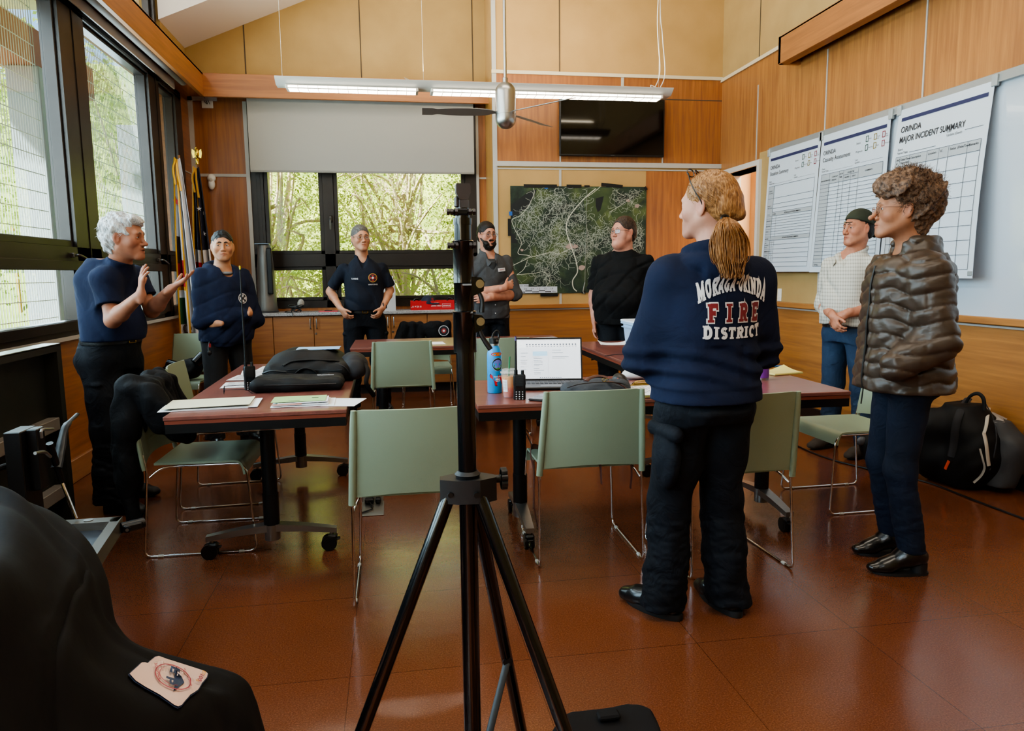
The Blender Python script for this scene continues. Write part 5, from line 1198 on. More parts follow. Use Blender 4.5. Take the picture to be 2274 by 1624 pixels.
# ---- black bags on the left table
BAG=mat('black_nylon','#0a0a0c',.6,bump=(500,.2),spec=.3); BAG2=mat('charcoal_nylon','#2c2d31',.7,bump=(500,.2),spec=.3)
a=onz(552,872,TZ); b2=onz(765,868,TZ)
t=thing('laptop_sleeve_bag','padded black zip bag lying in front on the left table','bag',((a.x+b2.x)/2,a.y+.12,TZ))
X0,X1,Y0,Y1=a.x+.01,b2.x-.01,3.77,4.02
def fn(f):
    for y in np.linspace(Y0+.035,Y1-.03,6): f.cone((X0+.035,y,TZ+.036),(X1-.03,y+.01,TZ+.032),.036,.030,.02)
    f.warp(.0065,34,4,(1,2,1)); f.cut((0,0,TZ+.001),(0,0,-1))
sculpt('body',BAG,t,(X0-.03,Y0-.03,TZ-.01),(X1+.03,Y1+.04,TZ+.10),.005,fn)
mb=MB(); mb.tube([(X0+.01,Y0+.04,TZ+.046),(X0+.05,Y0+.005,TZ+.044),((X0+X1)/2,Y0-.002,TZ+.040),(X1-.03,Y0+.01,TZ+.038)],.003,6,smooth=6); mb.tube([(X0+.03,Y1,TZ+.070),(X0+.08,Y1-.02,TZ+.085),(X0+.16,Y1-.03,TZ+.078)],.006,6,smooth=5); mb.build('zipper',BLKPL,t,True)
mb=MB(); put_text(mb,'Chatterbox',T((X1-.13,Y0+.07,TZ+.0745),(rad(25),0,0)),size=.018,align='LEFT'); mb.build('logo',mat('logo_grey','#b9b9bd',.5),t,True,smooth=None)
t=thing('black_backpack','bulky black backpack with grey end and carry handle, lying on the left table','backpack',(-.43,4.3,TZ))
def fn(f):
    for y in np.linspace(4.12,4.50,7): f.cone((-.66,y,TZ+.055),(-.30,y,TZ+.055),.055,.055,.04)
    f.stack([(TZ,-.49,4.30,.20,.20),(TZ+.08,-.49,4.30,.205,.20),(TZ+.145,-.49,4.32,.17,.16),(TZ+.168,-.49,4.33,.11,.11)],.03,3.4); f.warp(.006,26,9); f.cut((0,0,TZ+.001),(0,0,-1))
sculpt('body',BAG,t,(-.78,4.0,TZ-.01),(-.20,4.62,TZ+.22),.007,fn)
def fn(f):
    f.ell((-.24,4.30,TZ+.07),(.08,.18,.075),.02); f.cone((-.23,4.15,TZ+.05),(-.22,4.44,TZ+.05),.05,.05,.04); f.warp(.006,40,2); f.cut((0,0,TZ+.001),(0,0,-1))
sculpt('grey_pocket',BAG2,t,(-.36,4.05,TZ-.01),(-.12,4.55,TZ+.18),.006,fn)
OB=list(t.children)
surf_strap('carry_handle',BAG,t,OB,[(650,842),(658,829),(672,820),(690,821),(703,830),(709,843)],.011,.014,.5)
surf_strap('zipper',BAG2,t,OB,[(620,826),(650,821),(690,822),(735,823),(760,822)],.003,.003,.6)
surf_strap('strap',BAG,t,OB,[(628,812),(650,802),(690,799),(730,800),(752,801)],.012,.004,.35)
surf_strap('grey_strap',BAG2,t,OB,[(745,806),(765,815),(778,830)],.004,.004,.5)
mb=MB(); mb.tube([(-.17,4.2,TZ+.09),(-.15,4.15,TZ+.05),(-.16,4.12,TZ-.02),(-.12,4.16,TZ-.10)],.013,8,smooth=5,flat=.4); mb.build('strap',BAG,t,True,smooth=60)
mb=MB(); mb.grid(lambda u,v:(-.55+.24*u,4.24+.16*v,TZ+.176-.010*abs(v-.5)),6,6,.002); tag(mb.build('blue_folder',mat('blue_sheet','#8fb0d8',.4),smooth=60),'pale blue folder lying on top of the black backpack','folder')

# ---- backpack on the seat of the chair at the laptop table
t=thing('daypack','grey backpack with brown leather straps on the chair seat','backpack',(.88,3.32,.46))
def fn(f):
    f.ell((.89,3.30,.525),(.185,.125,.075),.03); f.cone((.76,3.28,.50),(1.02,3.28,.50),.045,.045,.04); f.warp(.007,28,6); f.cut((0,0,.458),(0,0,-1)); f.cut((0,3.155,0),(0,-1,0))
sculpt('body',CANV,t,(.66,3.12,.44),(1.12,3.46,.63),.006,fn)
mb=MB()
mb.tube([(.90,3.16,.475),(.905,3.10,.462),(.905,3.085,.42),(.908,3.085,.375)],.016,8,smooth=5,flat=.16,up=(1,0,0)); mb.tube([(1.04,3.18,.465),(1.06,3.14,.455),(1.065,3.13,.40),(1.06,3.13,.33)],.013,8,smooth=5,flat=.16,up=(1,0,0))
mb.tube([(.70,3.25,.50),(.62,3.22,.53),(.60,3.18,.50),(.61,3.16,.43),(.61,3.15,.25),(.64,3.15,.12)],.013,8,smooth=6,flat=.2,up=(1,0,0)); mb.tube([(.82,3.14,.53),(.82,3.14,.47)],.014,8,flat=.2,up=(1,0,0)); mb.build('leather_strap',LEA,t,True,smooth=60)

# ---- backpacks on the floor at the right
t=thing('hiking_backpack','large black and grey backpack with white straps on the floor at the right wall','backpack',(3.45,3.84,0))
def fn(f):
    f.stack([(.02,3.45,3.86,.15,.17),(.12,3.46,3.84,.185,.21),(.28,3.46,3.83,.18,.21),(.42,3.44,3.84,.15,.16),(.50,3.42,3.86,.09,.09)],.05,2.6)
    f.ell((3.30,3.96,.24),(.10,.12,.22),.04); f.warp(.012,20,5); f.cut((0,0,.003),(0,0,-1))
sculpt('body',BAG,t,(3.12,3.56,-.02),(3.68,4.2,.58),.008,fn)
def fn(f):
    f.stack([(.04,3.53,3.70,.08,.10),(.15,3.555,3.68,.095,.12),(.32,3.555,3.68,.09,.12),(.43,3.53,3.72,.06,.07)],.04,2.4); f.warp(.008,24,8); f.cut((0,0,.02),(0,0,-1))
sculpt('front_pocket',mat('grey_nylon','#3a3a3b',.7,bump=(400,.2)),t,(3.38,3.5,0),(3.68,3.9,.52),.007,fn)
OB=[o for o in t.children]
Q=surf_pts(OB,[(2202,914),(2237,930),(2232,938),(2209,939)],.008); mb=MB(); mb.add(Q,[tuple(range(len(Q)))]); mb.build('grey_flap',mat('flap_grey','#9a9490',.8),t,True,smooth=None)
mb=MB(); mb.tube([(3.43,3.86,.49),(3.435,3.83,.55),(3.45,3.79,.575),(3.46,3.755,.55),(3.46,3.74,.48)],.011,8,smooth=6,flat=.4); mb.build('grab_handle',BAG,t,True,smooth=60)
WS=mat('strap_white','#b5aea2',.7)
surf_strap('white_strap',WS,t,OB,[(2196,906),(2193,925),(2190,945),(2185,962)],.009,.004,.3)
surf_strap('white_strap',WS,t,OB,[(2185,962),(2190,985),(2193,1010),(2196,1035)],.011,.006,.3)
surf_strap('white_strap',WS,t,OB,[(2176,997),(2182,1020),(2186,1040),(2178,1057),(2162,1072)],.008,.008,.3)
surf_strap('orange_tag',mat('tag_orange','#c8471a',.5),t,OB,[(2107,1024),(2102,1035),(2099,1042)],.011,.008,.4)
surf_strap('shoulder_strap',BAG2,t,OB,[(2150,886),(2132,915),(2122,950),(2118,990),(2112,1015)],.022,.008,.35)
surf_strap('seam',BAG2,t,OB,[(2186,892),(2206,930),(2213,970),(2208,1010),(2198,1045)],.004,.002,.6)
mb=MB(); mb.tube([(3.62,3.62,.36),(3.63,3.61,.39),(3.62,3.60,.33),(3.62,3.61,.30)],.005,6,smooth=4); mb.build('keychain',mat('keyring','#9c8c7c',.3,1),t,True)
t=thing('duffel_bag','black duffel bag on the floor behind the large backpack at the right wall','bag',(3.15,4.5,0))
def fn(f):
    f.ell((3.26,4.26,.16),(.24,.13,.16),.03); f.ell((3.30,4.22,.24),(.15,.11,.13),.06); f.warp(.014,18,15); f.cut((0,0,.003),(0,0,-1))
sculpt('body',BAG,t,(2.86,4.1,-.02),(3.6,4.7,.45),.009,fn)
mb=MB(); mb.ball((3.02,4.24,.20),(.035,.02,.03),12); mb.build('buckle',mat('buckle_grey','#55585f',.4),t,True)
# floor cables
mb=MB(); P=[onz(x,y,.006) for x,y in ((1720,955),(1760,985),(1850,1022),(1990,1055),(2070,1075),(2160,1110),(2280,1155))]; P=[V(2.6,6.8,.006)]+P; mb.tube(P,.006,8,smooth=8); tag(mb.build('floor_cable',BLKPL),'black cable running along the floor past the backpack','cable')
mb=MB()
for i in range(3): mb.tube([V(2.75+.17*math.cos(a)*(1+.1*i),6.35+.30*math.sin(a)*(1+.08*i),.008+.01*i) for a in [2*PI*k/20 for k in range(20)]],.007,7,closed=True,cap=False)
tag(mb.build('cable_coil',BLKPL),'coil of black cable on the floor beyond the laptop table','cable')
mb=MB(); mb.tube([onz(x,y,.004) for x,y in ((1150,930),(1170,965),(1185,1010))]+[V(.75,3.9,.004)],.004,6,smooth=6); tag(mb.build('table_cable',BLKPL),'thin black cable hanging under the laptop table','cable')

# ---- counter: air purifier, cords, box with cap, folders
c=ony(595,690,8.33)
t=thing('tower_fan','tall silver and black tower fan standing on the counter by the window','tower fan',(c.x,8.33,.922))
TW=mat('tower_silver','#6f6d69',.4,.4,bump=(40,.05))
def ts(z,k,x=0,y=0): return [V(c.x+x+k*q*.5,8.33+y+k*p_,.922+z) for q,p_ in ((-.16,-.10),(-.22,-.02),(-.20,.08),(-.10,.13),(.10,.13),(.20,.08),(.22,-.02),(.16,-.10),(.05,-.135),(-.05,-.135))]
mb=MB(); mb.skin([ts(0,.95),ts(.04,1.0),ts(.07,.93),ts(.5,.80),ts(.72,.62),ts(.745,.50)]); mb.build('body',TW,t,True,smooth=40)
mb=MB(); mb.bx(c.x+.035,c.x+.09,8.19,8.225,.922+.20,.922+.70,.01); gr_=mb.build('grille',BLKPL,t,True,smooth=None)
mb=MB(); [mb.bx(c.x+.038,c.x+.087,8.187,8.19,.922+.215+i*.012,.922+.219+i*.012) for i in range(39)]; mb.build('grille_slat',mat('slat_black','#1c1c1f',.4),gr_,True,smooth=None)
mb=MB(); mb.skin([ts(-.0,1.05),ts(.015,1.05),ts(.02,.98)]); mb.build('base',mat('base_dark','#3c3c3e',.4),t,True,smooth=40)
mb=MB(); mb.grid(lambda u,v:(c.x-.09+.15*u,8.24+.12*v,.922+.748-.01*(u-.5)**2),5,5,.006); mb.build('control_panel',mat('panel_blue','#7f93a8',.2,.3),t,True)
cc=onz(660,690,.922); 
mb=MB(); 
for i in range(4): mb.tube([V(-1.05+.05*math.cos(a+i)*(1+.2*i),8.27+.05*math.sin(a),.93+.02*i+.012*math.sin(2*a)) for a in [2*PI*k/14 for k in range(14)]],.005,6,closed=True,cap=False)
mb.tube([(-1.05,8.24,.95),(-1.16,8.2,.93),(-1.10,8.12,.928),(-1.07,8.10,.92),(-1.065,8.09,.88)],.004,6,smooth=6); mb.tube([(-1.04,8.25,.96),(-1.0,8.3,1.02),(-.96,8.32,1.06)],.004,6,smooth=6); tag(mb.build('cord_tangle',BLKPL),'tangled black power cords on the counter next to the tower fan','cord')
def fn(f): f.ell((-1.0,8.30,1.02),(.035,.03,.045),.01); f.warp(.008,60,3)
tag(sculpt('plastic_wrapper',mat('wrapper_clear','#a8a49c',.2),None,(-1.06,8.24,.95),(-.94,8.36,1.09),.004,fn,False),'crumpled clear plastic wrapper among the cords','wrapper')
mb=MB(); mb.box((-.70,8.24,.9265),(.20,.16,.008),.001); tag(mb.build('red_folder',mat('folder_pink','#c9505a',.5),smooth=None),'pinkish red folder lying on the counter left of the polo man','folder')
mb=MB(); mb.cyl((-.74,8.20,.937),(-.66,8.21,.937),.005,n=10); tag(mb.build('marker_pen',BLKPL),'black marker lying on the red folder','pen')
c3=ony(877,686,8.33); t=thing('document_box','white cardboard file holder on the counter beside the polo man','file box',(c3.x-.02,8.33,.922))
mb=MB(); x0,x1=c3.x-.13,c3.x+.01
mb.add([V(x,y,z) for x in (x0,x1) for y,z in ((8.2,.922),(8.44,.922),(8.44,1.20),(8.2,1.10))],[(0,1,2,3),(4,5,6,7),(0,1,5,4),(1,2,6,5),(3,0,4,7),(2,3,7,6)]); mb.build('box',mat('box_white','#b9b7b9',.6),t,True,smooth=None)
mb=MB(); mb.bx(x0+.02,x1-.02,8.35,8.352,.95,1.30); mb.bx(x0+.05,x1-.0,8.40,8.402,.95,1.26); mb.build('paper',PAPER,t,True,smooth=None)
c4=ony(912,684,8.25); c5=ony(1003,684,8.25)
t=thing('red_box','red cardboard box lid with upside-down white print on the counter','box',((c4.x+c5.x)/2,8.25,.922))
RED=mat('red_card','#c41f26',.5); x0,x1=c4.x,c4.x+.50
mb=MB(); z1=.922+.10
for q in ((x0,x1,8.20,8.205,.922,z1),(x0,x1,8.395,8.40,.922,z1),(x0,x0+.005,8.2,8.4,.922,z1),(x1-.005,x1,8.2,8.4,.922,z1),(x0,x1,8.2,8.4,.922,.927)): mb.bx(*q)
mb.build('box',RED,t,True,smooth=None)
mb=MB(); Mr=frame_from((x0+.355,8.198,.99),(-1,0,0),(0,0,-1)); put_text(mb,'STAPLES',frame_from((x0+.40,8.1985,.975),(-1,0,0),(0,0,-1)),size=.022,bold=.0004); put_text(mb,'copy paper',frame_from((x0+.285,8.1985,.972),(-1,0,0),(0,0,-1)),size=.026,bold=.0004); put_text(mb,'8 1/2 x 11"',frame_from((x0+.06,8.1985,.968),(-1,0,0),(0,0,-1)),size=.026,bold=.0004); put_text(mb,'multipurpose',frame_from((x0+.285,8.1985,1.002),(-1,0,0),(0,0,-1)),size=.010)
for q in ((-.048,.048,.018,.020),(-.048,.048,-.020,-.018),(-.048,-.046,-.02,.02),(.046,.048,-.02,.02)): mb.bx(x0+.40+q[0],x0+.40+q[1],8.1984,8.1986,.969+q[2],.969+q[3])
mb.build('printed_text',mat('print_white','#e6dcdc',.5),t,True,smooth=None)
t=thing('baseball_cap','navy baseball cap with a red letter sitting in the red box','cap',(x0+.20,8.29,.99))
def fn(f): f.ell((x0+.20,8.29,1.0),(.085,.095,.085),.01); f.cut((0,0,.985),(0,0,-1)); f.ell((x0+.27,8.24,.99),(.08,.06,.012),.01)
sculpt('crown',mat('cap_navy','#1c2238',.7,bump=(300,.2)),t,(x0+.08,8.16,.96),(x0+.38,8.42,1.11),.005,fn)
mb=MB(); put_text(mb,'B',T((x0+.245,8.196,1.02),(rad(80),0,rad(20))),size=.05,bold=.001); mb.build('letter',mat('cap_red','#a5303a',.5),t,True,smooth=None)
mb=MB(); mb.tube([(x0+.02,8.26,1.0),(x0+.06,8.25,1.045),(x0+.10,8.27,1.03)],.010,8,smooth=5); mb.tube([(x0+.40,8.3,1.0),(x0+.44,8.27,1.05),(x0+.48,8.26,1.03)],.008,8,smooth=5); tag(mb.build('loose_gear',BLKPL),'bits of black gear sticking out of the red box','gear')
# ================================================================ people
def skinmat(name,c,c2,rough=.5):
    m,nt,b=newmat(name); L=nt.links.new; N=nt.nodes.new
    tc=N('ShaderNodeTexCoord'); n=N('ShaderNodeTexNoise'); n.inputs['Scale'].default_value=14; n.inputs['Detail'].default_value=6; L(tc.outputs['Object'],n.inputs[0])
    r=N('ShaderNodeValToRGB'); r.color_ramp.elements[0].position=.35; r.color_ramp.elements[1].position=.68; r.color_ramp.elements[0].color=srgb(c2); r.color_ramp.elements[1].color=srgb(c); L(n.outputs['Fac'],r.inputs[0])
    at=N('ShaderNodeAttribute'); at.attribute_name='tint'; mx=N('ShaderNodeMixRGB'); mx.blend_type='MULTIPLY'; mx.inputs[0].default_value=1; L(r.outputs[0],mx.inputs[1]); L(at.outputs['Color'],mx.inputs[2]); L(mx.outputs[0],b.inputs['Base Color'])
    setin(b,rough=rough); b.inputs['Specular IOR Level'].default_value=.35
    return m
def fabric(name,c,c2=None,rough=.85,fold=(9,.25),weave=500,sheen=0):
    m,nt,b=newmat(name); L=nt.links.new; N=nt.nodes.new
    tc=N('ShaderNodeTexCoord'); n=N('ShaderNodeTexNoise'); n.inputs['Scale'].default_value=5; n.inputs['Detail'].default_value=5; L(tc.outputs['Object'],n.inputs[0])
    r=N('ShaderNodeValToRGB'); r.color_ramp.elements[0].position=.3; r.color_ramp.elements[1].position=.7; cc=srgb(c); r.color_ramp.elements[0].color=srgb(c2) if c2 else tuple(x*.75 for x in cc[:3])+(1,); r.color_ramp.elements[1].color=cc
    L(n.outputs['Fac'],r.inputs[0]); L(r.outputs[0],b.inputs['Base Color'])
    n2=N('ShaderNodeTexNoise'); n2.inputs['Scale'].default_value=fold[0]; n2.inputs['Detail'].default_value=3; n2.inputs['Distortion'].default_value=1.2; L(tc.outputs['Object'],n2.inputs[0])
    bp=N('ShaderNodeBump'); bp.inputs['Strength'].default_value=fold[1]; bp.inputs['Distance'].default_value=.03; L(n2.outputs['Fac'],bp.inputs['Height'])
    n3=N('ShaderNodeTexNoise'); n3.inputs['Scale'].default_value=weave; L(tc.outputs['Object'],n3.inputs[0]); b2=N('ShaderNodeBump'); b2.inputs['Strength'].default_value=.15; b2.inputs['Distance'].default_value=.002; L(n3.outputs['Fac'],b2.inputs['Height']); L(bp.outputs[0],b2.inputs['Normal']); L(b2.outputs[0],b.inputs['Normal'])
    setin(b,rough=rough,sheen=sheen,spec=.25); return m
def hairmat(name,c,c2,st=(60,60,8),rough=.5,c3=None):
    m,nt,b=newmat(name); L=nt.links.new; N=nt.nodes.new
    tc=N('ShaderNodeTexCoord'); mp=N('ShaderNodeMapping'); mp.inputs['Scale'].default_value=st; L(tc.outputs['Object'],mp.inputs[0]); n=N('ShaderNodeTexNoise'); n.inputs['Scale'].default_value=3; n.inputs['Detail'].default_value=6; L(mp.outputs[0],n.inputs[0])
    r=N('ShaderNodeValToRGB'); r.color_ramp.elements[0].position=.36; r.color_ramp.elements[1].position=.64; r.color_ramp.elements[0].color=srgb(c2); r.color_ramp.elements[1].color=srgb(c); L(n.outputs['Fac'],r.inputs[0]); L(r.outputs[0],b.inputs['Base Color'])
    bp=N('ShaderNodeBump'); bp.inputs['Strength'].default_value=.6; bp.inputs['Distance'].default_value=.006; L(n.outputs['Fac'],bp.inputs['Height']); L(bp.outputs[0],b.inputs['Normal']); setin(b,rough=rough,spec=.3); return m
EYEW=mat('eye_white','#cfc9c2',.25); IRIS=mat('iris_brown','#2e1c12',.15); IRISB=mat('iris_blue','#4a5a66',.15); PUP=mat('pupil','#050505',.1)
def npv(p): return np.array([p[0],p[1],p[2]],float)
def folds(f,amp,seed,fr=11,lo=None,hi=None):
    """long soft folds with sharp valleys"""
    sl,X,Yy,Z=f.sub(f.lo if lo is None else lo,f.hi if hi is None else hi,0); r=np.random.default_rng(seed); n=np.zeros_like(f.d[sl])
    for i in range(4):
        v=r.normal(size=3)*np.array([1,1,.8]); v/=np.linalg.norm(v); w=r.uniform(.7,1.5)*fr; ph=r.uniform(0,6)
        q=(X*v[0]+Yy*v[1]+Z*v[2])*w+1.3*np.sin(X*7+Z*5+ph)+1.1*np.sin(Yy*8-Z*6+ph*2); m_=.5+.5*np.sin(X*4.1+Yy*3.3+Z*5.2+ph*3)
        n+=(np.maximum(0,1-np.abs(np.sin(q))*1.6))**1.5*m_
    f.d[sl]+=(amp*n).astype(np.float32)
class Fig:
    def __init__(s,label,loc,rotz,H=1.78,head=None,hyaw=0,hpitch=0,hroll=0,fem=False,cat='person'):
        s.root=thing('person',label,cat,loc,rotz); s.H=H; s.k=H/1.78
        s.M=Matrix.LocRotScale(Vector(loc),Euler((0,0,rotz)),Vector((1,1,1))); s.Mi=s.M.inverted()
        s.rotz=rotz
        s.hc=npv(head) if head is not None else np.array([0,.02,H-.118*s.k]); s.hs=s.k*.99
        s.HR=Euler((hpitch,hroll,hyaw),'YXZ').to_matrix() if False else (Matrix.Rotation(hyaw,3,'Z')@Matrix.Rotation(hpitch,3,'X')@Matrix.Rotation(hroll,3,'Y'))
    def W(s,px,py,y): return npv(s.Mi@ony(px,py,y))
    def L(s,p): return npv(s.Mi@V(p))
    def dirL(s,d): return npv(s.Mi.to_3x3()@V(d))
    def hp(s,p): return s.hc+npv(s.HR@V(p[0]*s.hs,p[1]*s.hs,p[2]*s.hs))
    def head(s,f,jaw=1.0,fat=0,nose=1.0,wide=1.0,mouth_open=0,fem=0,ears=True,brow=1):
        hp=s.hp; q=s.hs; R=[list(r) for r in s.HR]; w=wide
        E=lambda c,r,k=.02,op='u': f.ell(hp(c),[a*q for a in r],k*q,op,R)
        C=lambda a,b,r1,r2=None,k=.02,op='u': f.cone(hp(a),hp(b),r1*q,(r1 if r2 is None else r2)*q,k*q,op)
        E((0,-.012,.030),(.073*w,.094,.086),0); E((0,.024,-.020),(.061*w,.064,.082),.03)
        for x in (-1,1):
            C((x*.050*w*jaw,.002,-.048),(x*.020*jaw,.070,-.097),.021+fat*.4,.015,.03)
            E((x*.040*w,.056,-.026),(.024+fat*.5,.026,.026+fat),.025)
        E((0,.036,-.072),(.042*jaw,.050,.040),.02); C((-.008,.080,-.099),(.008,.080,-.099),.0165*jaw,None,.02)
        if fat: E((0,.04,-.105),(.050,.050,.030+fat),.03)
        C((-.032,.0775,.019),(.032,.0775,.019),.0125*brow,None,.02)
        E((0,.070,-.064),(.029,.027,.027),.02)
        for x in (-1,1): E((x*.031,.097,.0),(.018,.014,.0135),.013,'s')
        C((0,.085,.010),(0,.101*nose**.3,-.028),.0072,.0092,.012); C((0,.085,.010),(0,.078,.03),.008,None,.012); E((0,.1045*nose**.5,-.034),(.0120,.0115,.0105),.006)
        for x in (-1,1): E((x*.0130,.0955,-.038),(.0078,.010,.0075),.005); f.ell(hp((x*.0065,.100,-.0458)),[.0035*q]*3,.002,'s',R)
        for x in (-1,1):
            E((x*.031,.0735,.0),(.0155,.0152,.0145),.005)
        mo=mouth_open
        for x in (-1,1):
            C((0,.0945,-.0605),(x*.024,.0825,-.065),.0062,.0036,.005); C((0,.0930,-.0725-mo),(x*.021,.0830,-.068-mo*.6),.0074,.0046,.005)
            C((0,.101,-.0665-mo*.5),(x*.023,.0885,-.0665-mo*.5),.0019+mo*.45,.0015,.002,'s')
        for x in (-1,1):
            E((x*.031,.0905,-.0006),(.0130,.011,.0038),.0015,'s')
        if ears:
            for x in (-1,1):
                f.ell(hp((x*.0745*w,-.004,-.010)),[.0075*q,.0175*q,.031*q],.006,'u',[list(r) for r in (s.HR@Matrix.Rotation(x*.35,3,'Z')@Matrix.Rotation(.12,3,'X'))])
                f.ell(hp((x*.082*w,.002,-.008)),[.0045*q,.009*q,.017*q],.004,'s',[list(r) for r in (s.HR@Matrix.Rotation(x*.35,3,'Z'))])
    def eyes(s,gaze=(0,0),iris=IRIS):
        for x in (-1,1):
            mb=MB(); c=s.hp((x*.031,.0742,.0)); R=s.HR@Matrix.Rotation(gaze[0],3,'Z')@Matrix.Rotation(gaze[1],3,'X')@Matrix.Rotation(rad(-90),3,'X')
            r=.0128*s.hs; prof=[(math.sin(a),math.cos(a)) for a in (.001,.16,.20,.30,.46,.50,.7,1.0,1.4,1.9,2.5,3.1)]
            rings=[[V(*(c))+R@V(r*pr*math.cos(2*PI*i/18),r*pr*math.sin(2*PI*i/18),r*z) for i in range(18)] for pr,z in prof]
            for k in range(len(rings)-1):
                mb.cur=2 if k<3 else (1 if k<5 else 0); mb.skin([rings[k],rings[k+1]],cap=False)
            mb.build('eye',[EYEW,iris,PUP],s.root,smooth=80)
    def brows(s,m,th=.0032,z=.021,arch=.004,y=.0915,w=.018):
        for x in (-1,1):
            P=[]
            for t,dz in ((.011,-.002),(.011+w*.45,arch*.8),(.011+w,arch),(.016+w*1.35,-.003)):
                o=s.hp((x*t,.2,z+dz)); d=V(*(s.hp((x*t*.9,0,z+dz))-o)).normalized(); h=s.bv.ray_cast(V(*o),d,.4); P.append(h[0]-d*.0006 if h[0] is not None else V(*s.hp((x*t,y,z))))
            mb=MB(); mb.tube(P,[th*.9,th*1.1,th,th*.4],6,smooth=4,flat=.7,up=tuple(s.HR@V(0,1,0))); mb.build('eyebrow',m,s.root,smooth=60)
    def glasses(s,mF,mL,wire=.0011,rx=.0245,rz=.0165,rect=.0,z=-.004):
        def ringp(x):
            o=[]
            for i in range(22):
                a=2*PI*i/22; c,d=math.cos(a),math.sin(a); p_=2+rect*3; cc=math.copysign(abs(c)**(2/p_),c); dd=math.copysign(abs(d)**(2/p_),d)
                o.append(s.hp((x*.0335+cc*rx,.1035-.004*abs(x*.0335+cc*rx)/.05,z+dd*rz)))
            return o
        fr=MB()
        for x in (-1,1):
            fr.tube(ringp(x),wire,6,closed=True,cap=False)
            fr.tube([s.hp((x*.0575,.101,z+.006)),s.hp((x*.069,.094,z+.008)),s.hp((x*.0765,.06,z+.008)),s.hp((x*.0775,.0,z+.004)),s.hp((x*.0765,-.018,z-.012))],wire*1.15,6,smooth=4)
        fr.tube([s.hp((-.010,.105,z+.004)),s.hp((0,.110,z+.007)),s.hp((.010,.105,z+.004))],wire,6,smooth=4)
        g=fr.build('eyeglasses',mF,s.root,smooth=60)
        le=MB()
        for x in (-1,1): le.add(ringp(x),[tuple(range(22))])
        le.build('lens',mL,g,smooth=None)
    def neck(s,f,base,r=.054): f.cone(s.hp((0,-.018,-.065)),base,r*s.hs,(r+.010)*s.hs,.03)
    def hand(s,f,w,d,n,side,curl=(.25,.3,.35,.4),spread=.12,thumb=(.6,.3),sc=1.0,k=.004):
        """w wrist, d towards the fingers, n out of the palm, side +1 right hand / -1 left hand"""
        d=np.array(d,float); d/=np.linalg.norm(d); n=np.array(n,float); n-=d*(n@d); n/=np.linalg.norm(n); t=np.cross(d,n)*side; q=sc*s.k; w=np.array(w,float)
        kn=[(.030,.088),(.010,.092),(-.011,.088),(-.030,.080)]; ln=[.070,.078,.072,.056]; rr=[.0088,.009,.0086,.0076]
        f.cone(w-d*.03*q,w+d*.02*q,.025*q,.026*q,.015,flat=.72,ax=n)
        f.cone(w+d*.018*q+t*.004*q,w+d*.075*q+t*.002*q,.030*q,.036*q,.012,flat=.42,ax=n)
        for i,(a,b) in enumerate(kn):
            K=w+d*b*q+t*a*q; f.cone(w+d*.03*q+t*a*.6*q,K,.012*q,.0105*q,.008)
            dd=d+t*(1.5-i)*spread*.35; dd/=np.linalg.norm(dd); nn=n; P=K; ang=0
            for j,fr in enumerate((.46,.30,.24)):
                ang+=curl[i]*(1.0 if j==0 else 1.15); dv=dd*math.cos(ang)+nn*math.sin(ang); Q=P+dv*ln[i]*fr*q; r0=rr[i]*q*(1-.07*j); f.cone(P,Q,r0,r0*.93,k if j else .008); P=Q
        T0=w+d*.022*q+t*.020*q; T1=w+d*.050*q+t*(.030+.022*thumb[0])*q+n*.012*q; tv=d*math.cos(thumb[1])*.8+t*thumb[0]*.7+n*math.sin(thumb[1]); tv/=np.linalg.norm(tv); T2=T1+tv*.032*q; T3=T2+(tv+d*.25)/np.linalg.norm(tv+d*.25)*.026*q
        f.cone(T0,T1,.016*q,.0125*q,.012); f.cone(T1,T2,.0108*q,.0098*q,.006); f.cone(T2,T3,.0096*q,.0078*q,.004)
    def arm(s,f,sh,el,wr,r=(.050,.041,.042,.026)):
        k=s.k; f.cone(sh,el,r[0]*k,r[1]*k,.03); sh,el,wr=map(np.array,(sh,el,wr)); m_=el+(wr-el)*.28
        f.cone(el,m_,r[1]*.98*k,r[2]*k,.02); f.cone(m_,wr,r[2]*k,r[3]*k,.02)
    def legs(s,f,hips,knees,ankles,r=(.085,.056,.038)):
        k=s.k
        for h,kn,a in zip(hips,knees,ankles): f.cone(h,kn,r[0]*k,r[1]*k,.03); f.cone(kn,a,r[1]*k,r[2]*k,.02)
    def finish_body(s,f,m,stub=0,lips=(.86,.60,.58),crumbs=True,cheek=1.0):
        me=f.mesh('body',1); me=keep_largest(me)
        n=len(me.vertices); co=np.zeros(n*3,np.float32); me.vertices.foreach_get('co',co); co=co.reshape(-1,3)
        R=np.array([list(r) for r in s.HR]); h=((co-s.hc)@R)/s.hs
        col=np.ones((n,4),np.float32)
        def blob(c,r,cl,p=1):
            g=np.sqrt((((h-np.array(c))/np.array(r))**2).sum(1)); w_=np.clip(1.6-g*1.3,0,1)*p
            col[:,:3]*=(1-w_[:,None]*(1-np.array(cl)))
        blob((0,.095,-.0610),(.025,.014,.0058),lips); blob((0,.093,-.0730),(.022,.014,.0072),lips)
        blob((0,.09,-.067),(.023,.02,.0024),(.40,.28,.28))
        for x in (-1,1):
            blob((x*.042,.065,-.03),(.024,.03,.022),(1.0,.86-.04*cheek,.84),.7); blob((x*.031,.085,.0),(.019,.02,.009),(.82,.74,.74),.8); blob((x*.077,0,-.01),(.012,.03,.035),(1,.82,.8),.7)
        blob((0,.11,-.034),(.014,.014,.012),(1,.82,.8),.7)
        if stub: blob((0,.06,-.085),(.055,.06,.032),(1-stub,1-stub*.95,1-stub*.9)); 
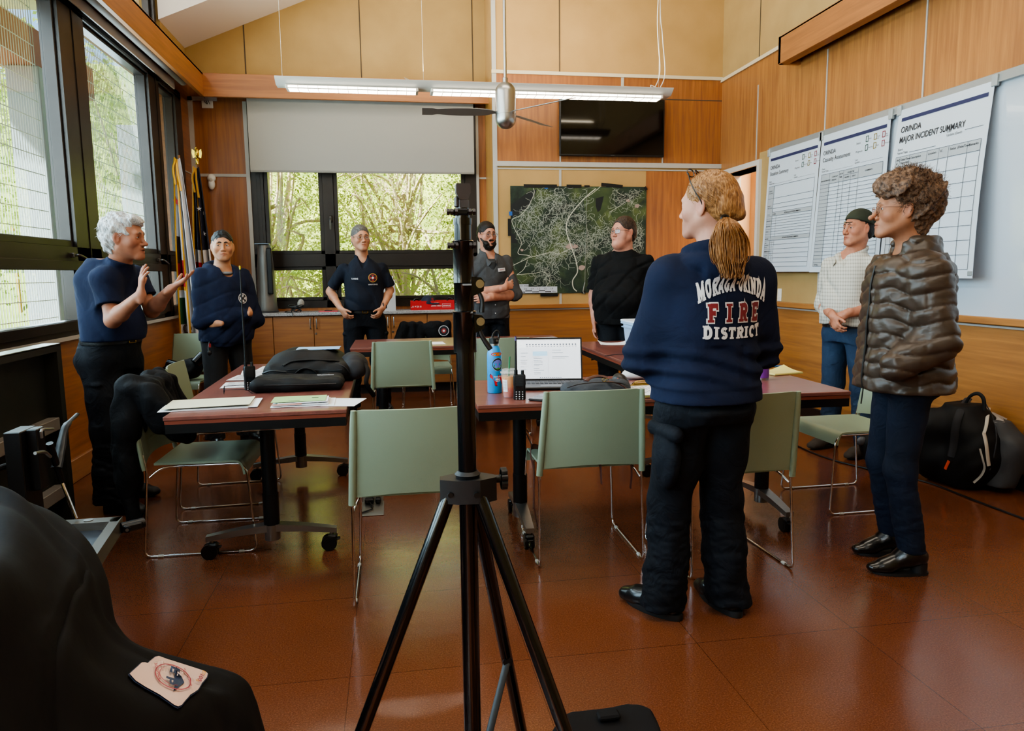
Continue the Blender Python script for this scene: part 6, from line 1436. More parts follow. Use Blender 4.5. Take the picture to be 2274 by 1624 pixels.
        a=me.color_attributes.new('tint','FLOAT_COLOR','POINT'); a.data.foreach_set('color',col.ravel())
        s.bv=BVHTree.FromPolygons([v.co for v in me.vertices],[tuple(p.vertices) for p in me.polygons])
        o=link_mesh('body',me,m,s.root); return o
    def cloth(s,name,m,f,sm=2,par=None):
        return link_mesh(name,keep_largest(f.mesh(name,sm)),m,par or s.root)
    def shoe(s,ank,yaw,m,mS,L_=.27,w=.043,heel=.0,high=.10,toe=.8,name='shoe'):
        """ank = ankle point above the heel; yaw = direction of the toe about z, 0 is straight ahead"""
        c,d=math.cos(yaw),math.sin(yaw); fw=np.array([-d,c,0]); rt=np.array([c,d,0]); a=np.array([ank[0],ank[1],0]); k=s.k
        q=L_/.27; hl=a-fw*.055*q; f=Field(a-np.array([.28,.28,.0]),a+np.array([.28,.28,high+.06]),.0045)
        up=np.array([0,0,1]); h0=heel
        f.cone(hl+fw*.02+up*(.045+h0),a+fw*.02+up*(.05+h0),.040,.042,0); f.cone(a+up*(.05+h0),a+up*(high+.01),.042,.040,.02)
        f.cone(a+fw*.03*q+up*(.05+h0*.6),a+fw*.12*q+up*.036,.040,w*.95,.03); f.cone(a+fw*.11*q+up*.034,a+fw*(.165)*q+up*.028,w*.98,w*toe,.02,flat=.75,ax=up); f.cone(a+fw*.165*q+up*.028,a+fw*(.175)*q+up*.027,w*toe,w*toe*.9,.02,flat=.7,ax=up)
        f.cut((0,0,.012+0),(0,0,-1)); f.cut((0,0,high+.02),(0,0,1))
        if heel: f.cone(a+fw*.03+up*.0,a+fw*.085+up*.0,.022,.03,.01,'s')
        o=s.cloth(name,m,f,1)
        mb=MB(); n=26; pts=[]
        for i in range(n):
            t=2*PI*i/n; yy=math.cos(t); xx=math.sin(t); ln=(-.082+.255*(yy*.5+.5)); wd=w*1.07*(.80+.22*math.sin((yy*.5+.5)*2.4))*math.copysign(abs(xx)**.75,xx)
            pts.append(a+fw*ln*q+rt*wd)
        if not heel: mb.skin([[V(*p)+V(0,0,.001) for p in pts],[V(*(a+(p-a)*1.015))+V(0,0,.012) for p in pts],[V(*p)+V(0,0,.024) for p in pts]])
        else:
            mb.skin([[V(*p)+V(0,0,.001+max(0,-((p-a)@fw-.03))*.0) for p in pts if True],[V(*p)+V(0,0,.012) for p in pts]]); hp_=[a-fw*.035+fw*.034*math.cos(t)+rt*.030*math.sin(t) for t in [2*PI*i/14 for i in range(14)]]; mb.skin([[V(*p) for p in hp_],[V(*p)+V(0,0,heel+.02) for p in hp_]])
        mb.build('sole',mS,o,smooth=40); return o
    def belt(s,z,cx,cy,rx,ry,m,h=.020,p=2.3,buck=None,tilt=0):
        mb=MB(); ring=lambda k,zz:[V(cx+math.copysign(abs(math.cos(t))**(2/p),math.cos(t))*rx*k,cy+math.copysign(abs(math.sin(t))**(2/p),math.sin(t))*ry*k,zz+tilt*math.sin(t)) for t in [2*PI*i/48 for i in range(48)]]
        mb.skin([ring(.93,z-h),ring(1,z-h),ring(1.006,z),ring(1,z+h),ring(.93,z+h)],cap=False); b=mb.build('belt',m,s.root,smooth=40)
        if buck:
            mb=MB(); y=cy+ry+.004; 
            for q in ((-.028,.028,.016,.021),(-.028,.028,-.021,-.016),(-.028,-.022,-.021,.021),(.022,.028,-.021,.021),(-.002,.022,-.002,.002)): mb.bx(cx+q[0],cx+q[1],y-.002,y+.003,z+q[2]+tilt,z+q[3]+tilt,.001)
            mb.build('buckle',buck,b,smooth=None)
        return b
    def strands(s,name,m,roots,r=.0009,sub=3):
        """roots: list of point lists"""
        cu=bpy.data.curves.new(name,'CURVE'); cu.dimensions='3D'; cu.bevel_depth=r; cu.bevel_resolution=0; cu.resolution_u=1
        for P in roots:
            P=spline([V(*p) for p in P],sub); sp=cu.splines.new('POLY'); sp.points.add(len(P)-1)
            co=[]; 
            for i,p in enumerate(P): co+= [p.x,p.y,p.z,1]
            sp.points.foreach_set('co',co); sp.points.foreach_set('radius',[1-.75*i/len(P) for i in range(len(P))])
        o=bpy.data.objects.new(name,cu); COL.objects.link(o); bpy.context.view_layer.update(); me=bpy.data.meshes.new_from_object(o); bpy.data.objects.remove(o); bpy.data.curves.remove(cu); me.materials.clear()
        o=link_mesh(name,me,m,s.root); o['kind']='stuff'; return o
    def decal(s,vs,fs,target,name,m,origin,xd,yd,off=.003,par=None):
        """print flat shapes onto the cloth: thrown along -z of the frame onto the target mesh"""
        me=target.data; bv=BVHTree.FromPolygons([v.co for v in me.vertices],[tuple(p.vertices) for p in me.polygons])
        F=frame_from(origin,xd,yd); z=(F.to_3x3()@V(0,0,1)); out=[]
        for v in vs:
            p=F@V(v[0],v[1],0); hs=[q for q in (bv.ray_cast(p+z*.25+F.to_3x3()@V(j,j*.7,0),-z,.6) for j in (0,.0013,-.0011)) if q[0] is not None]
            out.append((p-z*((p-min(hs,key=lambda q:q[3])[0]).dot(z))+z*off) if hs else p)
        mb=MB(); mb.add(out,fs); return mb.build(name,m,par or target,smooth=None)
def subdiv_shape(vs,fs,maxlen=.012):
    bm=bmesh.new(); bv=[bm.verts.new(v) for v in vs]
    for f in fs:
        try: bm.faces.new([bv[i] for i in f])
        except ValueError: pass
    bmesh.ops.triangulate(bm,faces=bm.faces)
    for _ in range(3):
        ed=[e for e in bm.edges if e.calc_length()>maxlen]
        if not ed: break
        bmesh.ops.subdivide_edges(bm,edges=ed,cuts=1); bmesh.ops.triangulate(bm,faces=bm.faces)
    bm.verts.index_update(); r=([v.co.copy() for v in bm.verts],[tuple(v.index for v in f.verts) for f in bm.faces]); bm.free(); return r
NAVYT=fabric('navy_cotton','#18223e','#121a32'); NAVYH=fabric('navy_fleece','#171f38','#11182c',.9); NAVYP=fabric('navy_trouser','#10141c','#0a0d13',.8,(11,.45)); BLKT=fabric('black_cotton','#0c0c0e','#070708',.85)
DENIM=fabric('denim','#33475f','#22334c',.8,(12,.35),300); DDEN=fabric('dark_denim','#172033','#101724',.8,(12,.3),300); GREYS=fabric('grey_shirt_cloth','#4c4d4f','#3d3e40',.8,(9,.35)); POLO=fabric('polo_knit','#141a28','#0e131f',.8)
SHOEB=mat('black_leather','#0b0b0c',.3,coat=.3,bump=(60,.1)); SOLEB=mat('black_sole','#141415',.6); BELTB=mat('belt_black','#0c0c0d',.4,bump=(200,.3)); GOLD=mat('buckle_gold','#a58b50',.25,1); SILV=mat('buckle_silver','#a9a9a9',.2,1)

def man_torso(f,k,w=1.0,belly=0,g=0,top=1.47,bot=.93,lean=(0,0),chest=1.0,p=2.35,flare=0,blouse=0):
    """torso volume; w width factor, belly forward bulge, g cloth thickness"""
    rows=[]
    for z,rx,ry,bf in ((.88,.168,.118,.35),(.96,.170,.120,.6),(1.04,.160,.112,1.0),(1.13,.158,.112,1.0),(1.22,.164,.118,.55),(1.32,.172,.122,.2),(1.40,.168,.110,0),(1.455,.128,.085,0),(1.50,.075,.062,0)):
        if z<bot-.05 or z>top+.05: continue
        t=(z-.9)/.6; rows.append((z*k,lean[0]*t,lean[1]*t+belly*bf*.55,(rx*w+g+(belly*bf*.35))*k,(ry*(.5+.5*w)*chest+g+belly*bf*.55)*k))
    f.stack(rows,.02,p)
    return rows
def leg_set(k,x=.095,sp=.0,kn=0,stance=None):
    hips=[np.array([sx*x,0,.90])*k for sx in (1,-1)]
    an=stance or [np.array([sx*(x+.03+sp),-.01,.09]) for sx in (1,-1)]
    kns=[(hips[i]*.5+np.array(an[i])*.5)+np.array([0,.02+kn,.0]) for i in (0,1)]
    return hips,kns,an
def trousers(F,m,hips,kns,an,k,w=1.0,belly=0,g=.012,seed=1,hem=.035,top=1.02,leg=(.100,.074,.070),fold=.006,pock=False,flare=0,name='trousers',seat=0):
    lo=np.min([np.array(a) for a in an]+[np.array([-.22*w-.05,-.2,0])],0)-np.array([.12,.12,0]); hi=np.max([np.array(a) for a in an]+[np.array([.22*w+.05,.22,top*k])],0)+np.array([.12,.12,.03])
    lo[2]=-.01
    f=Field(lo,hi,.0065)
    f.stack([(.84*k,0,-.005-seat*.3,(.150*w+g)*k,(.115*w+g+seat)*k),(.90*k,0,-.008-seat*.4,(.170*w+g)*k,(.122*w+g+belly*.2+seat)*k),((.45+top/2)*k,0,-.002,(.167*w+g)*k,(.117*w+g+belly*.35+seat*.4)*k),((top)*k,0,.0+belly*.25,(.158*w+g)*k,(.108*w+g+belly*.35)*k)],.03,2.4)
    for i in (0,1):
        h=hips[i]+np.array([0,0,-.02]); f.cone(h,kns[i],leg[0]*k*(.6+.4*w),leg[1]*k,.035); e=np.array(an[i],float); e=np.array([e[0],e[1],hem]); f.cone(kns[i],e,leg[1]*k,leg[2]*k+flare,.03,cap=1)
        if pock:
            sx=1 if i==0 else -1; c=(h*.52+kns[i]*.48)+np.array([sx*.082*k,0,0]); f.ell(c,(.02,.062,.085),.012); f.ell(c+np.array([sx*.004,0,.07]),(.022,.066,.022),.006)
    f.warp(fold,24,seed,(1,1,.8)); f.warp(fold*.7,52,seed+5,(.5,.5,1.6),True,(lo[0],lo[1],0),(hi[0],hi[1],.42*k))
    f.cut((0,0,hem),(0,0,-1)); f.cut((0,0,top*k),(0,0,1))
    return F.cloth(name,m,f,2)
def cap_hair(F,name,m,top=(.081,.102,.092),back=(.074,.066,.070),face=(.078,.066,.105),hl=.058,temple=.02,low=-.075,amp=.003,fr=90,sub=()):
    """short hair shell: skull volume minus the face; hl = hairline height above the eyes"""
    f=Field(F.hc-.15,F.hc+.16,.0034); R=[list(r) for r in F.HR]; q=F.hs
    f.ell(F.hp((0,-.016,.033)),[a*q for a in top],0,'u',R); f.ell(F.hp((0,-.045,-.022)),[a*q for a in back],.03,'u',R)
    f.ell(F.hp((0,.112,hl-.098)),[.085*q,.075*q,.102*q],.010,'s',R)
    for x in (-1,1):
        f.ell(F.hp((x*.086,.030+temple,-.028)),[.032*q,.046*q,.044*q],.010,'s',R); f.ell(F.hp((x*.082,.0,-.055)),[.03*q,.032*q,.035*q],.008,'s',R)
    for c,r in sub: f.ell(F.hp(c),[a*q for a in r],.012,'s',R)
    f.cut(F.hp((0,0,low)),F.HR@V(0,.15,-1)); f.warp(amp,fr,5)
    return F.cloth(name,m,f,1)
def sleeves(f,k,arms,r=(.066,.060,.056,.044),cuff=1.0):
    """arms: (shoulder, elbow, wrist); cuff = where on the forearm the sleeve ends"""
    for a,b,c in arms:
        a,b,c=map(np.array,(a,b,c)); f.cone(a,b,r[0]*k,r[1]*k,.03); e=b+(c-b)*cuff; f.cone(b,e,r[2]*k,(r[2]+(r[3]-r[2])*cuff)*k,.025,cap=1)
MALTG=mat('emblem_gold','#b88a3a',.4); MALTR=mat('emblem_red','#8f2a2a',.5); MALTW=mat('emblem_white','#cfcfd2',.5); MALTB=mat('emblem_dark','#14151c',.5)
def emblem(F,target,origin,xd,yd,r,cols=(MALTG,MALTB,MALTR,MALTW)):
    """round badge with a four-armed cross"""
    for i,(rr,c) in enumerate(((r,cols[0]),(r*.86,cols[1]))):
        vs,fs=disc(rr,24); vs=vs+[V(0,0,0)]; F.decal(vs,fs,target,'emblem',c,origin,xd,yd,.003+.001*i)
    vs=[];fs=[]
    for q in range(4):
        a=q*PI/2; 
        P=[(math.cos(a-.28)*.18,math.sin(a-.28)*.18),(math.cos(a-.42)*.8,math.sin(a-.42)*.8),(math.cos(a+.42)*.8,math.sin(a+.42)*.8),(math.cos(a+.28)*.18,math.sin(a+.28)*.18)]
        b=len(vs); vs+=[V(x*r,y*r,0) for x,y in P]; fs.append((b,b+1,b+2,b+3))
    F.decal(vs,fs,target,'emblem',cols[2],origin,xd,yd,.005)
    vs,fs=disc(r*.26,14); F.decal(vs+[V(0,0,0)],fs,target,'emblem',cols[3],origin,xd,yd,.006)
# ---- white-haired man talking with open hands, left
def build_white():
    Y=4.50; base=V(-1.62,Y,0); F=Fig('white-haired man in navy t-shirt talking with both palms raised, by the left windows',base,rad(-112),1.70)
    k=F.k; F.hc=F.W(276,527,4.42); F.HR=Matrix.Rotation(rad(14),3,'Z')@Matrix.Rotation(rad(-2),3,'X')@Matrix.Rotation(rad(0),3,'Y'); F.hs=1.07
    SK=skinmat('skin_ruddy','#b27a60','#98634d'); lean=(0,.00)
    shR=F.W(232,612,4.34); shL=F.W(300,606,4.62); elR=F.W(250,712,4.30); wrR=F.W(313,655,4.12); elL=F.W(338,690,4.60); wrL=F.W(380,642,4.44)
    nb=(shR+shL)/2+np.array([0,0,.035]); 
    f=Field((-.45,-.35,0),(.50,.75,1.76),.006,[((F.hc-.115),(F.hc+.13),.0023),((wrR-.06),(wrR+np.array([.1,.12,.20])),.0032),((wrL-.06),(wrL+np.array([.12,.20,.12])),.0032)])
    man_torso(f,k,.88,.0,-.006); F.head(f,jaw=1.0,nose=1.1,mouth_open=.004); F.neck(f,nb,.052)
    f.cone(shR+np.array([0,0,-.03]),shL+np.array([0,0,-.03]),.04,None,.05)
    d_=np.array([0,0,-.03]); F.arm(f,shR+d_,elR,wrR,(.040,.043,.045,.028)); F.arm(f,shL+d_,elL,wrL,(.040,.043,.045,.028))
    vx=F.dirL((1,0,0)); vy=F.dirL((0,-1,0)); vz=np.array([0,0,1.])
    F.hand(f,wrR,vz*1.0+vx*.12,vx*.85-vy*.45,1,(.10,.14,.2,.25),.25,(.9,.5)); F.hand(f,wrL,vx*.9+vz*.62-vy*.1,vz*.9-vx*.55+vy*.2,-1,(.06,.10,.12,.2),.15,(.9,.4))
    hips,kns,an=leg_set(k,.092,stance=[F.L((-1.60,4.33,.09)),F.L((-1.66,4.62,.09))]); F.legs(f,hips,kns,an)
    F.finish_body(f,SK,.06)
    F.eyes((.05,.0),IRISB); wh=hairmat('white_hair','#d8d6d3','#9a9a9d'); F.brows(mat('brow_grey','#8a7d74',.8),.0035)
    # t-shirt
    dn=np.array([0,0,-.022])
    f=Field((-.42,-.36,.86),(.44,.40,1.55),.006); g=.014
    man_torso(f,k,.97,.06,g,1.46,.97); f.cone(shR+dn,shL+dn,.058,None,.06); f.cone(F.hp((0,-.03,-.115)),nb,.060,.085,.03)
    for a,b in ((shR,elR),(shL,elL)): f.cone(a+dn,a+(b-a)*.64,.056,.066,.055,cap=1)
    f.warp(.007,15,3); folds(f,.011,4,16); f.cut(F.hp((0,-.02,-.128)),F.HR@V(0,.35,1)); f.cut((0,0,1.015*k),(0,0,-1))
    F.cloth('t_shirt',NAVYT,f)
    trousers(F,NAVYP,hips,kns,an,k,.96,.05,.014,4,.05,1.035,(.118,.100,.098),.009,True,.012,seat=.02)
    F.belt(1.02*k,0,.012,.182*k,.142*k,BELTB,.021,buck=GOLD)
    for i,yaw in ((0,-.15),(1,.25)): F.shoe(an[i],yaw,mat('boot_black','#0e0e10',.55),SOLEB,.29,.046,0,.13,name='boot')
    # hair: thick wavy
    f=Field(F.hc-.14,F.hc+.15,.0035); R=[list(r) for r in F.HR]; q=F.hs
    f.ell(F.hp((0,-.024,.038)),(.086*q,.098*q,.092*q),0,'u',R); f.ell(F.hp((0,-.045,-.025)),(.078*q,.070*q,.065*q),.03,'u',R); f.ell(F.hp((0,.055,.088)),(.055*q,.040*q,.030*q),.02,'u',R)
    f.ell(F.hp((0,.090,-.035)),(.074*q,.062*q,.100*q),.012,'s',R)
    for x in (-1,1): f.ell(F.hp((x*.085,.022,-.02)),(.028*q,.038*q,.036*q),.012,'s',R); f.ell(F.hp((x*.06,.085,.045)),(.02*q,.02*q,.03*q),.01,'s',R)
    f.cut(F.hp((0,0,-.082)),F.HR@V(0,.2,-1)); f.warp(.009,85,5,(1,1,1)); f.warp(.004,170,6)
    F.cloth('hair',wh,f,1)
    rs=[]; rr=random.Random(2)
    for i in range(420):
        a=rr.uniform(0,2*PI); e=rr.uniform(-.2,1.45); d=V(math.cos(a)*math.cos(e),math.sin(a)*math.cos(e),math.sin(e))
        p=V(d.x*.084,d.y*.096-.022,d.z*.09+.038)
        if p.y>.045 and p.z<.085 or p.z<.0 and p.y>-.01: continue
        t=V(-d.y,d.x,0)*rr.choice((-1,1))*.6+V(0,-.3,-.5); P=[p]; 
        for j in range(4): P.append(P[-1]+(t.normalized()*.010+d*.003*math.sin(j*2+i)+V(rr.gauss(0,.002),rr.gauss(0,.002),rr.gauss(0,.002))))
        rs.append([F.hp(x) for x in P])
    F.strands('hair_strands',wh,rs,.0013,2)
build_white()
RED_=[list(r) for r in Matrix.Identity(3)]
def turn(F,y,p=0,r=0): F.HR=Matrix.Rotation(rad(y),3,'Z')@Matrix.Rotation(rad(p),3,'X')@Matrix.Rotation(rad(r),3,'Y')
def crossed(k,z=1.10,fw=.0):
    shR=np.array([.175,0,1.42])*k; shL=np.array([-.175,0,1.42])*k
    return (shR,np.array([.235,.08+fw,z+.0])*k,np.array([-.07,.235+fw,z+.06])*k),(shL,np.array([-.235,.08+fw,z-.01])*k,np.array([.08,.215+fw,z-.03])*k)
# ---- man in navy hoodie, arms crossed
def build_hoodie_man():
    F=Fig('black-haired man in navy hooded sweatshirt with arms crossed beside the flags',(-1.31,6.02,0),rad(-146),1.66); k=F.k
    F.hc=F.W(494,547,6.0); F.hs=1.02; turn(F,-20,2)
    SK=skinmat('skin_tan','#bd8a68','#a87254'); A,B=crossed(k,1.06); 
    f=Field((-.42,-.3,0),(.42,.48,1.75),.0065,[((F.hc-.115),(F.hc+.13),.0026)])
    man_torso(f,k,.9,0,-.004); F.head(f,jaw=.98,nose=.92,wide=1.03); F.neck(f,(0,-.01,1.46*k),.054)
    A[2][:]=(-.13*k,.185,1.11*k); B[2][:]=(.13*k,.165,1.04*k)
    for a in (A,B): F.arm(f,*a)
    F.hand(f,A[2],(-.5,-.8,0),(0,-1,0),1); F.hand(f,B[2],(.5,-.8,0),(0,-1,0),-1)
    hips,kns,an=leg_set(k,.10); F.legs(f,hips,kns,an); F.finish_body(f,SK,.22)
    F.eyes((rad(-14),0)); hm=hairmat('black_hair','#1a1817','#080808'); F.brows(mat('brow_black','#14100e',.8),.0042,.020); cap_hair(F,'hair',hm,(.078,.101,.092),hl=.067,low=-.055,amp=.0035,fr=130)
    f=Field((-.46,-.32,.74),(.46,.50,1.56),.0062)
    man_torso(f,k,1.08,.045,.030,1.47,.80); sleeves(f,k,(A,B),(.074,.066,.064,.052))
    f.stack([(.84*k,0,.01,.178*k,.145*k),(.90*k,0,.015,.200*k,.165*k),(1.0*k,0,.02,.202*k,.165*k)],.02)
    # hood around the neck
    n=16
    for i in range(n):
        t0,t1=[(-PI*.5+rad(215)*(j/n-.5)*1.0) for j in (i,i+1)]
        P=lambda t,i_: np.array([math.cos(t)*.108*k,math.sin(t)*.098*k-.012,(1.475+.035*max(0,-math.sin(t)))*k])
        f.cone(P(t0,i),P(t1,i),.036,.036,.012)
    f.cone((.10*k,.02,1.47*k),(.035,.105,1.375*k),.034,.020,.02); f.cone((-.10*k,.02,1.47*k),(-.035,.105,1.375*k),.034,.020,.02)
    f.cone(F.hp((0,.0,-.10)),(0,.07,1.45*k),.062,.05,.012,'s')
    f.warp(.008,15,3); folds(f,.006,12,19); f.warp(.004,38,6); f.cut((0,0,.835*k),(0,0,-1))
    hd=F.cloth('hoodie',NAVYH,f)
    trousers(F,mat('black_trouser','#0c0d10',.85,bump=(30,.4,.01)),hips,kns,an,k,1.0,.02,.015,6,.04,.93,(.108,.086,.080),.007)
    for i,yaw in ((0,-.2),(1,.2)): F.shoe(an[i],yaw,SHOEB,SOLEB,.28)
    emblem(F,hd,(-.095*k,.30,1.235*k),(-1,0,0),(0,0,1),.040,(MALTW,MALTB,MALTW,MALTB))
    mb=MB(); mb.tube([(.17,.10,.89*k),(.19,.12,.84*k),(.185,.125,.77*k)],.004,6); mb.ball((.188,.135,.80*k),(.018,.012,.02),10); mb.build('key_reel',BLKPL,F.root); mb=MB(); mb.box((.18,.13,.86*k),(.014,.006,.03)); mb.build('red_tag',MALTR,F.root,smooth=None)
    mb=MB(); mb.tube([(.05*math.cos(t),.045+.045*math.sin(t),1.445*k) for t in [PI*i/10 for i in range(11)]],.012,8); mb.build('undershirt',mat('grey_tee','#77777a',.9),F.root,smooth=60)
# ---- man in polo, hands on hips
def build_polo():
    F=Fig('grey-haired man in black polo shirt and glasses with hands on hips, before the far window',(-.272,7.20,0),rad(-176),1.75); k=F.k
    F.hc=F.W(801,529,7.18); F.hs=1.07; turn(F,14,2)
    SK=skinmat('skin_light_tan','#c08c6e','#a8745a')
    Y=7.16; R=(np.array([.185,0,1.405])*k,F.W(733,648,7.25),F.W(757,686,7.05)); Lf=(np.array([-.185,0,1.405])*k,F.W(866,645,7.25),F.W(850,684,7.05))
    f=Field((-.45,-.3,0),(.45,.45,1.85),.0065,[((F.hc-.115),(F.hc+.13),.0028)])
    man_torso(f,k,.9,0,-.004,chest=1.0); F.head(f,jaw=1.0,nose=1.0,wide=1.02); F.neck(f,(0,-.01,1.47*k),.053)
    for a in (R,Lf): F.arm(f,*a,r=(.050,.038,.040,.027))
    F.hand(f,R[2],(-.45,.35,-.7),(-.8,-.3,0),1,(.5,.5,.5,.5),.2); F.hand(f,Lf[2],(.45,.35,-.7),(.8,-.3,0),-1,(.5,.5,.5,.5),.2)
    hips,kns,an=leg_set(k,.10,.02); F.legs(f,hips,kns,an); F.finish_body(f,SK,.05)
    F.eyes((rad(4),0)); hm=hairmat('grey_hair','#6f6a66','#3c3936'); F.brows(mat('brow_grey2','#4a423c',.8),.0030); cap_hair(F,'hair',hm,(.079,.101,.091),hl=.066,low=-.06,amp=.002,fr=120)
    F.glasses(mat('wire_dark2','#3b342e',.3,.7),LENS,.0012,.024,.0145,.5)
    f=Field((-.42,-.3,.86),(.42,.42,1.58),.006)
    man_torso(f,k,1.0,.045,.016,1.47,.98,chest=1.08); 
    for a,b in ((R[0],R[1]),(Lf[0],Lf[1])): f.cone(a,a+(b-a)*.80,.062*k,.066*k,.03,cap=1)
    f.cone(F.hp((0,-.02,-.125)),(0,.0,1.44*k),.062,.085,.02); f.warp(.006,17,7); folds(f,.010,2,15); f.cone((0,.08,1.54*k),(0,.15,1.385*k),.060,.006,.004,'s'); f.cut(F.hp((0,0,-.150)),(0,.35,1)); f.cut((0,0,1.0*k),(0,0,-1))
    p=F.cloth('polo_shirt',POLO,f)
    mb=MB()
    for x in (-1,1): mb.grid(lambda u,v:(x*(.020+.055*(1-u)+.02*v),.055+.075*u-.02*v+.012*math.sin(PI*v),1.475*k-.075*u*.9-.030*v),6,5,.003)
    mb.grid(lambda u,v:(math.cos(PI+PI*u)*.080,math.sin(PI+PI*u)*.070-.0,1.455*k+.035*v),14,3,.003); mb.build('collar',POLO,F.root)
    trousers(F,NAVYP,hips,kns,an,k,1.0,.03,.012,9,.03,1.01,(.108,.084,.078),.008,True)
    F.belt(.995*k,0,.010,.182*k,.136*k,BELTB,.020,buck=GOLD)
    for i,yaw in ((0,-.3),(1,.3)): F.shoe(an[i],yaw,SHOEB,SOLEB,.28)
    emblem(F,p,(-.085*k,.32,1.315*k),(-1,0,0),(0,0,1),.042)
    vs,fs=text_mesh('SUPPORT SERVICES',size=.016,bold=.0004,width=.088); F.decal(vs,fs,p,'printed_text',MALTW,(-.085*k,.32,1.245*k),(-1,0,0),(0,0,1)); vs,fs=text_mesh('T. WONG',size=.020,bold=.0006,width=.060); F.decal(vs,fs,p,'printed_text',MALTW,(.085*k,.32,1.30*k),(-1,0,0),(0,0,1))
    mb=MB(); w_=Lf[2]-(Lf[2]-Lf[1])*.06; mb.tube([V(*w_)+V(0,math.cos(t)*.03,math.sin(t)*.033) for t in [2*PI*i/14 for i in range(14)]],.007,8,closed=True,cap=False); mb.box(V(*w_)+V(-.03,0,0),(.010,.03,.032),.003); mb.build('wristwatch',BLKPL,F.root)
# ---- bearded man, arms crossed
def build_beard():
    F=Fig('bearded man in grey work shirt and round glasses with arms crossed, beside the map',(.925,7.0,0),rad(-168),1.79); k=F.k
    F.hc=F.W(1081,521,6.98); F.hs=1.04; turn(F,8,-2)
    SK=skinmat('skin_pale','#c08a72','#a8705a'); A,B=crossed(k,1.12,.01)
    f=Field((-.42,-.3,0),(.42,.48,1.9),.0065,[((F.hc-.115),(F.hc+.13),.0028),((-.18,.1,1.0*k),(.18,.36,1.3*k),.0045)])
    man_torso(f,k,.9,0,-.004); F.head(f,jaw=1.05); F.neck(f,(0,-.01,1.47*k),.056)
    for a in (A,B): F.arm(f,*a,r=(.05,.046,.048,.032))
    F.hand(f,A[2],(-.75,-.3,.25),(0,-1,0),1,(.3,.4,.4,.5)); F.hand(f,B[2],(.8,-.15,-.1),(0,-1,0),-1,(.2,.3,.3,.4))
    hips,kns,an=leg_set(k,.095); F.legs(f,hips,kns,an); F.finish_body(f,SK,0)
    F.eyes((rad(-8),0)); hm=hairmat('dark_brown_hair','#241a15','#0e0a08'); F.brows(mat('brow_brown','#1c130e',.8),.0042); cap_hair(F,'hair',hm,(.079,.102,.091),hl=.066,low=-.06,amp=.002,fr=120)
    f=Field(F.hc-.17,F.hc+.14,.0035); R=[list(r) for r in F.HR]; q=F.hs
    f.ell(F.hp((0,.050,-.095)),[.056*q,.050*q,.052*q],0,'u',R)
    for x in (-1,1): f.cone(F.hp((x*.066,.012,-.035)),F.hp((x*.040,.070,-.080)),.013,.022,.02)
    f.cone(F.hp((-.02,.096,-.054)),F.hp((.02,.096,-.054)),.0065,None,.008); f.ell(F.hp((0,.108,-.068)),[.020*q,.02*q,.0075*q],.004,'s',R); f.cut(F.hp((0,0,-.030)),F.HR@V(0,.1,1)); f.warp(.004,110,4); F.cloth('beard',hm,f,1)
    F.glasses(mat('wire_gold','#5e4c33',.3,.7),LENS,.0015,.0235,.0195,.0)
    f=Field((-.42,-.3,.80),(.42,.46,1.6),.006)
    man_torso(f,k,1.02,.03,.018,1.47,.86); sleeves(f,k,(A,B),(.068,.064,.064,.058),.16)
    f.stack([(.87*k,0,.005,.185*k,.140*k),(.96*k,0,.01,.184*k,.142*k)],.03)
    f.cone(F.hp((0,-.02,-.125)),(0,.0,1.45*k),.064,.088,.02); f.warp(.006,18,17); folds(f,.010,5,15); f.cone((0,.07,1.50*k),(0,.18,1.30*k),.046,.006,.004,'s'); f.cut(F.hp((0,0,-.148)),(0,.4,1)); f.cut((0,0,.885*k),(0,0,-1))
    p=F.cloth('work_shirt',GREYS,f)
    mb=MB()
    for x in (-1,1): mb.grid(lambda u,v:(x*(.022+.058*(1-u)+.028*v),.055+.085*u-.025*v+.012*math.sin(PI*v),1.49*k-.085*u*.9-.038*v),6,5,.003)
    mb.build('collar',GREYS,F.root)
    f=Field((-.09,-.02,1.25*k),(.09,.17,1.56*k),.005); f.ell((0,.05,1.38*k),(.07,.085,.12),0); f.cut((0,.03,1.475*k),(0,.5,1)); F.cloth('undershirt',mat('charcoal_tee','#2f3032',.9),f,1)
    vs=[V(-.040,-.014,0),V(.040,-.014,0),V(.040,.018,0),V(-.040,.018,0)]; a_,b_=subdiv_shape(vs,[(0,1,2,3)]); F.decal(a_,b_,p,'name_patch',MALTW,(-.085*k,.3,1.345*k),(-1,0,.1),(.1,0,1)); vs,fs=text_mesh('LIBRARY',size=.014,bold=.0004); F.decal(vs,fs,p,'printed_text',MALTR,(-.085*k,.3,1.343*k),(-1,0,.1),(.1,0,1),.0045); vs=[v+V(0,-.022,0) for v in [V(-.03,-.006,0),V(.04,-.006,0),V(.04,.008,0),V(-.03,.008,0)]]; F.decal(vs,[(0,1,2,3)],p,'name_patch',MALTB,(-.085*k,.3,1.345*k),(-1,0,.1),(.1,0,1))
    mb=MB(); [mb.ball((0.0,.175+.0*i,z*k),(.006,.004,.006),8) for i,z in enumerate((1.02,.94))]; mb.build('button',MALTW,F.root)
    trousers(F,NAVYP,hips,kns,an,k,1.0,.02,.010,11,.03,.98,(.104,.082,.076),.007)
    for i,yaw in ((0,-.25),(1,.25)): F.shoe(an[i],yaw,SHOEB,SOLEB,.29)
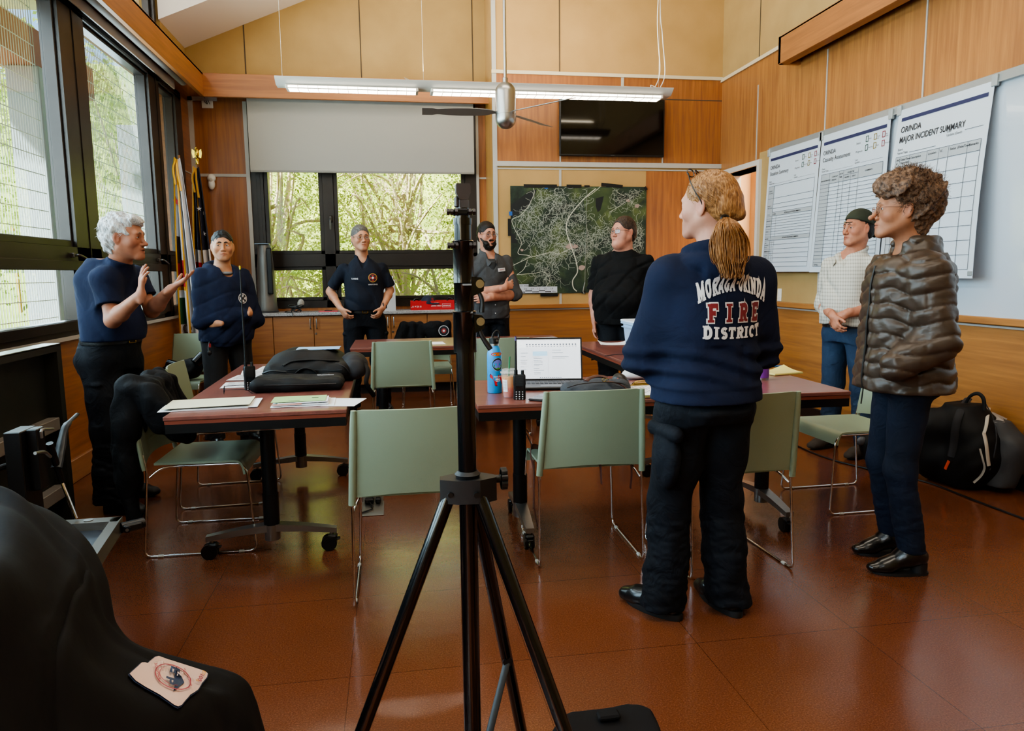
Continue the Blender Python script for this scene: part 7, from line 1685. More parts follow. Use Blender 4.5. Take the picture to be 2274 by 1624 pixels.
# ---- heavy-set man in black t-shirt
def build_tee():
    F=Fig('heavy-set man in black t-shirt and glasses standing before the map',(2.06,6.36,0),rad(148),1.80); k=F.k
    F.hc=F.W(1384,515,6.33); F.hs=1.13; turn(F,-29,2)
    SK=skinmat('skin_rosy','#c48d78','#ad725e')
    R=(np.array([.215,0,1.40])*k,np.array([.275,-.03,1.10])*k,np.array([.24,.05,.86])*k); Lf=(np.array([-.215,0,1.40])*k,np.array([-.29,-.05,1.10])*k,np.array([-.25,.02,.86])*k)
    f=Field((-.48,-.35,0),(.48,.55,1.95),.0065,[((F.hc-.13),(F.hc+.14),.003)])
    man_torso(f,k,1.1,.08,-.004); F.head(f,jaw=1.15,fat=.012,nose=1.0,wide=1.06); F.neck(f,(0,-.01,1.46*k),.064)
    for a in (R,Lf): F.arm(f,a[0]+np.array([0,0,-.04]),a[1],a[2],r=(.044,.046,.046,.031))
    
    F.hand(f,R[2],(0,.15,-1),(-1,0,0),1); F.hand(f,Lf[2],(0,.15,-1),(1,0,0),-1)
    hips,kns,an=leg_set(k,.105); F.legs(f,hips,kns,an); F.finish_body(f,SK,.04)
    F.eyes((rad(6),0)); hm=hairmat('brown_grey_hair','#4b3a30','#241b16'); F.brows(mat('brow_brown2','#54423a',.8),.0026); cap_hair(F,'hair',hm,(.082,.105,.093),(.078,.072,.075),hl=.080,low=-.085,amp=.003,fr=110)
    F.glasses(mat('wire_grey','#4a4745',.3,.7),LENS,.0014,.026,.0155,.6)
    f=Field((-.48,-.36,.74),(.48,.50,1.62),.0065)
    man_torso(f,k,1.20,.12,.018,1.47,.80,chest=1.04); f.stack([(.80*k,0,.03,.206*k,.170*k),(.95*k,0,.035,.212*k,.188*k),(1.08*k,0,.04,.208*k,.19*k)],.04)
    for a,b in ((R[0],R[1]),(Lf[0],Lf[1])): f.cone(a,a+(b-a)*.84,.066*k,.080*k,.045,cap=1)
    f.cone(F.hp((0,-.03,-.125)),(0,.0,1.42*k),.066,.11,.03); f.warp(.006,13,27); folds(f,.012,9,14); f.cut(F.hp((0,0,-.135)),(0,.45,1)); f.cut((0,0,.845*k),(0,0,-1))
    F.cloth('t_shirt',BLKT,f)
    trousers(F,fabric('black_jeans','#14171d','#0c0e12',.8),hips,kns,an,k,1.16,.05,.012,13,.03,.96,(.120,.092,.080),.007)
    for i,yaw in ((0,-.25),(1,.25)): F.shoe(an[i],yaw,SHOEB,SOLEB,.29)
# ---- man in plaid shirt with backward cap
def plaid():
    m,nt,b=newmat('plaid_shirt'); L=nt.links.new; N=nt.nodes.new
    tc=N('ShaderNodeTexCoord'); sx=N('ShaderNodeSeparateXYZ'); L(tc.outputs['Object'],sx.inputs[0])
    def stripe(src,sc):
        a=N('ShaderNodeMath'); a.operation='MULTIPLY'; a.inputs[1].default_value=sc; L(src,a.inputs[0]); c=N('ShaderNodeMath'); c.operation='SINE'; L(a.outputs[0],c.inputs[0]); d=N('ShaderNodeMapRange'); d.inputs['From Min'].default_value=.1; d.inputs['From Max'].default_value=.8; L(c.outputs[0],d.inputs[0]); return d.outputs[0]
    ad=N('ShaderNodeMath'); ad.operation='ADD'; L(sx.outputs['X'],ad.inputs[0]); L(sx.outputs['Y'],ad.inputs[1])
    s1,s2=stripe(ad.outputs[0],300),stripe(sx.outputs['Z'],250)
    su=N('ShaderNodeMath'); su.operation='ADD'; L(s1,su.inputs[0]); L(s2,su.inputs[1]); r=N('ShaderNodeValToRGB'); e=r.color_ramp.elements; e[0].color=srgb('#c4c0b6'); e[1].color=srgb('#98948b'); q=e.new(.5); q.color=srgb('#b1ada3'); dv=N('ShaderNodeMath'); dv.operation='MULTIPLY'; dv.inputs[1].default_value=.5; L(su.outputs[0],dv.inputs[0]); L(dv.outputs[0],r.inputs[0]); L(r.outputs[0],b.inputs['Base Color'])
    n2=N('ShaderNodeTexNoise'); n2.inputs['Scale'].default_value=10; L(tc.outputs['Object'],n2.inputs[0]); bp=N('ShaderNodeBump'); bp.inputs['Strength'].default_value=.3; bp.inputs['Distance'].default_value=.03; L(n2.outputs['Fac'],bp.inputs['Height']); L(bp.outputs[0],b.inputs['Normal']); setin(b,rough=.85); return m
def build_plaid():
    F=Fig('man in white plaid shirt, jeans and backward olive cap, hands clasped in front',(3.22,4.74,0),rad(108),1.72); k=F.k
    F.hc=F.W(1906,507,4.70); F.hs=1.04; turn(F,-12,1)
    SK=skinmat('skin_fair','#bd8268','#a36a52'); HP=F.W(1852,712,4.58)
    R=(np.array([.18,0,1.395])*k,np.array([.245,-.02,1.10])*k,HP+np.array([.02,-.01,.03])); Lf=(np.array([-.18,0,1.395])*k,np.array([-.25,-.03,1.11])*k,HP+np.array([-.055,-.045,.045]))
    f=Field((-.45,-.33,0),(.45,.52,1.82),.006,[((F.hc-.115),(F.hc+.13),.0026),((HP-.11),(HP+.11),.0034)])
    man_torso(f,k,.9,0,-.004); F.head(f,jaw=1.0,nose=1.03); F.neck(f,(0,-.01,1.46*k),.054)
    for a in (R,Lf): F.arm(f,*a,r=(.05,.043,.044,.029))
    F.hand(f,R[2],(-.55,.25,-.75),(-.3,-.8,0),1,(.5,.5,.5,.5),.1); F.hand(f,Lf[2],(.55,.35,-.6),(.2,-1,-.2),-1,(.5,.6,.6,.6),.1)
    hips,kns,an=leg_set(k,.10); an=[F.L((3.22,4.90,.09)),F.L((3.30,4.60,.09))]; kns=[(hips[i]+an[i])/2 for i in (0,1)]; F.legs(f,hips,kns,an); F.finish_body(f,SK,.06)
    F.eyes((rad(4),0)); hm=hairmat('dark_hair','#2a211c','#120e0b'); F.brows(mat('brow_brown3','#3a2c24',.8),.0032); cap_hair(F,'hair',hm,(.075,.093,.080),(.072,.066,.06),hl=.045,low=-.06,amp=.002)
    CAPM=fabric('olive_cap','#3a3d30','#2c2f25',.85); f=Field(F.hc-.18,F.hc+.19,.004); R_=[list(r) for r in F.HR]; q=F.hs
    f.ell(F.hp((0,-.012,.040)),[.084*q,.103*q,.093*q],0,'u',R_); f.cut(F.hp((0,.0,.036)),F.HR@V(0,.30,-1)); f.ell(F.hp((0,.10,.030)),[.036*q,.03*q,.026*q],.004,'s',R_)
    f.cone(F.hp((-.03,-.10,.0)),F.hp((-.028,-.150,-.045)),.030,.022,.01,flat=.22,ax=F.HR@V(0,-.7,.7)); f.cone(F.hp((.03,-.10,.0)),F.hp((.028,-.150,-.045)),.030,.022,.01,flat=.22,ax=F.HR@V(0,-.7,.7)); cp=F.cloth('backward_cap',CAPM,f,1)
    mb=MB(); mb.tube([F.hp((x*.036,.094-abs(x)*.012,.037-abs(x)*.0)) for x in (-1,-.5,0,.5,1)],.006,8,flat=.4); mb.build('cap_strap',CAPM,cp); mb=MB(); mb.box(F.hp((.01,.101,.037)),(.016,.010,.012),.002); mb.build('strap_buckle',mat('buckle_old','#7c715c',.4,.8),cp)
    f=Field((-.42,-.33,.84),(.42,.45,1.56),.006); P_=plaid()
    man_torso(f,k,1.0,.05,.018,1.47,.97); 
    f.cone(R[0],R[1],.064*k,.064*k,.03); f.cone(Lf[0],Lf[1],.066*k,.066*k,.03)
    for a in (R,Lf): e=a[1]+(a[2]-a[1])*.22; f.cone(a[1],e,.062*k,.060*k,.02,cap=1); f.cone(a[1]+(a[2]-a[1])*.08,e,.066*k,.066*k,.004,cap=2)
    f.cone(F.hp((0,-.02,-.125)),(0,.0,1.45*k),.062,.088,.02); f.warp(.006,19,7); folds(f,.012,2,16); f.cone((0,.075,1.49*k),(0,.15,1.40*k),.038,.006,.004,'s'); f.cut(F.hp((0,0,-.145)),(0,.4,1)); f.cut((0,0,.955*k),(0,0,-1))
    F.cloth('plaid_shirt',P_,f)
    mb=MB()
    for x in (-1,1): mb.grid(lambda u,v:(x*(.024+.055*(1-u)+.028*v),.055+.075*u-.02*v+.012*math.sin(PI*v),1.485*k-.07*u*.9-.038*v),6,5,.003)
    mb.grid(lambda u,v:(math.cos(PI+PI*u)*.082,math.sin(PI+PI*u)*.072-.0,1.455*k+.040*v),14,3,.003); mb.build('collar',P_,F.root)
    trousers(F,DENIM,hips,kns,an,k,.98,.04,.010,15,.03,.985,(.102,.078,.070),.006)
    F.belt(.965*k,0,.014,.176*k,.134*k,BELTB,.018,buck=SILV)
    for i,yaw in ((0,.05),(1,.15)): F.shoe(an[i],yaw,mat('hiking_boot','#3d352e',.8,bump=(80,.3)),SOLEB,.30,.048,0,.13,name='hiking_boot')
# ---- lady in brown down jacket
def build_brown():
    F=Fig('curly-haired person in brown quilted down jacket and dark jeans, hand in pocket, at the right',(2.17,2.79,0),rad(74),1.69); k=F.k
    F.hc=F.W(2003,464,2.78); F.hs=1.01; turn(F,-5,0)
    SK=skinmat('skin_aged','#b27c5f','#97664c'); CR=F.L
    shL=F.W(2062,612,2.60); shR=np.array([.16,0,1.36])*k; elL=F.W(2082,760,2.56); wrL=F.W(1992,812,2.60); elR=np.array([.20,-.06,1.08])*k; wrR=np.array([.15,.0,.93])*k
    f=Field((-.40,-.32,0),(.40,.42,1.78),.006,[((F.hc-.12),(F.hc+.13),.0023)])
    man_torso(f,k,.86,0,-.01); F.head(f,jaw=.94,nose=1.25,fem=1,brow=.85); F.neck(f,(0,-.02,1.42*k),.049)
    F.arm(f,shL,elL,wrL,(.045,.038,.038,.026)); F.arm(f,shR,elR,wrR,(.045,.038,.038,.026)); F.hand(f,wrL,(.1,.6,-.6),(1,0,0),-1); F.hand(f,wrR,(-.3,.3,-.6),(-1,0,0),1)
    hips,kns,an=leg_set(k,.085); an=[F.L((2.27,2.93,.10)),F.L((2.20,2.715,.10))]; kns=[hips[0]*.48+an[0]*.52+np.array([0,.05,0]),hips[1]*.48+an[1]*.52+np.array([0,.045,0])]; F.legs(f,hips,kns,an,(.068,.050,.034)); F.finish_body(f,SK,0,(.88,.62,.60))
    F.eyes((0,0),IRISB); F.brows(mat('brow_light','#7a6252',.8),.0022); F.glasses(mat('wire_rose','#8c6a5c',.3,.6),LENS,.0010,.022,.0155,.4)
    f=Field((-.42,-.38,.70),(.42,.44,1.56),.0055)
    man_torso(f,k,.98,.02,.040,1.42,.80,chest=1.06); f.stack([(.765*k,0,.0,.205*k,.185*k),(.86*k,0,.0,.215*k,.195*k),(.98*k,0,.0,.205*k,.180*k),(1.1*k,0,0,.195*k,.16*k)],.03)
    f.cone(shL,elL,.082,.074,.03); f.cone(elL,wrL,.074,.062,.03); f.cone(shR,elR,.078,.070,.03); f.cone(elR,wrR,.070,.06,.03); f.cone(shL,shR,.07,None,.05)
    for i in range(14):
        t0,t1=[-PI/2+rad(260)*(j/14-.5) for j in (i,i+1)]; P=lambda t,z,r: np.array([math.cos(t)*r,math.sin(t)*r*.95-.012,z]); [f.cone(P(t0,z_,r_),P(t1,z_,r_),.026,None,.02) for z_,r_ in ((1.345,.092),(1.385,.080),(1.425,.074))]
    # quilted baffles
    sl,X,Yy,Z=f.sub(f.lo,f.hi,0); ph=(Z+.010*np.sin(np.arctan2(Yy,X)*7)+.012*np.sin(X*22))*PI/.062; qb=.5*(1-np.abs(np.sin(ph)))**2.2; seam=np.exp(-(np.abs(np.sin(np.arctan2(Yy+.01,X)*3.0+.5))/.10)**2)*.5
    f.d[sl]+=(.016*qb+.006*seam*(Z<1.25)-.005).astype(np.float32)
    f.warp(.006,40,31,(1,1,1.4)); f.cut((0,0,.812),(0,0,-1)); f.cut(F.hp((0,-.02,-.088)),(0,.62,1)) 
    f.cone(F.hp((0,.0,-.06)),(0,.01,1.33),.062,.045,.006,'s')
    m,nt,b=newmat('down_jacket'); N=nt.nodes.new; L=nt.links.new; tc=N('ShaderNodeTexCoord'); n=N('ShaderNodeTexNoise'); n.inputs['Scale'].default_value=17; n.inputs['Detail'].default_value=2; mp=N('ShaderNodeMapping'); mp.inputs['Scale'].default_value=(1,1,2.2); L(tc.outputs['Object'],mp.inputs[0]); L(mp.outputs[0],n.inputs[0]); bp=N('ShaderNodeBump'); bp.inputs['Strength'].default_value=.22; bp.inputs['Distance'].default_value=.012; L(n.outputs['Fac'],bp.inputs['Height']); L(bp.outputs[0],b.inputs['Normal']); b.inputs['Base Color'].default_value=srgb('#43362c'); setin(b,rough=.40)
    j=F.cloth('down_jacket',m,f,1)
    bv=BVHTree.FromPolygons([v.co for v in j.data.vertices],[tuple(p.vertices) for p in j.data.polygons]); P=[]
    for z in (1.34,1.26,1.18,1.1,1.02,.94,.87,.82):
        h=bv.ray_cast(V(-.045,.7,z),V(0,-1,0)); P.append((h[0] if h[0] is not None else V(-.045,.17,z))+V(0,.001,0))
    mb=MB(); mb.tube(P,.007,6,smooth=4,flat=.5); mb.tube([P[-1],P[-1]+V(0,.006,-.07)],.003,6); mb.build('zipper',BLKPL,j,smooth=60)
    trousers(F,DDEN,hips,kns,an,k,.92,.0,.008,21,.10,.95,(.092,.068,.058),.005,name='jeans',seat=.015)
    for i,yaw in ((0,.12),(1,.05)): F.shoe(an[i],yaw,SHOEB,SOLEB,.25,.038,.035,.13,.62,name='heeled_boot')
    # curly hair
    hm=hairmat('curly_brown_hair','#7a5d48','#3e2c22',(30,30,30)); f=Field(F.hc-.22,F.hc+.23,.0042); R_=[list(r) for r in F.HR]; q=F.hs
    for c,r in (((0,-.020,.075),(.100,.118,.085)),((0,-.085,.045),(.088,.075,.090)),((0,-.060,-.020),(.074,.062,.075)),((0,.055,.088),(.075,.045,.045)),((0,-.05,-.075),(.052,.04,.05))): f.ell(F.hp(c),[a*q for a in r],.03,'u',R_)
    f.ell(F.hp((0,.105,-.035)),[.085*q,.074*q,.100*q],.012,'s',R_)
    for x in (-1,1): f.ell(F.hp((x*.09,.022,-.035)),[.032*q,.045*q,.045*q],.012,'s',R_)
    f.warp(.014,60,3); f.warp(.008,130,9); F.cloth('hair',hm,f,1)
    rr=random.Random(8); rs=[]
    for i in range(1500):
        a=rr.uniform(0,2*PI); e=rr.uniform(-.75,1.5); d=V(math.cos(a)*math.cos(e),math.sin(a)*math.cos(e),math.sin(e))
        p=V(d.x*.098,d.y*.112-.030,d.z*.095+.060)
        if p.y>.03 and p.z<.075 or (p.z<-.02 and p.y>-.04): continue
        P=[p*.93]; dr=d+V(rr.gauss(0,.5),rr.gauss(0,.5),rr.gauss(0,.5)); w1=rr.uniform(0,6)
        for j_ in range(5): P.append(P[-1]+dr.normalized()*.0085+V(math.sin(w1+j_*1.7)*.006,math.cos(w1+j_*1.9)*.006,math.sin(w1*2+j_*1.5)*.006))
        rs.append([F.hp(x) for x in P])
    F.strands('hair_strands',hm,rs,.0011,2)
build_hoodie_man(); build_polo(); build_beard(); build_tee(); build_plaid(); build_brown()
# ---- slab lettering for the sweatshirt
def slab_letter(ch):
    S=[];R=[]; w=.80
    def arc(cx,cy,rx,ry,a0,a1,n=12): return [(cx+rx*math.cos(rad(a0+(a1-a0)*i/n)),cy+ry*math.sin(rad(a0+(a1-a0)*i/n))) for i in range(n+1)]
    sf=lambda x,y,ww=.40: R.append((x-ww/2,x+ww/2,0 if y==0 else .86,.14 if y==0 else 1))
    if ch=='I': S=[[(.3,.05),(.3,.95)]]; sf(.3,0,.5); sf(.3,1,.5); w=.6
    elif ch=='F': S=[[(.24,.05),(.24,.95)],[(.24,.90),(.74,.90)],[(.24,.5),(.55,.5)]]; sf(.24,0,.46); sf(.18,1,.3); R+=[(.62,.76,.66,1),(.48,.58,.36,.64)]
    elif ch=='E': S=[[(.24,.05),(.24,.95)],[(.24,.90),(.74,.90)],[(.24,.5),(.55,.5)],[(.24,.10),(.76,.10)]]; R+=[(.03,.3,0,.14),(.03,.3,.86,1),(.62,.77,.68,1),(.48,.58,.36,.64),(.64,.79,0,.32)]
    elif ch=='R': S=[[(.24,.05),(.24,.95)],[(.24,.90),(.5,.90)]+arc(.5,.7,.19,.20,90,-90)+[(.24,.5)],[(.48,.5),(.66,.08)]]; sf(.24,0,.44); sf(.14,1,.2); sf(.74,0,.26)
    elif ch=='M': S=[[(.2,.05),(.2,.95)],[(.85,.05),(.85,.95)],[(.2,.92),(.52,.25),(.85,.92)]]; sf(.2,0); sf(.85,0); sf(.14,1,.26); sf(.91,1,.26); w=1.06
    elif ch=='N': S=[[(.2,.05),(.2,.95)],[(.7,.05),(.7,.95)],[(.2,.92),(.7,.1)]]; sf(.2,0); sf(.14,1,.26); sf(.7,1); w=.9
    elif ch=='O': S=[arc(.42,.5,.27,.38,0,360,24)]; w=.84
    elif ch=='A': S=[[(.14,.05),(.42,.95),(.70,.05)],[(.24,.34),(.6,.34)]]; sf(.14,0,.34); sf(.70,0,.34); w=.84
    elif ch=='G': S=[arc(.42,.5,.27,.38,50,330,20),[(.42,.40),(.72,.40)],[(.66,.40),(.66,.08)]]; w=.84
    elif ch=='D': S=[[(.24,.05),(.24,.95)],[(.24,.90),(.42,.90)]+arc(.42,.5,.27,.40,90,-90,16)+[(.24,.10)]]; R+=[(.03,.3,0,.14),(.03,.3,.86,1)]; w=.84
    elif ch=='S': S=[arc(.40,.70,.22,.19,30,270,12)+arc(.40,.30,.22,.20,90,-150,12)]; w=.76
    elif ch=='T': S=[[(.4,.05),(.4,.95)],[(.06,.90),(.74,.90)]]; sf(.4,0,.44); R+=[(.02,.15,.66,1),(.65,.78,.66,1)]
    elif ch=='C': S=[arc(.42,.5,.27,.38,50,310,20)]; R+=[(.6,.72,.62,.95)]; w=.8
    elif ch=='-': R=[(.06,.42,.42,.60)]; w=.48
    return S,R,w
def slab_word(word,t=.20,grow=0,gap=.06):
    vs=[];fs=[];x=0
    def quad(a,b,c,d):
        n=len(vs); vs.extend([q.copy() for q in (a,b,c,d)]); fs.append((n,n+1,n+2,n+3))
    for ch in word:
        S,R,w=slab_letter(ch); h=t/2+grow
        for pl in S:
            P=[V(px+x,py,0) for px,py in pl]; L_=[];Q=[]
            for i,p in enumerate(P):
                d=P[min(i+1,len(P)-1)]-P[max(i-1,0)]; d.normalize(); n=V(-d.y,d.x,0)
                if 0<i<len(P)-1:
                    a=(P[i]-P[i-1]).normalized(); cs=max(.5,abs(V(-a.y,a.x,0).dot(n)))
                else: cs=1
                e=d*(grow*(1 if i==len(P)-1 else -1 if i==0 else 0)); L_.append(p+n*h/cs+e); Q.append(p-n*h/cs+e)
            for i in range(len(P)-1): quad(L_[i],Q[i],Q[i+1],L_[i+1])
        for (a,b,c,d) in R: quad(V(a+x-grow,c-grow,0),V(b+x+grow,c-grow,0),V(b+x+grow,d+grow,0),V(a+x-grow,d+grow,0))
        x+=w+gap
    W_=x-gap
    for v in vs: v.x-=W_/2; v.y-=.5
    return vs,fs,W_
def build_woman():
    F=Fig('woman with blonde ponytail and lettered navy hooded sweatshirt, her back to the camera',(1.13,2.50,0),rad(11),1.66); k=F.k
    F.hc=F.W(1573,455,2.50); F.hs=.985; turn(F,32,-1,-2)
    SK=skinmat('skin_pink','#c4917b','#ae7964')
    shR=F.W(1672,622,2.50); shL=F.W(1488,622,2.50); elR=F.W(1693,775,2.58); elL=F.W(1425,790,2.56); wrR=np.array([.06,.27,1.0])*k; wrL=np.array([-.07,.28,1.03])*k
    f=Field((-.42,-.35,0),(.42,.50,1.72),.006,[((F.hc-.12),(F.hc+.13),.0023)])
    man_torso(f,k,.86,0,-.01); F.head(f,jaw=.95,nose=.95,fem=1,brow=.8); F.neck(f,(0,-.02,1.42*k),.050)
    F.arm(f,shR,elR,wrR,(.045,.038,.036,.026)); F.arm(f,shL,elL,wrL,(.045,.038,.036,.026)); F.hand(f,wrR,(-1,.1,.1),(0,-1,0),1,(.3,.4,.4,.4)); F.hand(f,wrL,(1,.1,.1),(0,-1,0),-1,(.3,.4,.4,.4))
    hips,kns,_=leg_set(k,.09); an=[F.L((1.265,2.545,.09)),F.L((1.005,2.555,.09))]; kns=[hips[i]*.5+an[i]*.5+np.array([0,.03,0]) for i in (0,1)]; F.legs(f,hips,kns,an,(.085,.055,.037)); F.finish_body(f,SK,0,(.9,.6,.6),cheek=1.5)
    F.eyes((0,0),IRISB); F.brows(mat('brow_blonde','#9a7a58',.8),.002)
    f=Field((-.46,-.40,.78),(.46,.50,1.58),.0055)
    f.stack([(.86*k,0,-.012,.220*k,.182*k),(.93*k,0,-.014,.228*k,.188*k),(1.0*k,0,-.010,.215*k,.170*k),(1.10*k,0,-.006,.198*k,.148*k),(1.22*k,0,-.006,.193*k,.143*k),(1.33*k,0,-.008,.186*k,.136*k),(1.40*k,0,-.01,.165*k,.115*k),(1.46*k,0,-.012,.10*k,.08*k)],.02,2.3)
    f.cone(shL,shR,.066,None,.05); 
    for a,b,c in ((shR,elR,wrR),(shL,elL,wrL)): f.cone(a,b,.074,.070,.075); f.cone(b,c,.070,.050,.03); f.cone(b,b+np.array([0,.02,-.02]),.068,.06,.02)
    for i in range(18):
        t0,t1=[-PI/2+rad(250)*(j/18-.5) for j in (i,i+1)]; P=lambda t,z,r,y=0: np.array([math.cos(t)*r,math.sin(t)*r*.92-.018+y,z]); f.cone(P(t0,1.355,.098,-.008),P(t1,1.355,.098,-.008),.034,None,.010); f.cone(P(t0,1.405,.078),P(t1,1.405,.078),.026,None,.012)
    f.ell((0,-.115,1.325),(.095,.040,.05),.02)
    sl,X,Yy,Z=f.sub((-.46,-.4,.8),(.46,.5,1.18),0); 
    ww=np.exp(-((Z-.99)/.07)**2); f.d[sl]+=(.0085*ww*np.sin((Z*1.0+X*.16+.018*np.sin(X*13))*92)).astype(np.float32)
    f.warp(.006,11,43); folds(f,.008,3,11,(-.5,-.5,.93),(.5,.5,1.06)); 
    sl,X,Yy,Z=f.sub((-.3,-.4,.7),(.3,.3,.93),0); f.d[sl]+=(.006*np.clip((.918-Z)/.01,0,1)).astype(np.float32)
    f.cut((0,-.02,1.42),(0,.30,1)); f.cut((0,0,.862),(0,0,-1)); f.cone(F.hp((0,.0,-.09)),(0,.01,1.34),.060,.05,.006,'s')
    hd=F.cloth('hoodie',NAVYH,f)
    trousers(F,NAVYP,hips,kns,an,k,1.0,.0,.014,33,.035,.96,(.114,.086,.082),.009,False,.006,seat=.022)
    # cargo pocket on the left thigh
    f=Field((-.40,-.26,.50),(-.02,.18,.84),.005); h=hips[1]; kn=kns[1]; c=(h*.60+kn*.40)
    c0=np.array([c[0]-.085,c[1]-.045,.655]); f.ell(c0,(.040,.078,.115),0); f.cone(c0+np.array([-.004,-.07,.10]),c0+np.array([-.004,.07,.10]),.030,None,.004,flat=.9,ax=(1,0,0)); f.warp(.003,40,2); F.cloth('cargo_pocket',NAVYP,f)
    F.shoe(an[0],-.05,SHOEB,SOLEB,.275,.046,0,.115,name='duty_shoe'); F.shoe(an[1],.38,SHOEB,SOLEB,.275,.046,0,.115,name='duty_shoe')
    # lettering
    MW_=mat('print_white2','#d9d6d6',.6); MR_=mat('print_maroon','#7a2026',.6)
    xm=(F.W(1650,690,2.33)[0]); z0=F.W(1622,690,2.33)[2]; sc=2.33/1610*1.10
    def place(vs,fs,w_px,h_px,cy_px,arch,m,off,shear=0,edge=0):
        W_=max(v.x for v in vs)-min(v.x for v in vs); z=F.W(1622,cy_px,2.33)[2]; out=[]
        vs,fs=subdiv_shape(vs,fs,.22)
        for v in vs:
            u=v.x/W_*2; x=u*w_px/2*sc; y=(v.y*h_px*(1+edge*u*u)+arch*(1-u*u))*sc; out.append(V(x,y,0))
        F.decal(out,fs,hd,'back_lettering',m,(xm,-.35,z),(1,0,0),(0,0,1),off)
    a,b,_=slab_word('MORAGA-ORINDA',.27); place(a,b,176,36,652,22,MW_,.0035,0,.25)
    a,b,_=slab_word('FIRE',.25,.075,.55); place(a,b,146,40,696,0,MW_,.0030)
    a,b,_=slab_word('FIRE',.25,0,.55); place(a,b,141,40,696,0,MR_,.0045)
    a,b,_=slab_word('DISTRICT',.27); place(a,b,160,25,738,-4,MW_,.0035,0,.15)
    # hair pulled back into a ponytail
    hm=hairmat('blonde_hair','#ad7d4f','#6e4829',(55,55,14),.38); q=F.hs
    f=Field(F.hc-.16,F.hc+.15,.0033); R=[list(r) for r in F.HR]
    f.ell(F.hp((0,-.016,.034)),[.080*q,.098*q,.090*q],0,'u',R); f.ell(F.hp((0,-.062,-.010)),[.066*q,.060*q,.070*q],.03,'u',R); f.cone(F.hp((0,-.085,-.01)),F.hp((0,-.118,-.042)),.040,.020,.03)
    f.ell(F.hp((0,.115,-.035)),[.090*q,.078*q,.105*q],.010,'s',R)
    for x in (-1,1): f.ell(F.hp((x*.088,.030,-.030)),[.034*q,.050*q,.040*q],.010,'s',R); f.ell(F.hp((x*.082,-.002,-.055)),[.03*q,.034*q,.040*q],.008,'s',R)
    f.cut(F.hp((0,-.06,-.070)),F.HR@V(0,.5,-1)); f.warp(.0015,200,5,(1,1,.3)); F.cloth('hair',hm,f,1)
    tie=F.W(1612,488,2.385); rr=random.Random(4); rs=[]; rs2=[]
    mb=MB(); M_=T(V(*tie),(rad(60),0,0)); mb.tube([M_@V(math.cos(t)*.017,math.sin(t)*.017,0) for t in [2*PI*i/14 for i in range(14)]],.005,6,closed=True,cap=False); mb.build('hair_tie',BLKPL,F.root)
    for i in range(620):
        a=rr.uniform(-PI,PI); r=math.sqrt(rr.random()); dx=math.cos(a)*r; dy=math.sin(a)*r; L_=rr.uniform(.72,1.0) if abs(dx)<.6 else rr.uniform(.5,.95)
        px=lambda u,v: F.W(u,v,2.315+.03*dy)
        P=[tie+np.array([dx*.012,dy*.012,0]), px(1616+dx*24,500-abs(dx)*3), px(1620+dx*42,532), px(1622+dx*44,570), px(1625+dx*(36),602 if abs(dx)<.75 else 590)]
        n=max(3,int(5*L_+.5)); P=P[:n]; P=[p+np.array([rr.gauss(0,.002),rr.gauss(0,.002),rr.gauss(0,.003)]) for p in P]; e=P[-1]; P.append(e+np.array([(-dx)*.014+rr.gauss(0,.004),rr.gauss(0,.004),-.022])); rs.append(P)
    F.strands('ponytail',hm,rs,.0028,4)
    for i in range(700):
        a=rr.uniform(-.15,PI+.15); e=rr.uniform(-.35,1.0)   # start along hairline and sweep to the tie
        th=rr.uniform(-1.75,1.75); ph=rr.uniform(-.35,1.45)
        d=V(math.sin(th)*math.cos(ph),math.cos(th)*math.cos(ph),math.sin(ph)); s0=V(d.x*.0815,d.y*.0995-.016,d.z*.0915+.034)
        if s0.y>.055 and s0.z<.07: continue
        if s0.z<.0 and s0.y>-.03: continue
        T_=V(0,-.122,-.042); P=[F.hp(s0)]
        for j in range(1,6):
            t=j/6; m_=s0.lerp(T_,t); dd=m_-V(0,-.03,.025); g=math.sqrt((dd.x/.083)**2+((dd.y)/.092)**2+(dd.z/.088)**2); g2=max(g,1e-3); sc2=1/g2 if g<1 else 1
            m2=V(0,-.03,.025)+dd*(sc2*(1-t**3)+t**3); P.append(F.hp(m2))
        P.append(tie); rs2.append(P)
    F.strands('hair_strands',hm,rs2,.0011,3)
    mF=mat('readers_black','#15120f',.3); mb=MB(); g0=F.hp((0,.045,.128))
    for x in (-1,1):
        pts=[F.hp((x*(.034+.024*math.cos(t)),.052+.016*math.sin(t)*.5,.124+.014*math.sin(t)-.012*abs(x*(.034+.024*math.cos(t)))/.05)) for t in [2*PI*i/16 for i in range(16)]]; mb.tube(pts,.0022,6,closed=True,cap=False)
        mb.tube([F.hp((x*.058,.050,.114)),F.hp((x*.078,.035,.085)),F.hp((x*.085,.014,.045)),F.hp((x*.084,-.006,.012)),F.hp((x*.080,-.014,-.012))],.0022,6,smooth=4)
    mb.build('reading_glasses',mF,F.root,smooth=60)
build_woman()
# ================================================================ draped jackets, flags, foreground gear
JKT=fabric('black_jacket','#101115','#0a0a0d',.8,(10,.4)); NYL=mat('black_nylon_sheet','#141213',.8,bump=(26,.10,.01),spec=.2)
def sc_(name,m,par,lo,hi,h,fn,sm=2):
    f=Field(lo,hi,h); fn(f); return link_mesh(name,keep_largest(f.mesh(name,sm)),m,par,True)
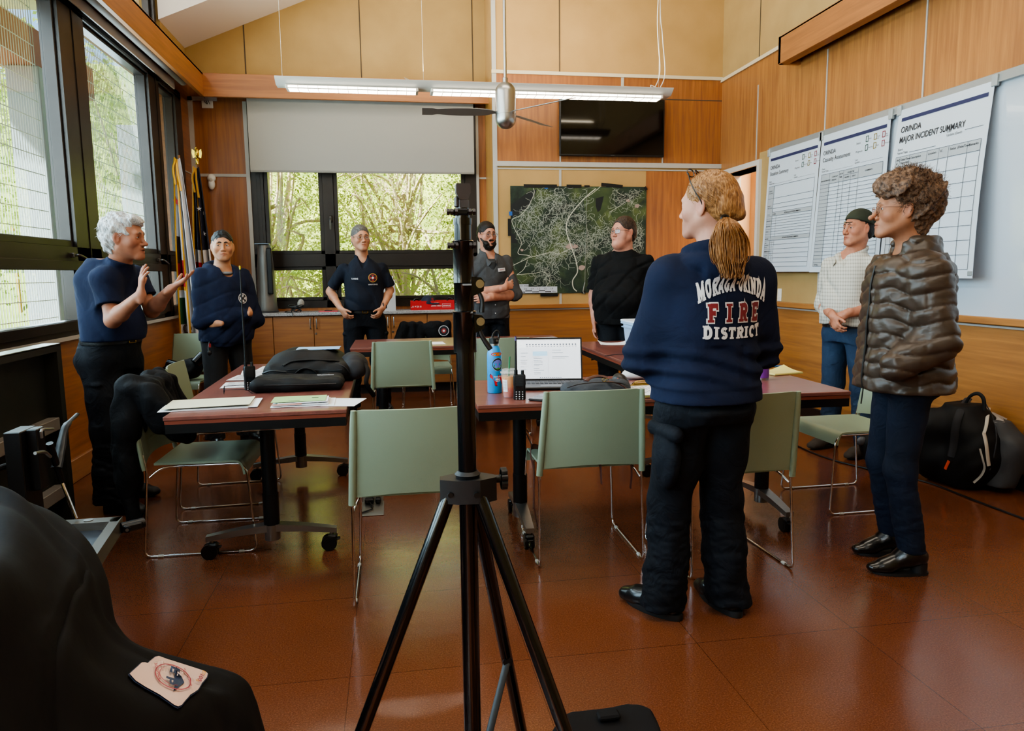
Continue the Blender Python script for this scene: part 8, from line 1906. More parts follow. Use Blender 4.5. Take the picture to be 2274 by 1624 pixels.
# jacket over the left chair (its back stands at x = -1.2, along y)
t=thing('jacket','black jacket draped over the chair left of the near table, sleeve hanging down','jacket',(-1.19,3.78,.45))
def fn(f):
    for y in np.linspace(3.56,4.0,7): f.cone((-1.225,y,.60),(-1.215,y,.815),.030,.026,.02); f.cone((-1.215,y,.815),(-1.15,y,.80),.026,.026,.03); f.cone((-1.15,y,.80),(-1.10,y,.62),.026,.022,.03)
    f.cone((-1.235,3.60,.82),(-1.255,3.56,.50),.055,.060,.04); f.cone((-1.255,3.56,.52),(-1.225,3.52,.17),.060,.040,.03,cap=1); f.cone((-1.20,3.9,.80),(-1.16,3.86,.62),.06,.05,.04); f.cone((-1.12,3.55,.78),(-1.03,3.60,.60),.05,.055,.04); f.cone((-1.03,3.60,.60),(-1.00,3.66,.56),.05,.04,.03)
    f.ell((-1.19,3.76,.815),(.06,.23,.035),.03); f.warp(.014,19,5); f.warp(.007,42,8,(1,1,.5))
sc_('body',JKT,t,(-1.42,3.38,.10),(-.90,4.14,.92),.0065,fn)
t=thing('jacket','navy jacket with round badge draped over the chair behind the far table','jacket',(.315,7.27,.45))
def fn(f):
    for x in np.linspace(.10,.53,6): f.cone((x,7.25,.56),(x,7.25,.82),.028,.030,.03); f.cone((x,7.25,.82),(x,7.30,.60),.030,.028,.03)
    f.cone((.10,7.24,.82),(.02,7.22,.62),.045,.05,.03); f.ell((.40,7.23,.78),(.12,.04,.09),.03); f.cone((.30,7.26,.55),(.34,7.24,.22),.07,.05,.04); f.warp(.012,18,6); f.warp(.006,40,3)
j=sc_('body',JKT,t,(-.10,7.10,.12),(.68,7.42,.92),.008,fn)
for i,(rr_,c) in enumerate(((.052,MALTW),(.046,MALTB),(.024,MALTR),(.011,MALTW))):
    mb=MB(); vs,fs=disc(rr_,20); mb.add([V(.49+v.x,7.168-.002*i,.765+v.y) for v in vs]+[V(.49,7.168-.002*i,.765)],fs); mb.build('emblem',c,t,True,smooth=None)
# camera gear on the corner chair
t=thing('camera_bag','black camera bag with lenses on the seat of the corner chair','bag',(-1.78,6.55,.46))
def fn(f): f.ell((-1.80,6.52,.52),(.17,.12,.08),.02); f.ell((-1.70,6.50,.57),(.09,.07,.06),.04); f.warp(.010,30,2); f.cut((0,0,.462),(0,0,-1))
sc_('body',BAG,t,(-2.02,6.34,.44),(-1.55,6.72,.68),.007,fn)
mb=MB(); mb.cyl((-1.66,6.42,.60),(-1.60,6.46,.66),.04,.043,n=20); mb.cyl((-1.80,6.42,.58),(-1.88,6.44,.60),.04,n=18); mb.build('lens',mat('lens_black','#0b0d12',.15),t,True); mb=MB(); mb.cyl((-1.60,6.46,.66),(-1.598,6.462,.662),.036,n=20); mb.build('lens_glass',mat('lens_blue','#23375c',.05),t,True)
# flags
def flag(label,base,cols,bands,top,fin,seed,lean=0,w=.16):
    t=thing('flag',label,'flag',(base[0],base[1],0)); bx_,by_=base; 
    mb=MB(); mb.cyl((bx_,by_,0),(bx_+lean,by_,top),.012,n=12); mb.lathe([(.001,0),(.13,0),(.12,.02),(.03,.04),(.02,.09),(.001,.09)],(bx_,by_,0),20); mb.build('pole',mat('flag_pole','#8a5a2a',.4),t,True)
    z0,z1=.62,top-.06
    def S(u,v):   # v 0 top 1 bottom
        wd=.030+w*(v**.75); a=(u-.5)*2; x=bx_+lean*(1-v)+a*wd*.75+.03*v*math.sin(seed); y=by_-.05-.045*math.sin(u*19+seed)*min(1,v*2+.15)-.03*(1-a*a)
        return V(x,y,z1+(z0-z1)*v+.03*abs(a)*(1-v))
    for nm,m_,(v0,v1),(u0,u1),o in bands:
        mb=MB(); mb.grid(lambda u,v:S(u0+(u1-u0)*u,v0+(v1-v0)*v)+V(0,-o,0),40,20,.002); mb.build(nm,m_,t,True,smooth=60)
    mb=MB()
    G_=mat('gold_fringe','#c9921f',.5)
    for u in (.0,.42): 
        for q in (-.006,.006): mb.tube([S(u+q,v)+V(0,-.01,0) for v in [i/24 for i in range(25)]],.008,6)
    mb.tube([S(.5,0)+V(0,-.01,.01),S(.55,.06)+V(0,-.03,0),S(.6,.16)+V(.01,-.03,0)],.010,6,smooth=4); mb.tube([S(.45,0)+V(0,-.02,.01),S(.35,.05)+V(-.02,-.03,0),S(.4,.13)+V(-.01,-.04,0)],.010,6,smooth=4); mb.build('gold_fringe',G_,t,True,smooth=60)
    if fin:
        mb=MB(); g=mat('gold_finial','#c8a64a',.2,1); x=bx_+lean
        mb.lathe([(.001,top),(.022,top),(.014,top+.02),(.018,top+.05),(.010,top+.06),(.001,top+.06)],(x,by_,0),16); mb.ball((x,by_,top+.105),(.024,.02,.048),12); mb.ball((x-.004,by_-.01,top+.155),(.012,.014,.014),10)
        for s_ in (-1,1): mb.prism([(0,.0),(.035,.03),(.040,-.01),(.030,-.06),(.008,-.05)],-.004,.004,T((x+s_*.008,by_,top+.12),(rad(90),0,0),(s_,1,1)))
        mb.build('eagle_finial',g,t,True,smooth=40)
    return t,S
FW=mat('flag_white','#cfcdd0',.7); FR=mat('flag_red','#a8242f',.7); FG=mat('flag_green','#2f5a3a',.7); FN=mat('flag_navy','#1c1d33',.7); FB=mat('flag_brown','#3c2a20',.8)
pA=ony(424,560,7.45); pB=ony(456,560,7.75)
tA,SA=flag('white flag with red star, red band and gold fringe standing in the left corner',(pA.x-.03,7.45),None,[('cloth',FW,(0,1),(0,1),0),('red_band',FR,(.52,.66),(.05,.40),.004),('green_patch',FG,(.72,.86),(.0,.32),.004),('brown_patch',FB,(.40,.54),(.0,.15),.004),('gold_band',mat('flag_gold','#c08a2a',.6),(.66,.68),(.05,.4),.005)],2.46,False,1.0,-.02,.125)
mb=MB(); c=SA(.10,.22)+V(0,-.012,0); mb.add([c+V(math.cos(PI/2+i*PI/5)*(.05 if i%2==0 else .02)*.6,0,math.sin(PI/2+i*PI/5)*(.05 if i%2==0 else .02)) for i in range(10)]+[c],[(i,(i+1)%10,10) for i in range(10)]); mb.build('red_star',FR,tA,True,smooth=None)
mb=MB(); put_text(mb,'CA',T(SA(.28,.90)+V(-.02,-.03,0),(rad(90),rad(75),0)),size=.10,bold=.004); mb.build('printed_text',FB,tA,True,smooth=None)
tB,SB=flag('dark blue flag with white stars and stripes and a gold eagle on its pole',(pB.x-.02,7.75),None,[('cloth',FN,(0,.45),(0,1),0),('white_stripe',FW,(.45,.52),(0,1),0),('red_stripe',FR,(.52,.60),(0,1),0),('white_stripe',FW,(.60,.66),(0,1),0),('red_stripe',FR,(.66,1),(0,1),0)],2.42,True,2.2,-.0,.12)
mb=MB(); 
for u,v in ((.72,.36),(.6,.22),(.8,.25)): c=SB(u,v)+V(0,-.014,0); b_=len(mb.v); mb.add([c+V(math.cos(PI/2+i*PI/5)*(.026 if i%2==0 else .010),0,math.sin(PI/2+i*PI/5)*(.026 if i%2==0 else .010)) for i in range(10)]+[c],[(i,(i+1)%10,10) for i in range(10)])
mb.build('white_star',FW,tB,True,smooth=None)
c=ony(437,410,8.1); mb=MB(); mb.cyl((c.x,8.1,.7),(c.x,8.1,c.z),.048,n=24); mb.cyl((c.x,8.1,.0),(c.x,8.1,.7),.048,n=24); tag(mb.build('paper_roll',mat('paper_roll_cream','#b9aa9a',.6)),'tall cream paper roll standing in the corner behind the flags','roll')
# folded flip-top table against the left wall (leaf on edge, grey rails, gas strut)
t=thing('folding_table','dark folded-up table on edge by the left wall with grey rails and black frame','folding table',(-1.62,3.2,0))
DK=mat('leaf_underside','#22231f',.5); RL=mat('rail_grey','#8d8680',.4,.3); FRM=mat('frame_black','#0e0e10',.4); TOPG=mat('lit_top_edge','#77796c',.35,.3)
Xf=-1.72
mb=MB(); mb.bx(Xf-.06,Xf-.045,1.6,4.06,.05,.985); mb.build('leaf',DK,t,True,smooth=None)
mb=MB(); mb.bx(Xf-.06,Xf+.02,1.6,4.06,.955,.99); mb.bx(Xf-.06,Xf+.02,4.01,4.06,.03,.955); mb.bx(Xf-.06,Xf+.02,1.6,4.06,.03,.06); mb.build('edge_frame',mat('edge_frame','#2c2d29',.4),t,True,smooth=None)
mb=MB(); mb.bx(Xf-.06,Xf+.02,1.6,4.06,.986,.994); mb.build('lit_top_face',TOPG,t,True,smooth=None)  # top face of the dark frame, coloured paler and greenish for light on it
for z in (.585,.23): mb=MB(); mb.bx(Xf-.045,Xf+.01,1.6,4.0,z-.032,z+.032,.003); mb.build('rail',RL,t,True,smooth=None)
pX=-1.30
mb=MB(); mb.bx(pX-.04,pX+.015,2.70,2.82,.0,.80,.003); mb.bx(pX+.015,pX+.05,2.74,2.80,.58,.80,.003); pst=mb.build('post',FRM,t,True,smooth=None)
mb=MB(); [mb.cyl((pX+.015,2.78,z),(pX+.02,2.78,z),.006,n=8) for z in (.74,.30,.66)]; mb.build('bolt',STEEL,pst,True)
mb=MB(); a_=onx(133,1005,-1.25); b_=onx(145,950,-1.25); c_=onx(172,920,-1.25); mb.tube([onx(125,1040,-1.25),a_,b_,c_],[.020,.018,.015,.009],10,smooth=5,flat=.6); mb.build('lever',FRM,t,True)
mb=MB(); mb.tube([onx(110,985,-1.25),onx(137,1070,-1.25)],.0125,10); mb.build('strut_tube',FRM,t,True); mb=MB(); mb.tube([onx(137,1070,-1.25),onx(170,1152,-1.2)],.0065,10); mb.build('strut_rod',CHROME,t,True)
mb=MB(); mb.tube([onx(93,973,-1.22),onx(93,955,-1.22),onx(118,953,-1.22)],.005,8,smooth=3); mb.tube([onx(78,1007,-1.22),onx(98,1004,-1.22),onx(112,1015,-1.22)],.006,8,smooth=4); mb.build('hook',STEEL,t,True)
mb=MB(); mb.tube([onx(-60,1060,-1.4),onx(66,1018,-1.32)],.011,10); mb.build('cross_rod',mat('rod_dark','#3a3a3c',.3,.5),t,True)
# lower leaf corner
za=.42; cA=onz(272,1147,za); cB=onz(132,1156,za); cC=onz(195,1262,za-.0)
n1=(cC-cA)
mb=MB()
def slabq(a,b,w,dz,side):
    d=(b-a).normalized(); n=V(-d.y,d.x,0)*side*w; q=[a,b,b+n,a+n]; mb.add([p for p in q]+[p-V(0,0,dz) for p in q],[(0,1,2,3),(4,5,6,7),(0,1,5,4),(1,2,6,5),(2,3,7,6),(3,0,4,7)])
slabq(cB-(cA-cB)*1.5,cA,.055,.055,-1); slabq(cA,cA+(cC-cA)*2.2,.035,.055,-1); mb.build('leaf_frame',mat('frame_steel','#77756f',.35,.6),t,True,smooth=None)
mb=MB(); q=[cA,cA+(cC-cA)*2.2,cB-(cA-cB)*1.5+(cC-cA)*2.2,cB-(cA-cB)*1.5]; mb.add([p-V(0,0,.03) for p in q]+[p-V(0,0,.05) for p in q],[(0,1,2,3),(4,5,6,7)]); mb.build('lower_leaf',mat('leaf_blue','#2a3140',.3),t,True,smooth=None)
mb=MB(); e=cA+V(.04,-.03,-.03); mb.cyl(e+V(-.03,-.02,0),e+V(.035,.03,0),.020,n=16); mb.box(e,(.07,.05,.03),.006,Matrix.Rotation(rad(35),3,'Z')); mb.cyl(e+V(.0,-.035,0),e+V(.0,-.045,0),.012,n=16); mb.build('corner_roller',FRM,t,True); mb=MB(); mb.cyl(e+V(0,-.045,0),e+V(0,-.049,0),.006,n=12); mb.cyl((cA+(cB-cA)*.5)+V(0,-.025,.0),(cA+(cB-cA)*.5)+V(0,-.025,.003),.016,n=20); mb.build('roller_bolt',STEEL,t,True)
mb=MB(); mb.bx(cA.x-.12,cA.x-.06,cA.y-.4,cA.y-.34,0,za-.05); mb.bx(cA.x-.5,cA.x-.44,cA.y-.4,cA.y-.34,0,za-.05); mb.build('support_leg',FRM,t,True,smooth=None)
# black nylon canopy cover thrown over the gear in the near left corner
t=thing('canopy_cover','large black nylon canopy cover with pink printed label, heaped in the near left corner','cover',(-.75,1.55,0))
O=[(-60,1105,.86),(0,1118,.84),(80,1126,.82),(141,1156,.79),(197,1208,.75),(232,1278,.70),(244,1345,.66),(259,1391,.62),(305,1436,.58),(420,1470,.53),(530,1502,.48),(563,1552,.44),(580,1622,.38),(595,1700,.30)]
I_=[(-500,1150,.86),(-420,1230,.88),(-330,1330,.90),(-250,1400,.90),(-190,1480,.88),(-140,1540,.86),(-90,1600,.82),(-30,1660,.78),(40,1720,.72),(120,1780,.66),(220,1820,.60),(330,1850,.52),(420,1880,.45),(480,1900,.36)]
O=[onz(*p) for p in O]; I_=[onz(*p) for p in I_]; Os=spline(O,6); Is=spline(I_,6); n_=len(Os)
R5=random.Random(9); fold=lambda u,v: -.03*max(0,1-abs(math.sin(u*8-v*3+.6))*3)*(.2+v)+.020*math.sin(u*9+v*5+1.0)*(.3+v)+.012*math.sin(u*23-v*9)+.010*math.sin(v*17+u*6)+.03*math.exp(-((v-.16-.05*math.sin(u*7))/.05)**2)*(1 if u<.62 else max(0,1-(u-.62)*8))
def CS(u,v):
    i=min(n_-1,u*(n_-1)); a=int(i); b=min(a+1,n_-1); f_=i-a; o=Os[a].lerp(Os[b],f_); q=Is[a].lerp(Is[b],f_)
    if v<0: 
        d=V(o.x-q.x,o.y-q.y,0).normalized(); return V(o.x+d.x*.05*min(1,-v*3)+.012*math.sin(u*60)*-v,o.y+d.y*.05*min(1,-v*3),o.z*(1+v*.98)+.0)
    p=o.lerp(q,v); flat=max(0,1-abs(u-.74)/.2)*max(0,1-abs(v-.16)/.25); p.z+=fold(u,v)*(1-min(1,flat*1.6))*min(1,v*6)+.05*math.sin(PI*min(1,v))*(1-flat); return p
mb=MB(); mb.grid(lambda u,w_:CS(u,-1+w_*2.0),150,110,.004); cov=mb.build('cover',NYL,t,True,smooth=70)
# label lies on the flap
mb_=cov.data; bv=BVHTree.FromPolygons([wmat(t)@v.co for v in mb_.vertices],[tuple(p.vertices) for p in mb_.polygons])
def onto(px,py,off=.004):
    o=V(0,0,CAM_H); d=ray(px,py).normalized(); h=bv.ray_cast(o,d,10)
    return (h[0]+h[1]*(off if h[1].dot(d)<0 else -off)) if h[0] is not None else onz(px,py,.55)
zx=lambda x,y:(280+x/11.6,1450+y/11.6)      # survey of the label outline
lab=[(40,620),(360,330),(440,325),(510,350),(700,170),(800,150),(1050,240),(1400,350),(2000,545),(2065,600),(2040,690),(1790,1030),(1600,1160),(1380,1410),(1290,1455),(1200,1420),(820,1160),(450,960),(200,800)]
cx_=sum(p[0] for p in lab)/len(lab); cy_=sum(p[1] for p in lab)/len(lab)
def poly_on(name,pts,m,off,centre=None):
    vs=[V(x,y,0) for x,y in pts]; bm=bmesh.new(); bm.faces.new([bm.verts.new(v) for v in vs]); bmesh.ops.triangulate(bm,faces=bm.faces)
    bm.verts.index_update(); a=[v.co.copy() for v in bm.verts]; b=[tuple(v.index for v in f.verts) for f in bm.faces]; bm.free(); a,b=subdiv_shape(a,b,90)
    mb=MB(); mb.add([onto(*zx(v.x,v.y),off) for v in a],b); return mb.build(name,m,t,True,smooth=None)
PK=mat('label_pink','#e3c4b8',.6); DB=mat('label_navy','#2b3a5e',.5); DR=mat('label_red2','#b0485a',.5); OR=mat('label_orange','#d99a4a',.5)
poly_on('label_edge',[(cx_+(x-cx_)*1.03,cy_+(y-cy_)*1.04) for x,y in lab],DB,.004); poly_on('label',lab,PK,.006)
poly_on('label_arrow',[(1235,440),(1440,880),(1165,1110),(1225,800),(1180,740)],DB,.008)
def ring_on(c,rx,ry,a0,a1,w,m,rot=0):
    mb=MB(); n=24; A=[]
    for k in (0,1):
        for i in range(n+1):
            a=rad(a0+(a1-a0)*i/n); x=(rx-w*k)*math.cos(a); y=(ry-w*k)*math.sin(a); A.append(onto(*zx(c[0]+x*math.cos(rot)-y*math.sin(rot),c[1]+x*math.sin(rot)+y*math.cos(rot)),.0095))
    mb.add(A,[(i,i+1,n+2+i,n+1+i) for i in range(n)]); mb.build('label_ring',m,t,True,smooth=None)
ring_on((1135,745),500,300,-60,300,28,DR,rad(25)); ring_on((1120,730),360,205,50,215,16,DR,rad(25))
def text_on(s_,c,size,ang,m,bold=.0,shear=0):
    vs,fs=text_mesh(s_,size=size,bold=bold); a=rad(ang); mb=MB(); 
    mb.add([onto(*zx(c[0]+(v.x+shear*v.y)*math.cos(a)+v.y*math.sin(a),c[1]+(v.x+shear*v.y)*math.sin(a)-v.y*math.cos(a)),.012) for v in vs],fs); mb.build('label_text',m,t,True,smooth=None)
text_on('E',(1060,570),330,98,DB,14,.2); text_on('P',(960,840),330,98,DB,14,.2); text_on('Z',(1230,700),160,98,PK,6); text_on('ALL SHADE',(700,650),90,72,DR,2); text_on('ES',(1880,640),130,115,OR,3); text_on('100',(1795,770),150,115,DR,3); text_on('S',(1710,860),110,115,OR,3); text_on("World's Famous",(1480,790),75,68,DR,1); text_on('R',(1110,1090),50,95,DR,1)
# small black bag at the bottom edge
t=thing('camera_case','black soft camera bag on the floor at the bottom edge of the view','bag',(.43,1.45,0))
P0=onz(1325,1560,.34)
def fn(f):
    x,y=P0.x,P0.y-.10
    f.stack([(.01,x,y,.16,.12),(.15,x,y,.155,.12),(.28,x,y,.135,.10),(.335,x+.015,y+.02,.105,.07)],.03,3.2); f.warp(.006,22,4); f.cut((0,0,.004),(0,0,-1))
sc_('body',NYL,t,(P0.x-.22,P0.y-.30,-.02),(P0.x+.22,P0.y+.10,.42),.007,fn)
mb=MB(); mb.box((P0.x+.01,P0.y-.06,.345),(.05,.03,.012),.004); mb.build('top_tab',NYL,t,True)
# second seat bag hanging under far table etc. (dark cloth on the floor)
# ================================================================ outside
def leafmat(name,c,c2,tr=.5):
    m=bpy.data.materials.new(name); m.use_nodes=True; nt=m.node_tree; nt.nodes.clear(); N=nt.nodes.new; L=nt.links.new
    o=N('ShaderNodeOutputMaterial'); mx=N('ShaderNodeMixShader'); d=N('ShaderNodeBsdfDiffuse'); tr_=N('ShaderNodeBsdfTranslucent'); oi=N('ShaderNodeTexCoord'); n=N('ShaderNodeTexNoise'); n.inputs['Scale'].default_value=1.5; n.inputs['Detail'].default_value=6; r=N('ShaderNodeValToRGB'); r.color_ramp.elements[0].position=.35; r.color_ramp.elements[1].position=.62; r.color_ramp.elements[0].color=srgb(c2); r.color_ramp.elements[1].color=srgb(c)
    L(oi.outputs['Object'],n.inputs[0]); L(n.outputs['Fac'],r.inputs[0]); L(r.outputs[0],d.inputs[0]); L(r.outputs[0],tr_.inputs[0]); mx.inputs[0].default_value=tr; L(d.outputs[0],mx.inputs[1]); L(tr_.outputs[0],mx.inputs[2]); L(mx.outputs[0],o.inputs[0]); return m
LF1=leafmat('sunlit_leaf','#dbe48a','#93a94a'); LF2=leafmat('green_leaf','#8fae4e','#4f7030'); BRK=mat('sunlit_bark','#e6dac0',.9,noise=(6,.6),col2='#a8977c')  # bark colour lightened and yellowed for sunlight on the trunks
def tree(name,label,c,h,r,n,m,trunk=True,seed=1,branches=14,group=None,leaf=.05,low=.25):
    t=thing(name,label,'tree' if trunk else 'bush',c,0,group); g=np.random.default_rng(seed)
    k=max(6,n//160); cl=g.normal(size=(k,3)); cl/=np.linalg.norm(cl,axis=1)[:,None]; cl*=g.uniform(.45,1,k)[:,None]**.6; cl=cl*np.array([r,r,h*(1-low)/2])+np.array([0,0,h*(1+low)/2])
    idx=g.integers(0,k,n); P=cl[idx]+g.normal(size=(n,3))*r*.17; a=g.normal(size=(n,3)); a/=np.linalg.norm(a,axis=1)[:,None]; b=np.cross(a,g.normal(size=(n,3))); b/=np.linalg.norm(b,axis=1)[:,None]; s_=leaf*g.uniform(.6,1.3,n)[:,None]
    Q=np.stack([P-a*s_*.5,P-b*s_*.28,P+a*s_*.5,P+b*s_*.28],1).reshape(-1,3); Q[:,2]=np.maximum(Q[:,2],.02)
    me=bpy.data.meshes.new('foliage'); me.vertices.add(4*n); me.vertices.foreach_set('co',Q.astype(np.float32).ravel()); me.loops.add(4*n); me.loops.foreach_set('vertex_index',np.arange(4*n,dtype=np.int32)); me.polygons.add(n); me.polygons.foreach_set('loop_start',np.arange(0,4*n,4,dtype=np.int32)); me.update(calc_edges=True)
    link_mesh('foliage',me,m,t)
    mb=MB(); R6=random.Random(seed)
    if trunk: mb.tube([(0,0,0),(R6.uniform(-.1,.1),0,h*.3),(R6.uniform(-.2,.2),R6.uniform(-.2,.2),h*.75)],[.11,.09,.07,.05],8,smooth=4)
    for i in range(branches):
        z=R6.uniform(.05,.6)*h; e=cl[R6.randrange(k)]; mid=(V(0,0,z)+V(*e))/2+V(R6.uniform(-.3,.3),R6.uniform(-.3,.3),R6.uniform(-.1,.3)); mb.tube([(R6.uniform(-.15,.15),0,z),mid,V(*e),V(*e)+V(R6.uniform(-.4,.4),R6.uniform(-.3,.3),R6.uniform(-.6,.2))],[.035,.024,.016,.009],5,smooth=4)
    mb.build('trunk' if trunk else 'branches',BRK,t,smooth=60); return t
GO='trees and shrubs beyond the windows'
Z0=-.3
tree('garden_tree','sunlit tree seen through the left pane of the far window',(-1.9,12.2,Z0),4.6,1.3,15000,LF1,True,3,26,GO)
tree('garden_tree','pale branching tree in the middle of the far window, behind the polo man',(.2,12.8,Z0),5.0,1.4,12000,LF1,True,5,46,GO)
tree('garden_tree','sunlit tree at the right side of the far window',(2.1,12.4,Z0),4.6,1.3,14000,LF1,True,8,34,GO)
tree('shrub','low bright shrub below the left part of the far window',(-.9,10.8,Z0),1.9,.9,7000,LF1,False,11,26,GO,low=.0)
tree('shrub','low bright shrub below the right part of the far window',(.9,11.0,Z0),1.8,.9,7000,LF1,False,13,30,GO,low=.0)
tree('garden_tree','dark leafy tree farther away to the left, seen through the nearest side window',(-13,12.5,Z0),5.6,2.6,6000,LF2,True,21,10,GO,.14)
tree('garden_tree','yellow-green tree seen through the second side window from the camera',(-8.2,15.0,Z0),6.4,2.6,8000,LF1,True,22,12,GO,.12)
tree('garden_tree','tree seen past the narrow side window next to the flags',(-5.0,17.0,Z0),6.0,2.4,6000,LF1,True,23,12,GO,.12)
tree('shrub','green shrub at the foot of the nearest side window view',(-9.0,9.5,Z0),2.3,1.6,4000,LF2,False,24,10,GO,.10,.0)
HILL=leafmat('hillside','#a9b566','#6f8440',.0)
mb=MB(); mb.grid(lambda u,v:(-22+u*34,15.5+v*10+3*math.sin(u*5),Z0-.3+v*9+.6*math.sin(u*23)+.4*math.sin(v*15+u*9)),50,20); struct(mb.build('hillside',HILL,smooth=60))
mb=MB(); mb.bx(-40,XL-.25,-20,40,-.6,-.35); mb.bx(XL-.25,12,YW+.3,40,-.6,-.35); struct(mb.build('ground_outside',mat('pale_paving','#b9b4a6',.9,noise=(.8,.6),col2='#8f9670'),smooth=None))
# covered porch outside the left windows
PG=mat('porch_grey','#9aa3ab',.6); 
def post(x,y,label): mb=MB(); mb.bx(x-.16,x+.16,y-.16,y+.16,-.35,3.54,.01); tag(mb.build('porch_post',PG,smooth=None),label,'post','grey posts of the porch outside')
cq1=onx(85,300,-3.6); cq2=onx(300,300,-3.6)
post(-3.75,cq1.y+.28,'grey porch post behind the nearest side window'); post(-3.75,cq2.y+.35,'grey porch post at the right edge of the second side window')
mb=MB(); mb.bx(-4.0,-3.65,-3,10.3,3.55,3.95); struct(mb.build('trim_porch_beam',mat('porch_beam_red','#a0523c',.6),smooth=None))
mb=MB(); mb.bx(-5.2,XL-.22,-3,10.3,4.62,4.75); struct(mb.build('ceiling_porch',mat('porch_soffit','#d8cfae',.7),smooth=None))
WIRE=mat('wire_white','#c9ced1',.5)
for (y0,y1,lab) in ((5.2,cq1.y-.05,'white wire screen panel outside the nearest side window'),(cq1.y+.5,cq2.y-.05,'white wire screen panel outside the second side window')):
    mb=MB(); x=-3.55; ny=int((y1-y0)/.052)
    for i in range(ny+1): y=y0+(y1-y0)*i/ny; mb.bx(x-.003,x+.003,y-.003,y+.003,-.2,4.5)
    for i in range(26): z=-.2+i*.185; mb.bx(x-.004,x+.004,y0,y1,z-.0035,z+.0035)
    tag(mb.build('wire_screen',WIRE,smooth=None),lab,'screen','wire screens of the porch')
c=onx(25,470,-9.0); t=thing('road_sign','pair of white square signs on a post outside the nearest side window','sign',(-9,c.y,0)); mb=MB(); mb.cyl((-9,c.y,-.35),(-9,c.y,2.6),.04,n=8); mb.build('post',mat('sign_post','#b0863a',.6),t,True)
for dy in (-.42,.42): mb=MB(); mb.bx(-8.95,-8.93,c.y+dy-.34,c.y+dy+.34,1.45,2.45,.01); mb.build('sign_plate',mat('sign_white','#e9eaea',.5),t,True,smooth=None)
# parked white car behind low fence
t=thing('parked_car','white parked car outside the nearest side window','car',(-11,10.6,-.35))
mb=MB(); prof_=[(-2.1,.35),(-2.1,.75),(-1.9,.85),(-1.2,.95),(-.6,1.42),(.7,1.45),(1.4,1.0),(2.0,.92),(2.15,.7),(2.15,.35)]
mb.skin([[V(x_,a,b) for a,b in prof_] for x_ in (-.85,.85)]); cb=mb.build('body',mat('car_white','#e4e6e8',.25,coat=.5),t,smooth=30)
mb=MB(); mb.add([(.86,-1.1,.98),(.86,-.55,1.36),(.86,.62,1.38),(.86,1.2,1.0)],[(0,1,2,3)]); mb.build('side_window',mat('car_glass','#20262b',.1),t,smooth=None)
for y in (-1.3,1.35): mb=MB(); mb.cyl((.70,y,.34),(.88,y,.34),.34,n=24); mb.build('wheel',RUBBER,t)
mb=MB(); Yc=10.0
for i in range(60): mb.bx(-6.52,-6.50,6.5+i*.11,6.53+i*.11,-.35,.95)
mb.bx(-6.54,-6.48,6.4,13.1,.93,1.0); mb.bx(-6.54,-6.48,6.4,13.1,.1,.15); tag(mb.build('picket_fence',mat('fence_white','#cfd2d2',.6),smooth=None),'low white railing outside beyond the side windows','fence')
# raised white bench-like grid frame outside the far window (garden netting)
mb=MB()
for i in range(22): mb.tube([(-.1+i*.075,10.0,.45+.02*math.sin(i)),(-.1+i*.075+.35,10.35,.45+min(1,.08*i)*.55+.1)],.006,4)
for j in range(8): mb.tube([(-.1+.05*j,10.0+.05*j,.47+.02*j),(1.0+.05*j,10.0+.05*j,.47+.09*j),(1.55+.05*j,10.0+.05*j,.47+.11*j)],.006,4)
tag(mb.build('garden_netting',WIRE,smooth=None),'white diagonal netting leaning in the garden beyond the far window','netting')
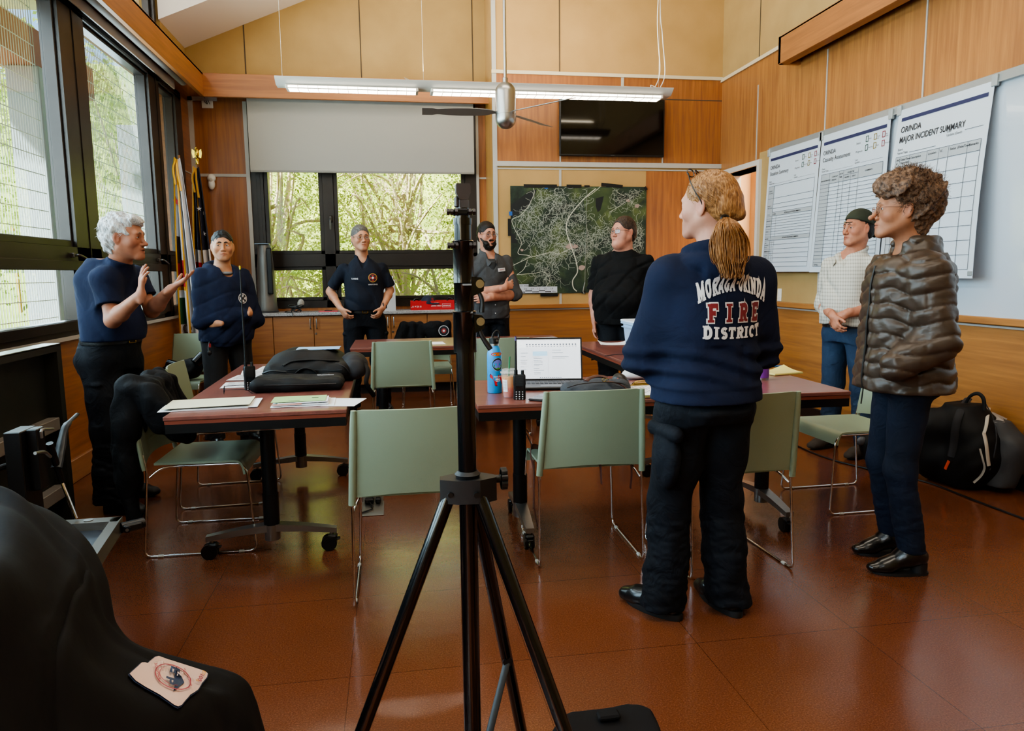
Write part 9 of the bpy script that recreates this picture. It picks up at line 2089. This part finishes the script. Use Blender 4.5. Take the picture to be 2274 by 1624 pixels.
# ================================================================ light
w=bpy.data.worlds.new('world'); bpy.context.scene.world=w; w.use_nodes=True; nt=w.node_tree; N=nt.nodes.new; L=nt.links.new
bg=nt.nodes['Background']; sky=N('ShaderNodeTexSky'); sky.sky_type='NISHITA'; sky.sun_disc=False; sky.sun_elevation=rad(38); sky.sun_rotation=rad(210); sky.air_density=1.2; sky.dust_density=1.5
L(sky.outputs[0],bg.inputs[0]); bg.inputs[1].default_value=.5
def light(kind,name,loc,energy,col=(1,1,1),size=1,sizey=None,rot=None,target=None,spread=None):
    d=bpy.data.lights.new(name,kind); d.energy=energy; d.color=col
    if kind=='AREA':
        d.shape='RECTANGLE'; d.size=size; d.size_y=sizey or size
        if spread: d.spread=spread
    elif kind=='SUN': d.angle=rad(1)
    o=bpy.data.objects.new(name,d); COL.objects.link(o); o.location=loc
    if target is not None: o.rotation_euler=(V(target)-V(loc)).to_track_quat('-Z','Y').to_euler()
    elif rot: o.rotation_euler=rot
    return o
light('SUN','sun',(0,0,10),26,(1,.93,.80),target=(.62,.62,9.2))
# daylight arriving through the window walls
for i,(y,l_) in enumerate(((4.3,2.0),(6.4,1.4),(1.9,2.2),(-.3,2.0))):
    light('AREA','daylight_left',(XL-.35,y,2.1),75*l_,(.84,.93,1),l_,2.0,target=(1,y,1.5))
light('AREA','clerestory_light',(XL-.3,3,4.05),200,(.9,.95,1),8,.8,target=(1.5,3,3.0))
# unseen fill lamps added to brighten the room, then the pendant and hall light
light('AREA','fill_lamp_a',(1.2,.2,4.9),95,(1,.88,.72),3.5,1.2,target=(1.4,2.2,0))
light('AREA','fill_lamp_b',(1.0,4.2,5.2),90,(1,.88,.72),3.5,1.2,target=(1.2,4.9,0))
light('AREA','pendant_uplight',(.85,6.8,3.12),60,(1,.88,.66),3.2,.2,target=(.85,7.3,5))
light('AREA','hall_light',(4.6,7.2,2.85),90,(1,.83,.6),.9,.9,target=(4.6,7.2,0))
sc=bpy.context.scene
sc.view_settings.view_transform='AgX'; sc.view_settings.look='AgX - Medium High Contrast'; sc.view_settings.exposure=-0.05
sc.cycles.use_denoising=True; sc.cycles.max_bounces=6; sc.cycles.diffuse_bounces=3; sc.cycles.glossy_bounces=3; sc.cycles.transparent_max_bounces=12; sc.cycles.caustics_reflective=False; sc.cycles.caustics_refractive=False
sc.cycles.sample_clamp_indirect=6; sc.cycles.use_adaptive_sampling=True; sc.cycles.adaptive_threshold=.07; sc.cycles.adaptive_min_samples=12
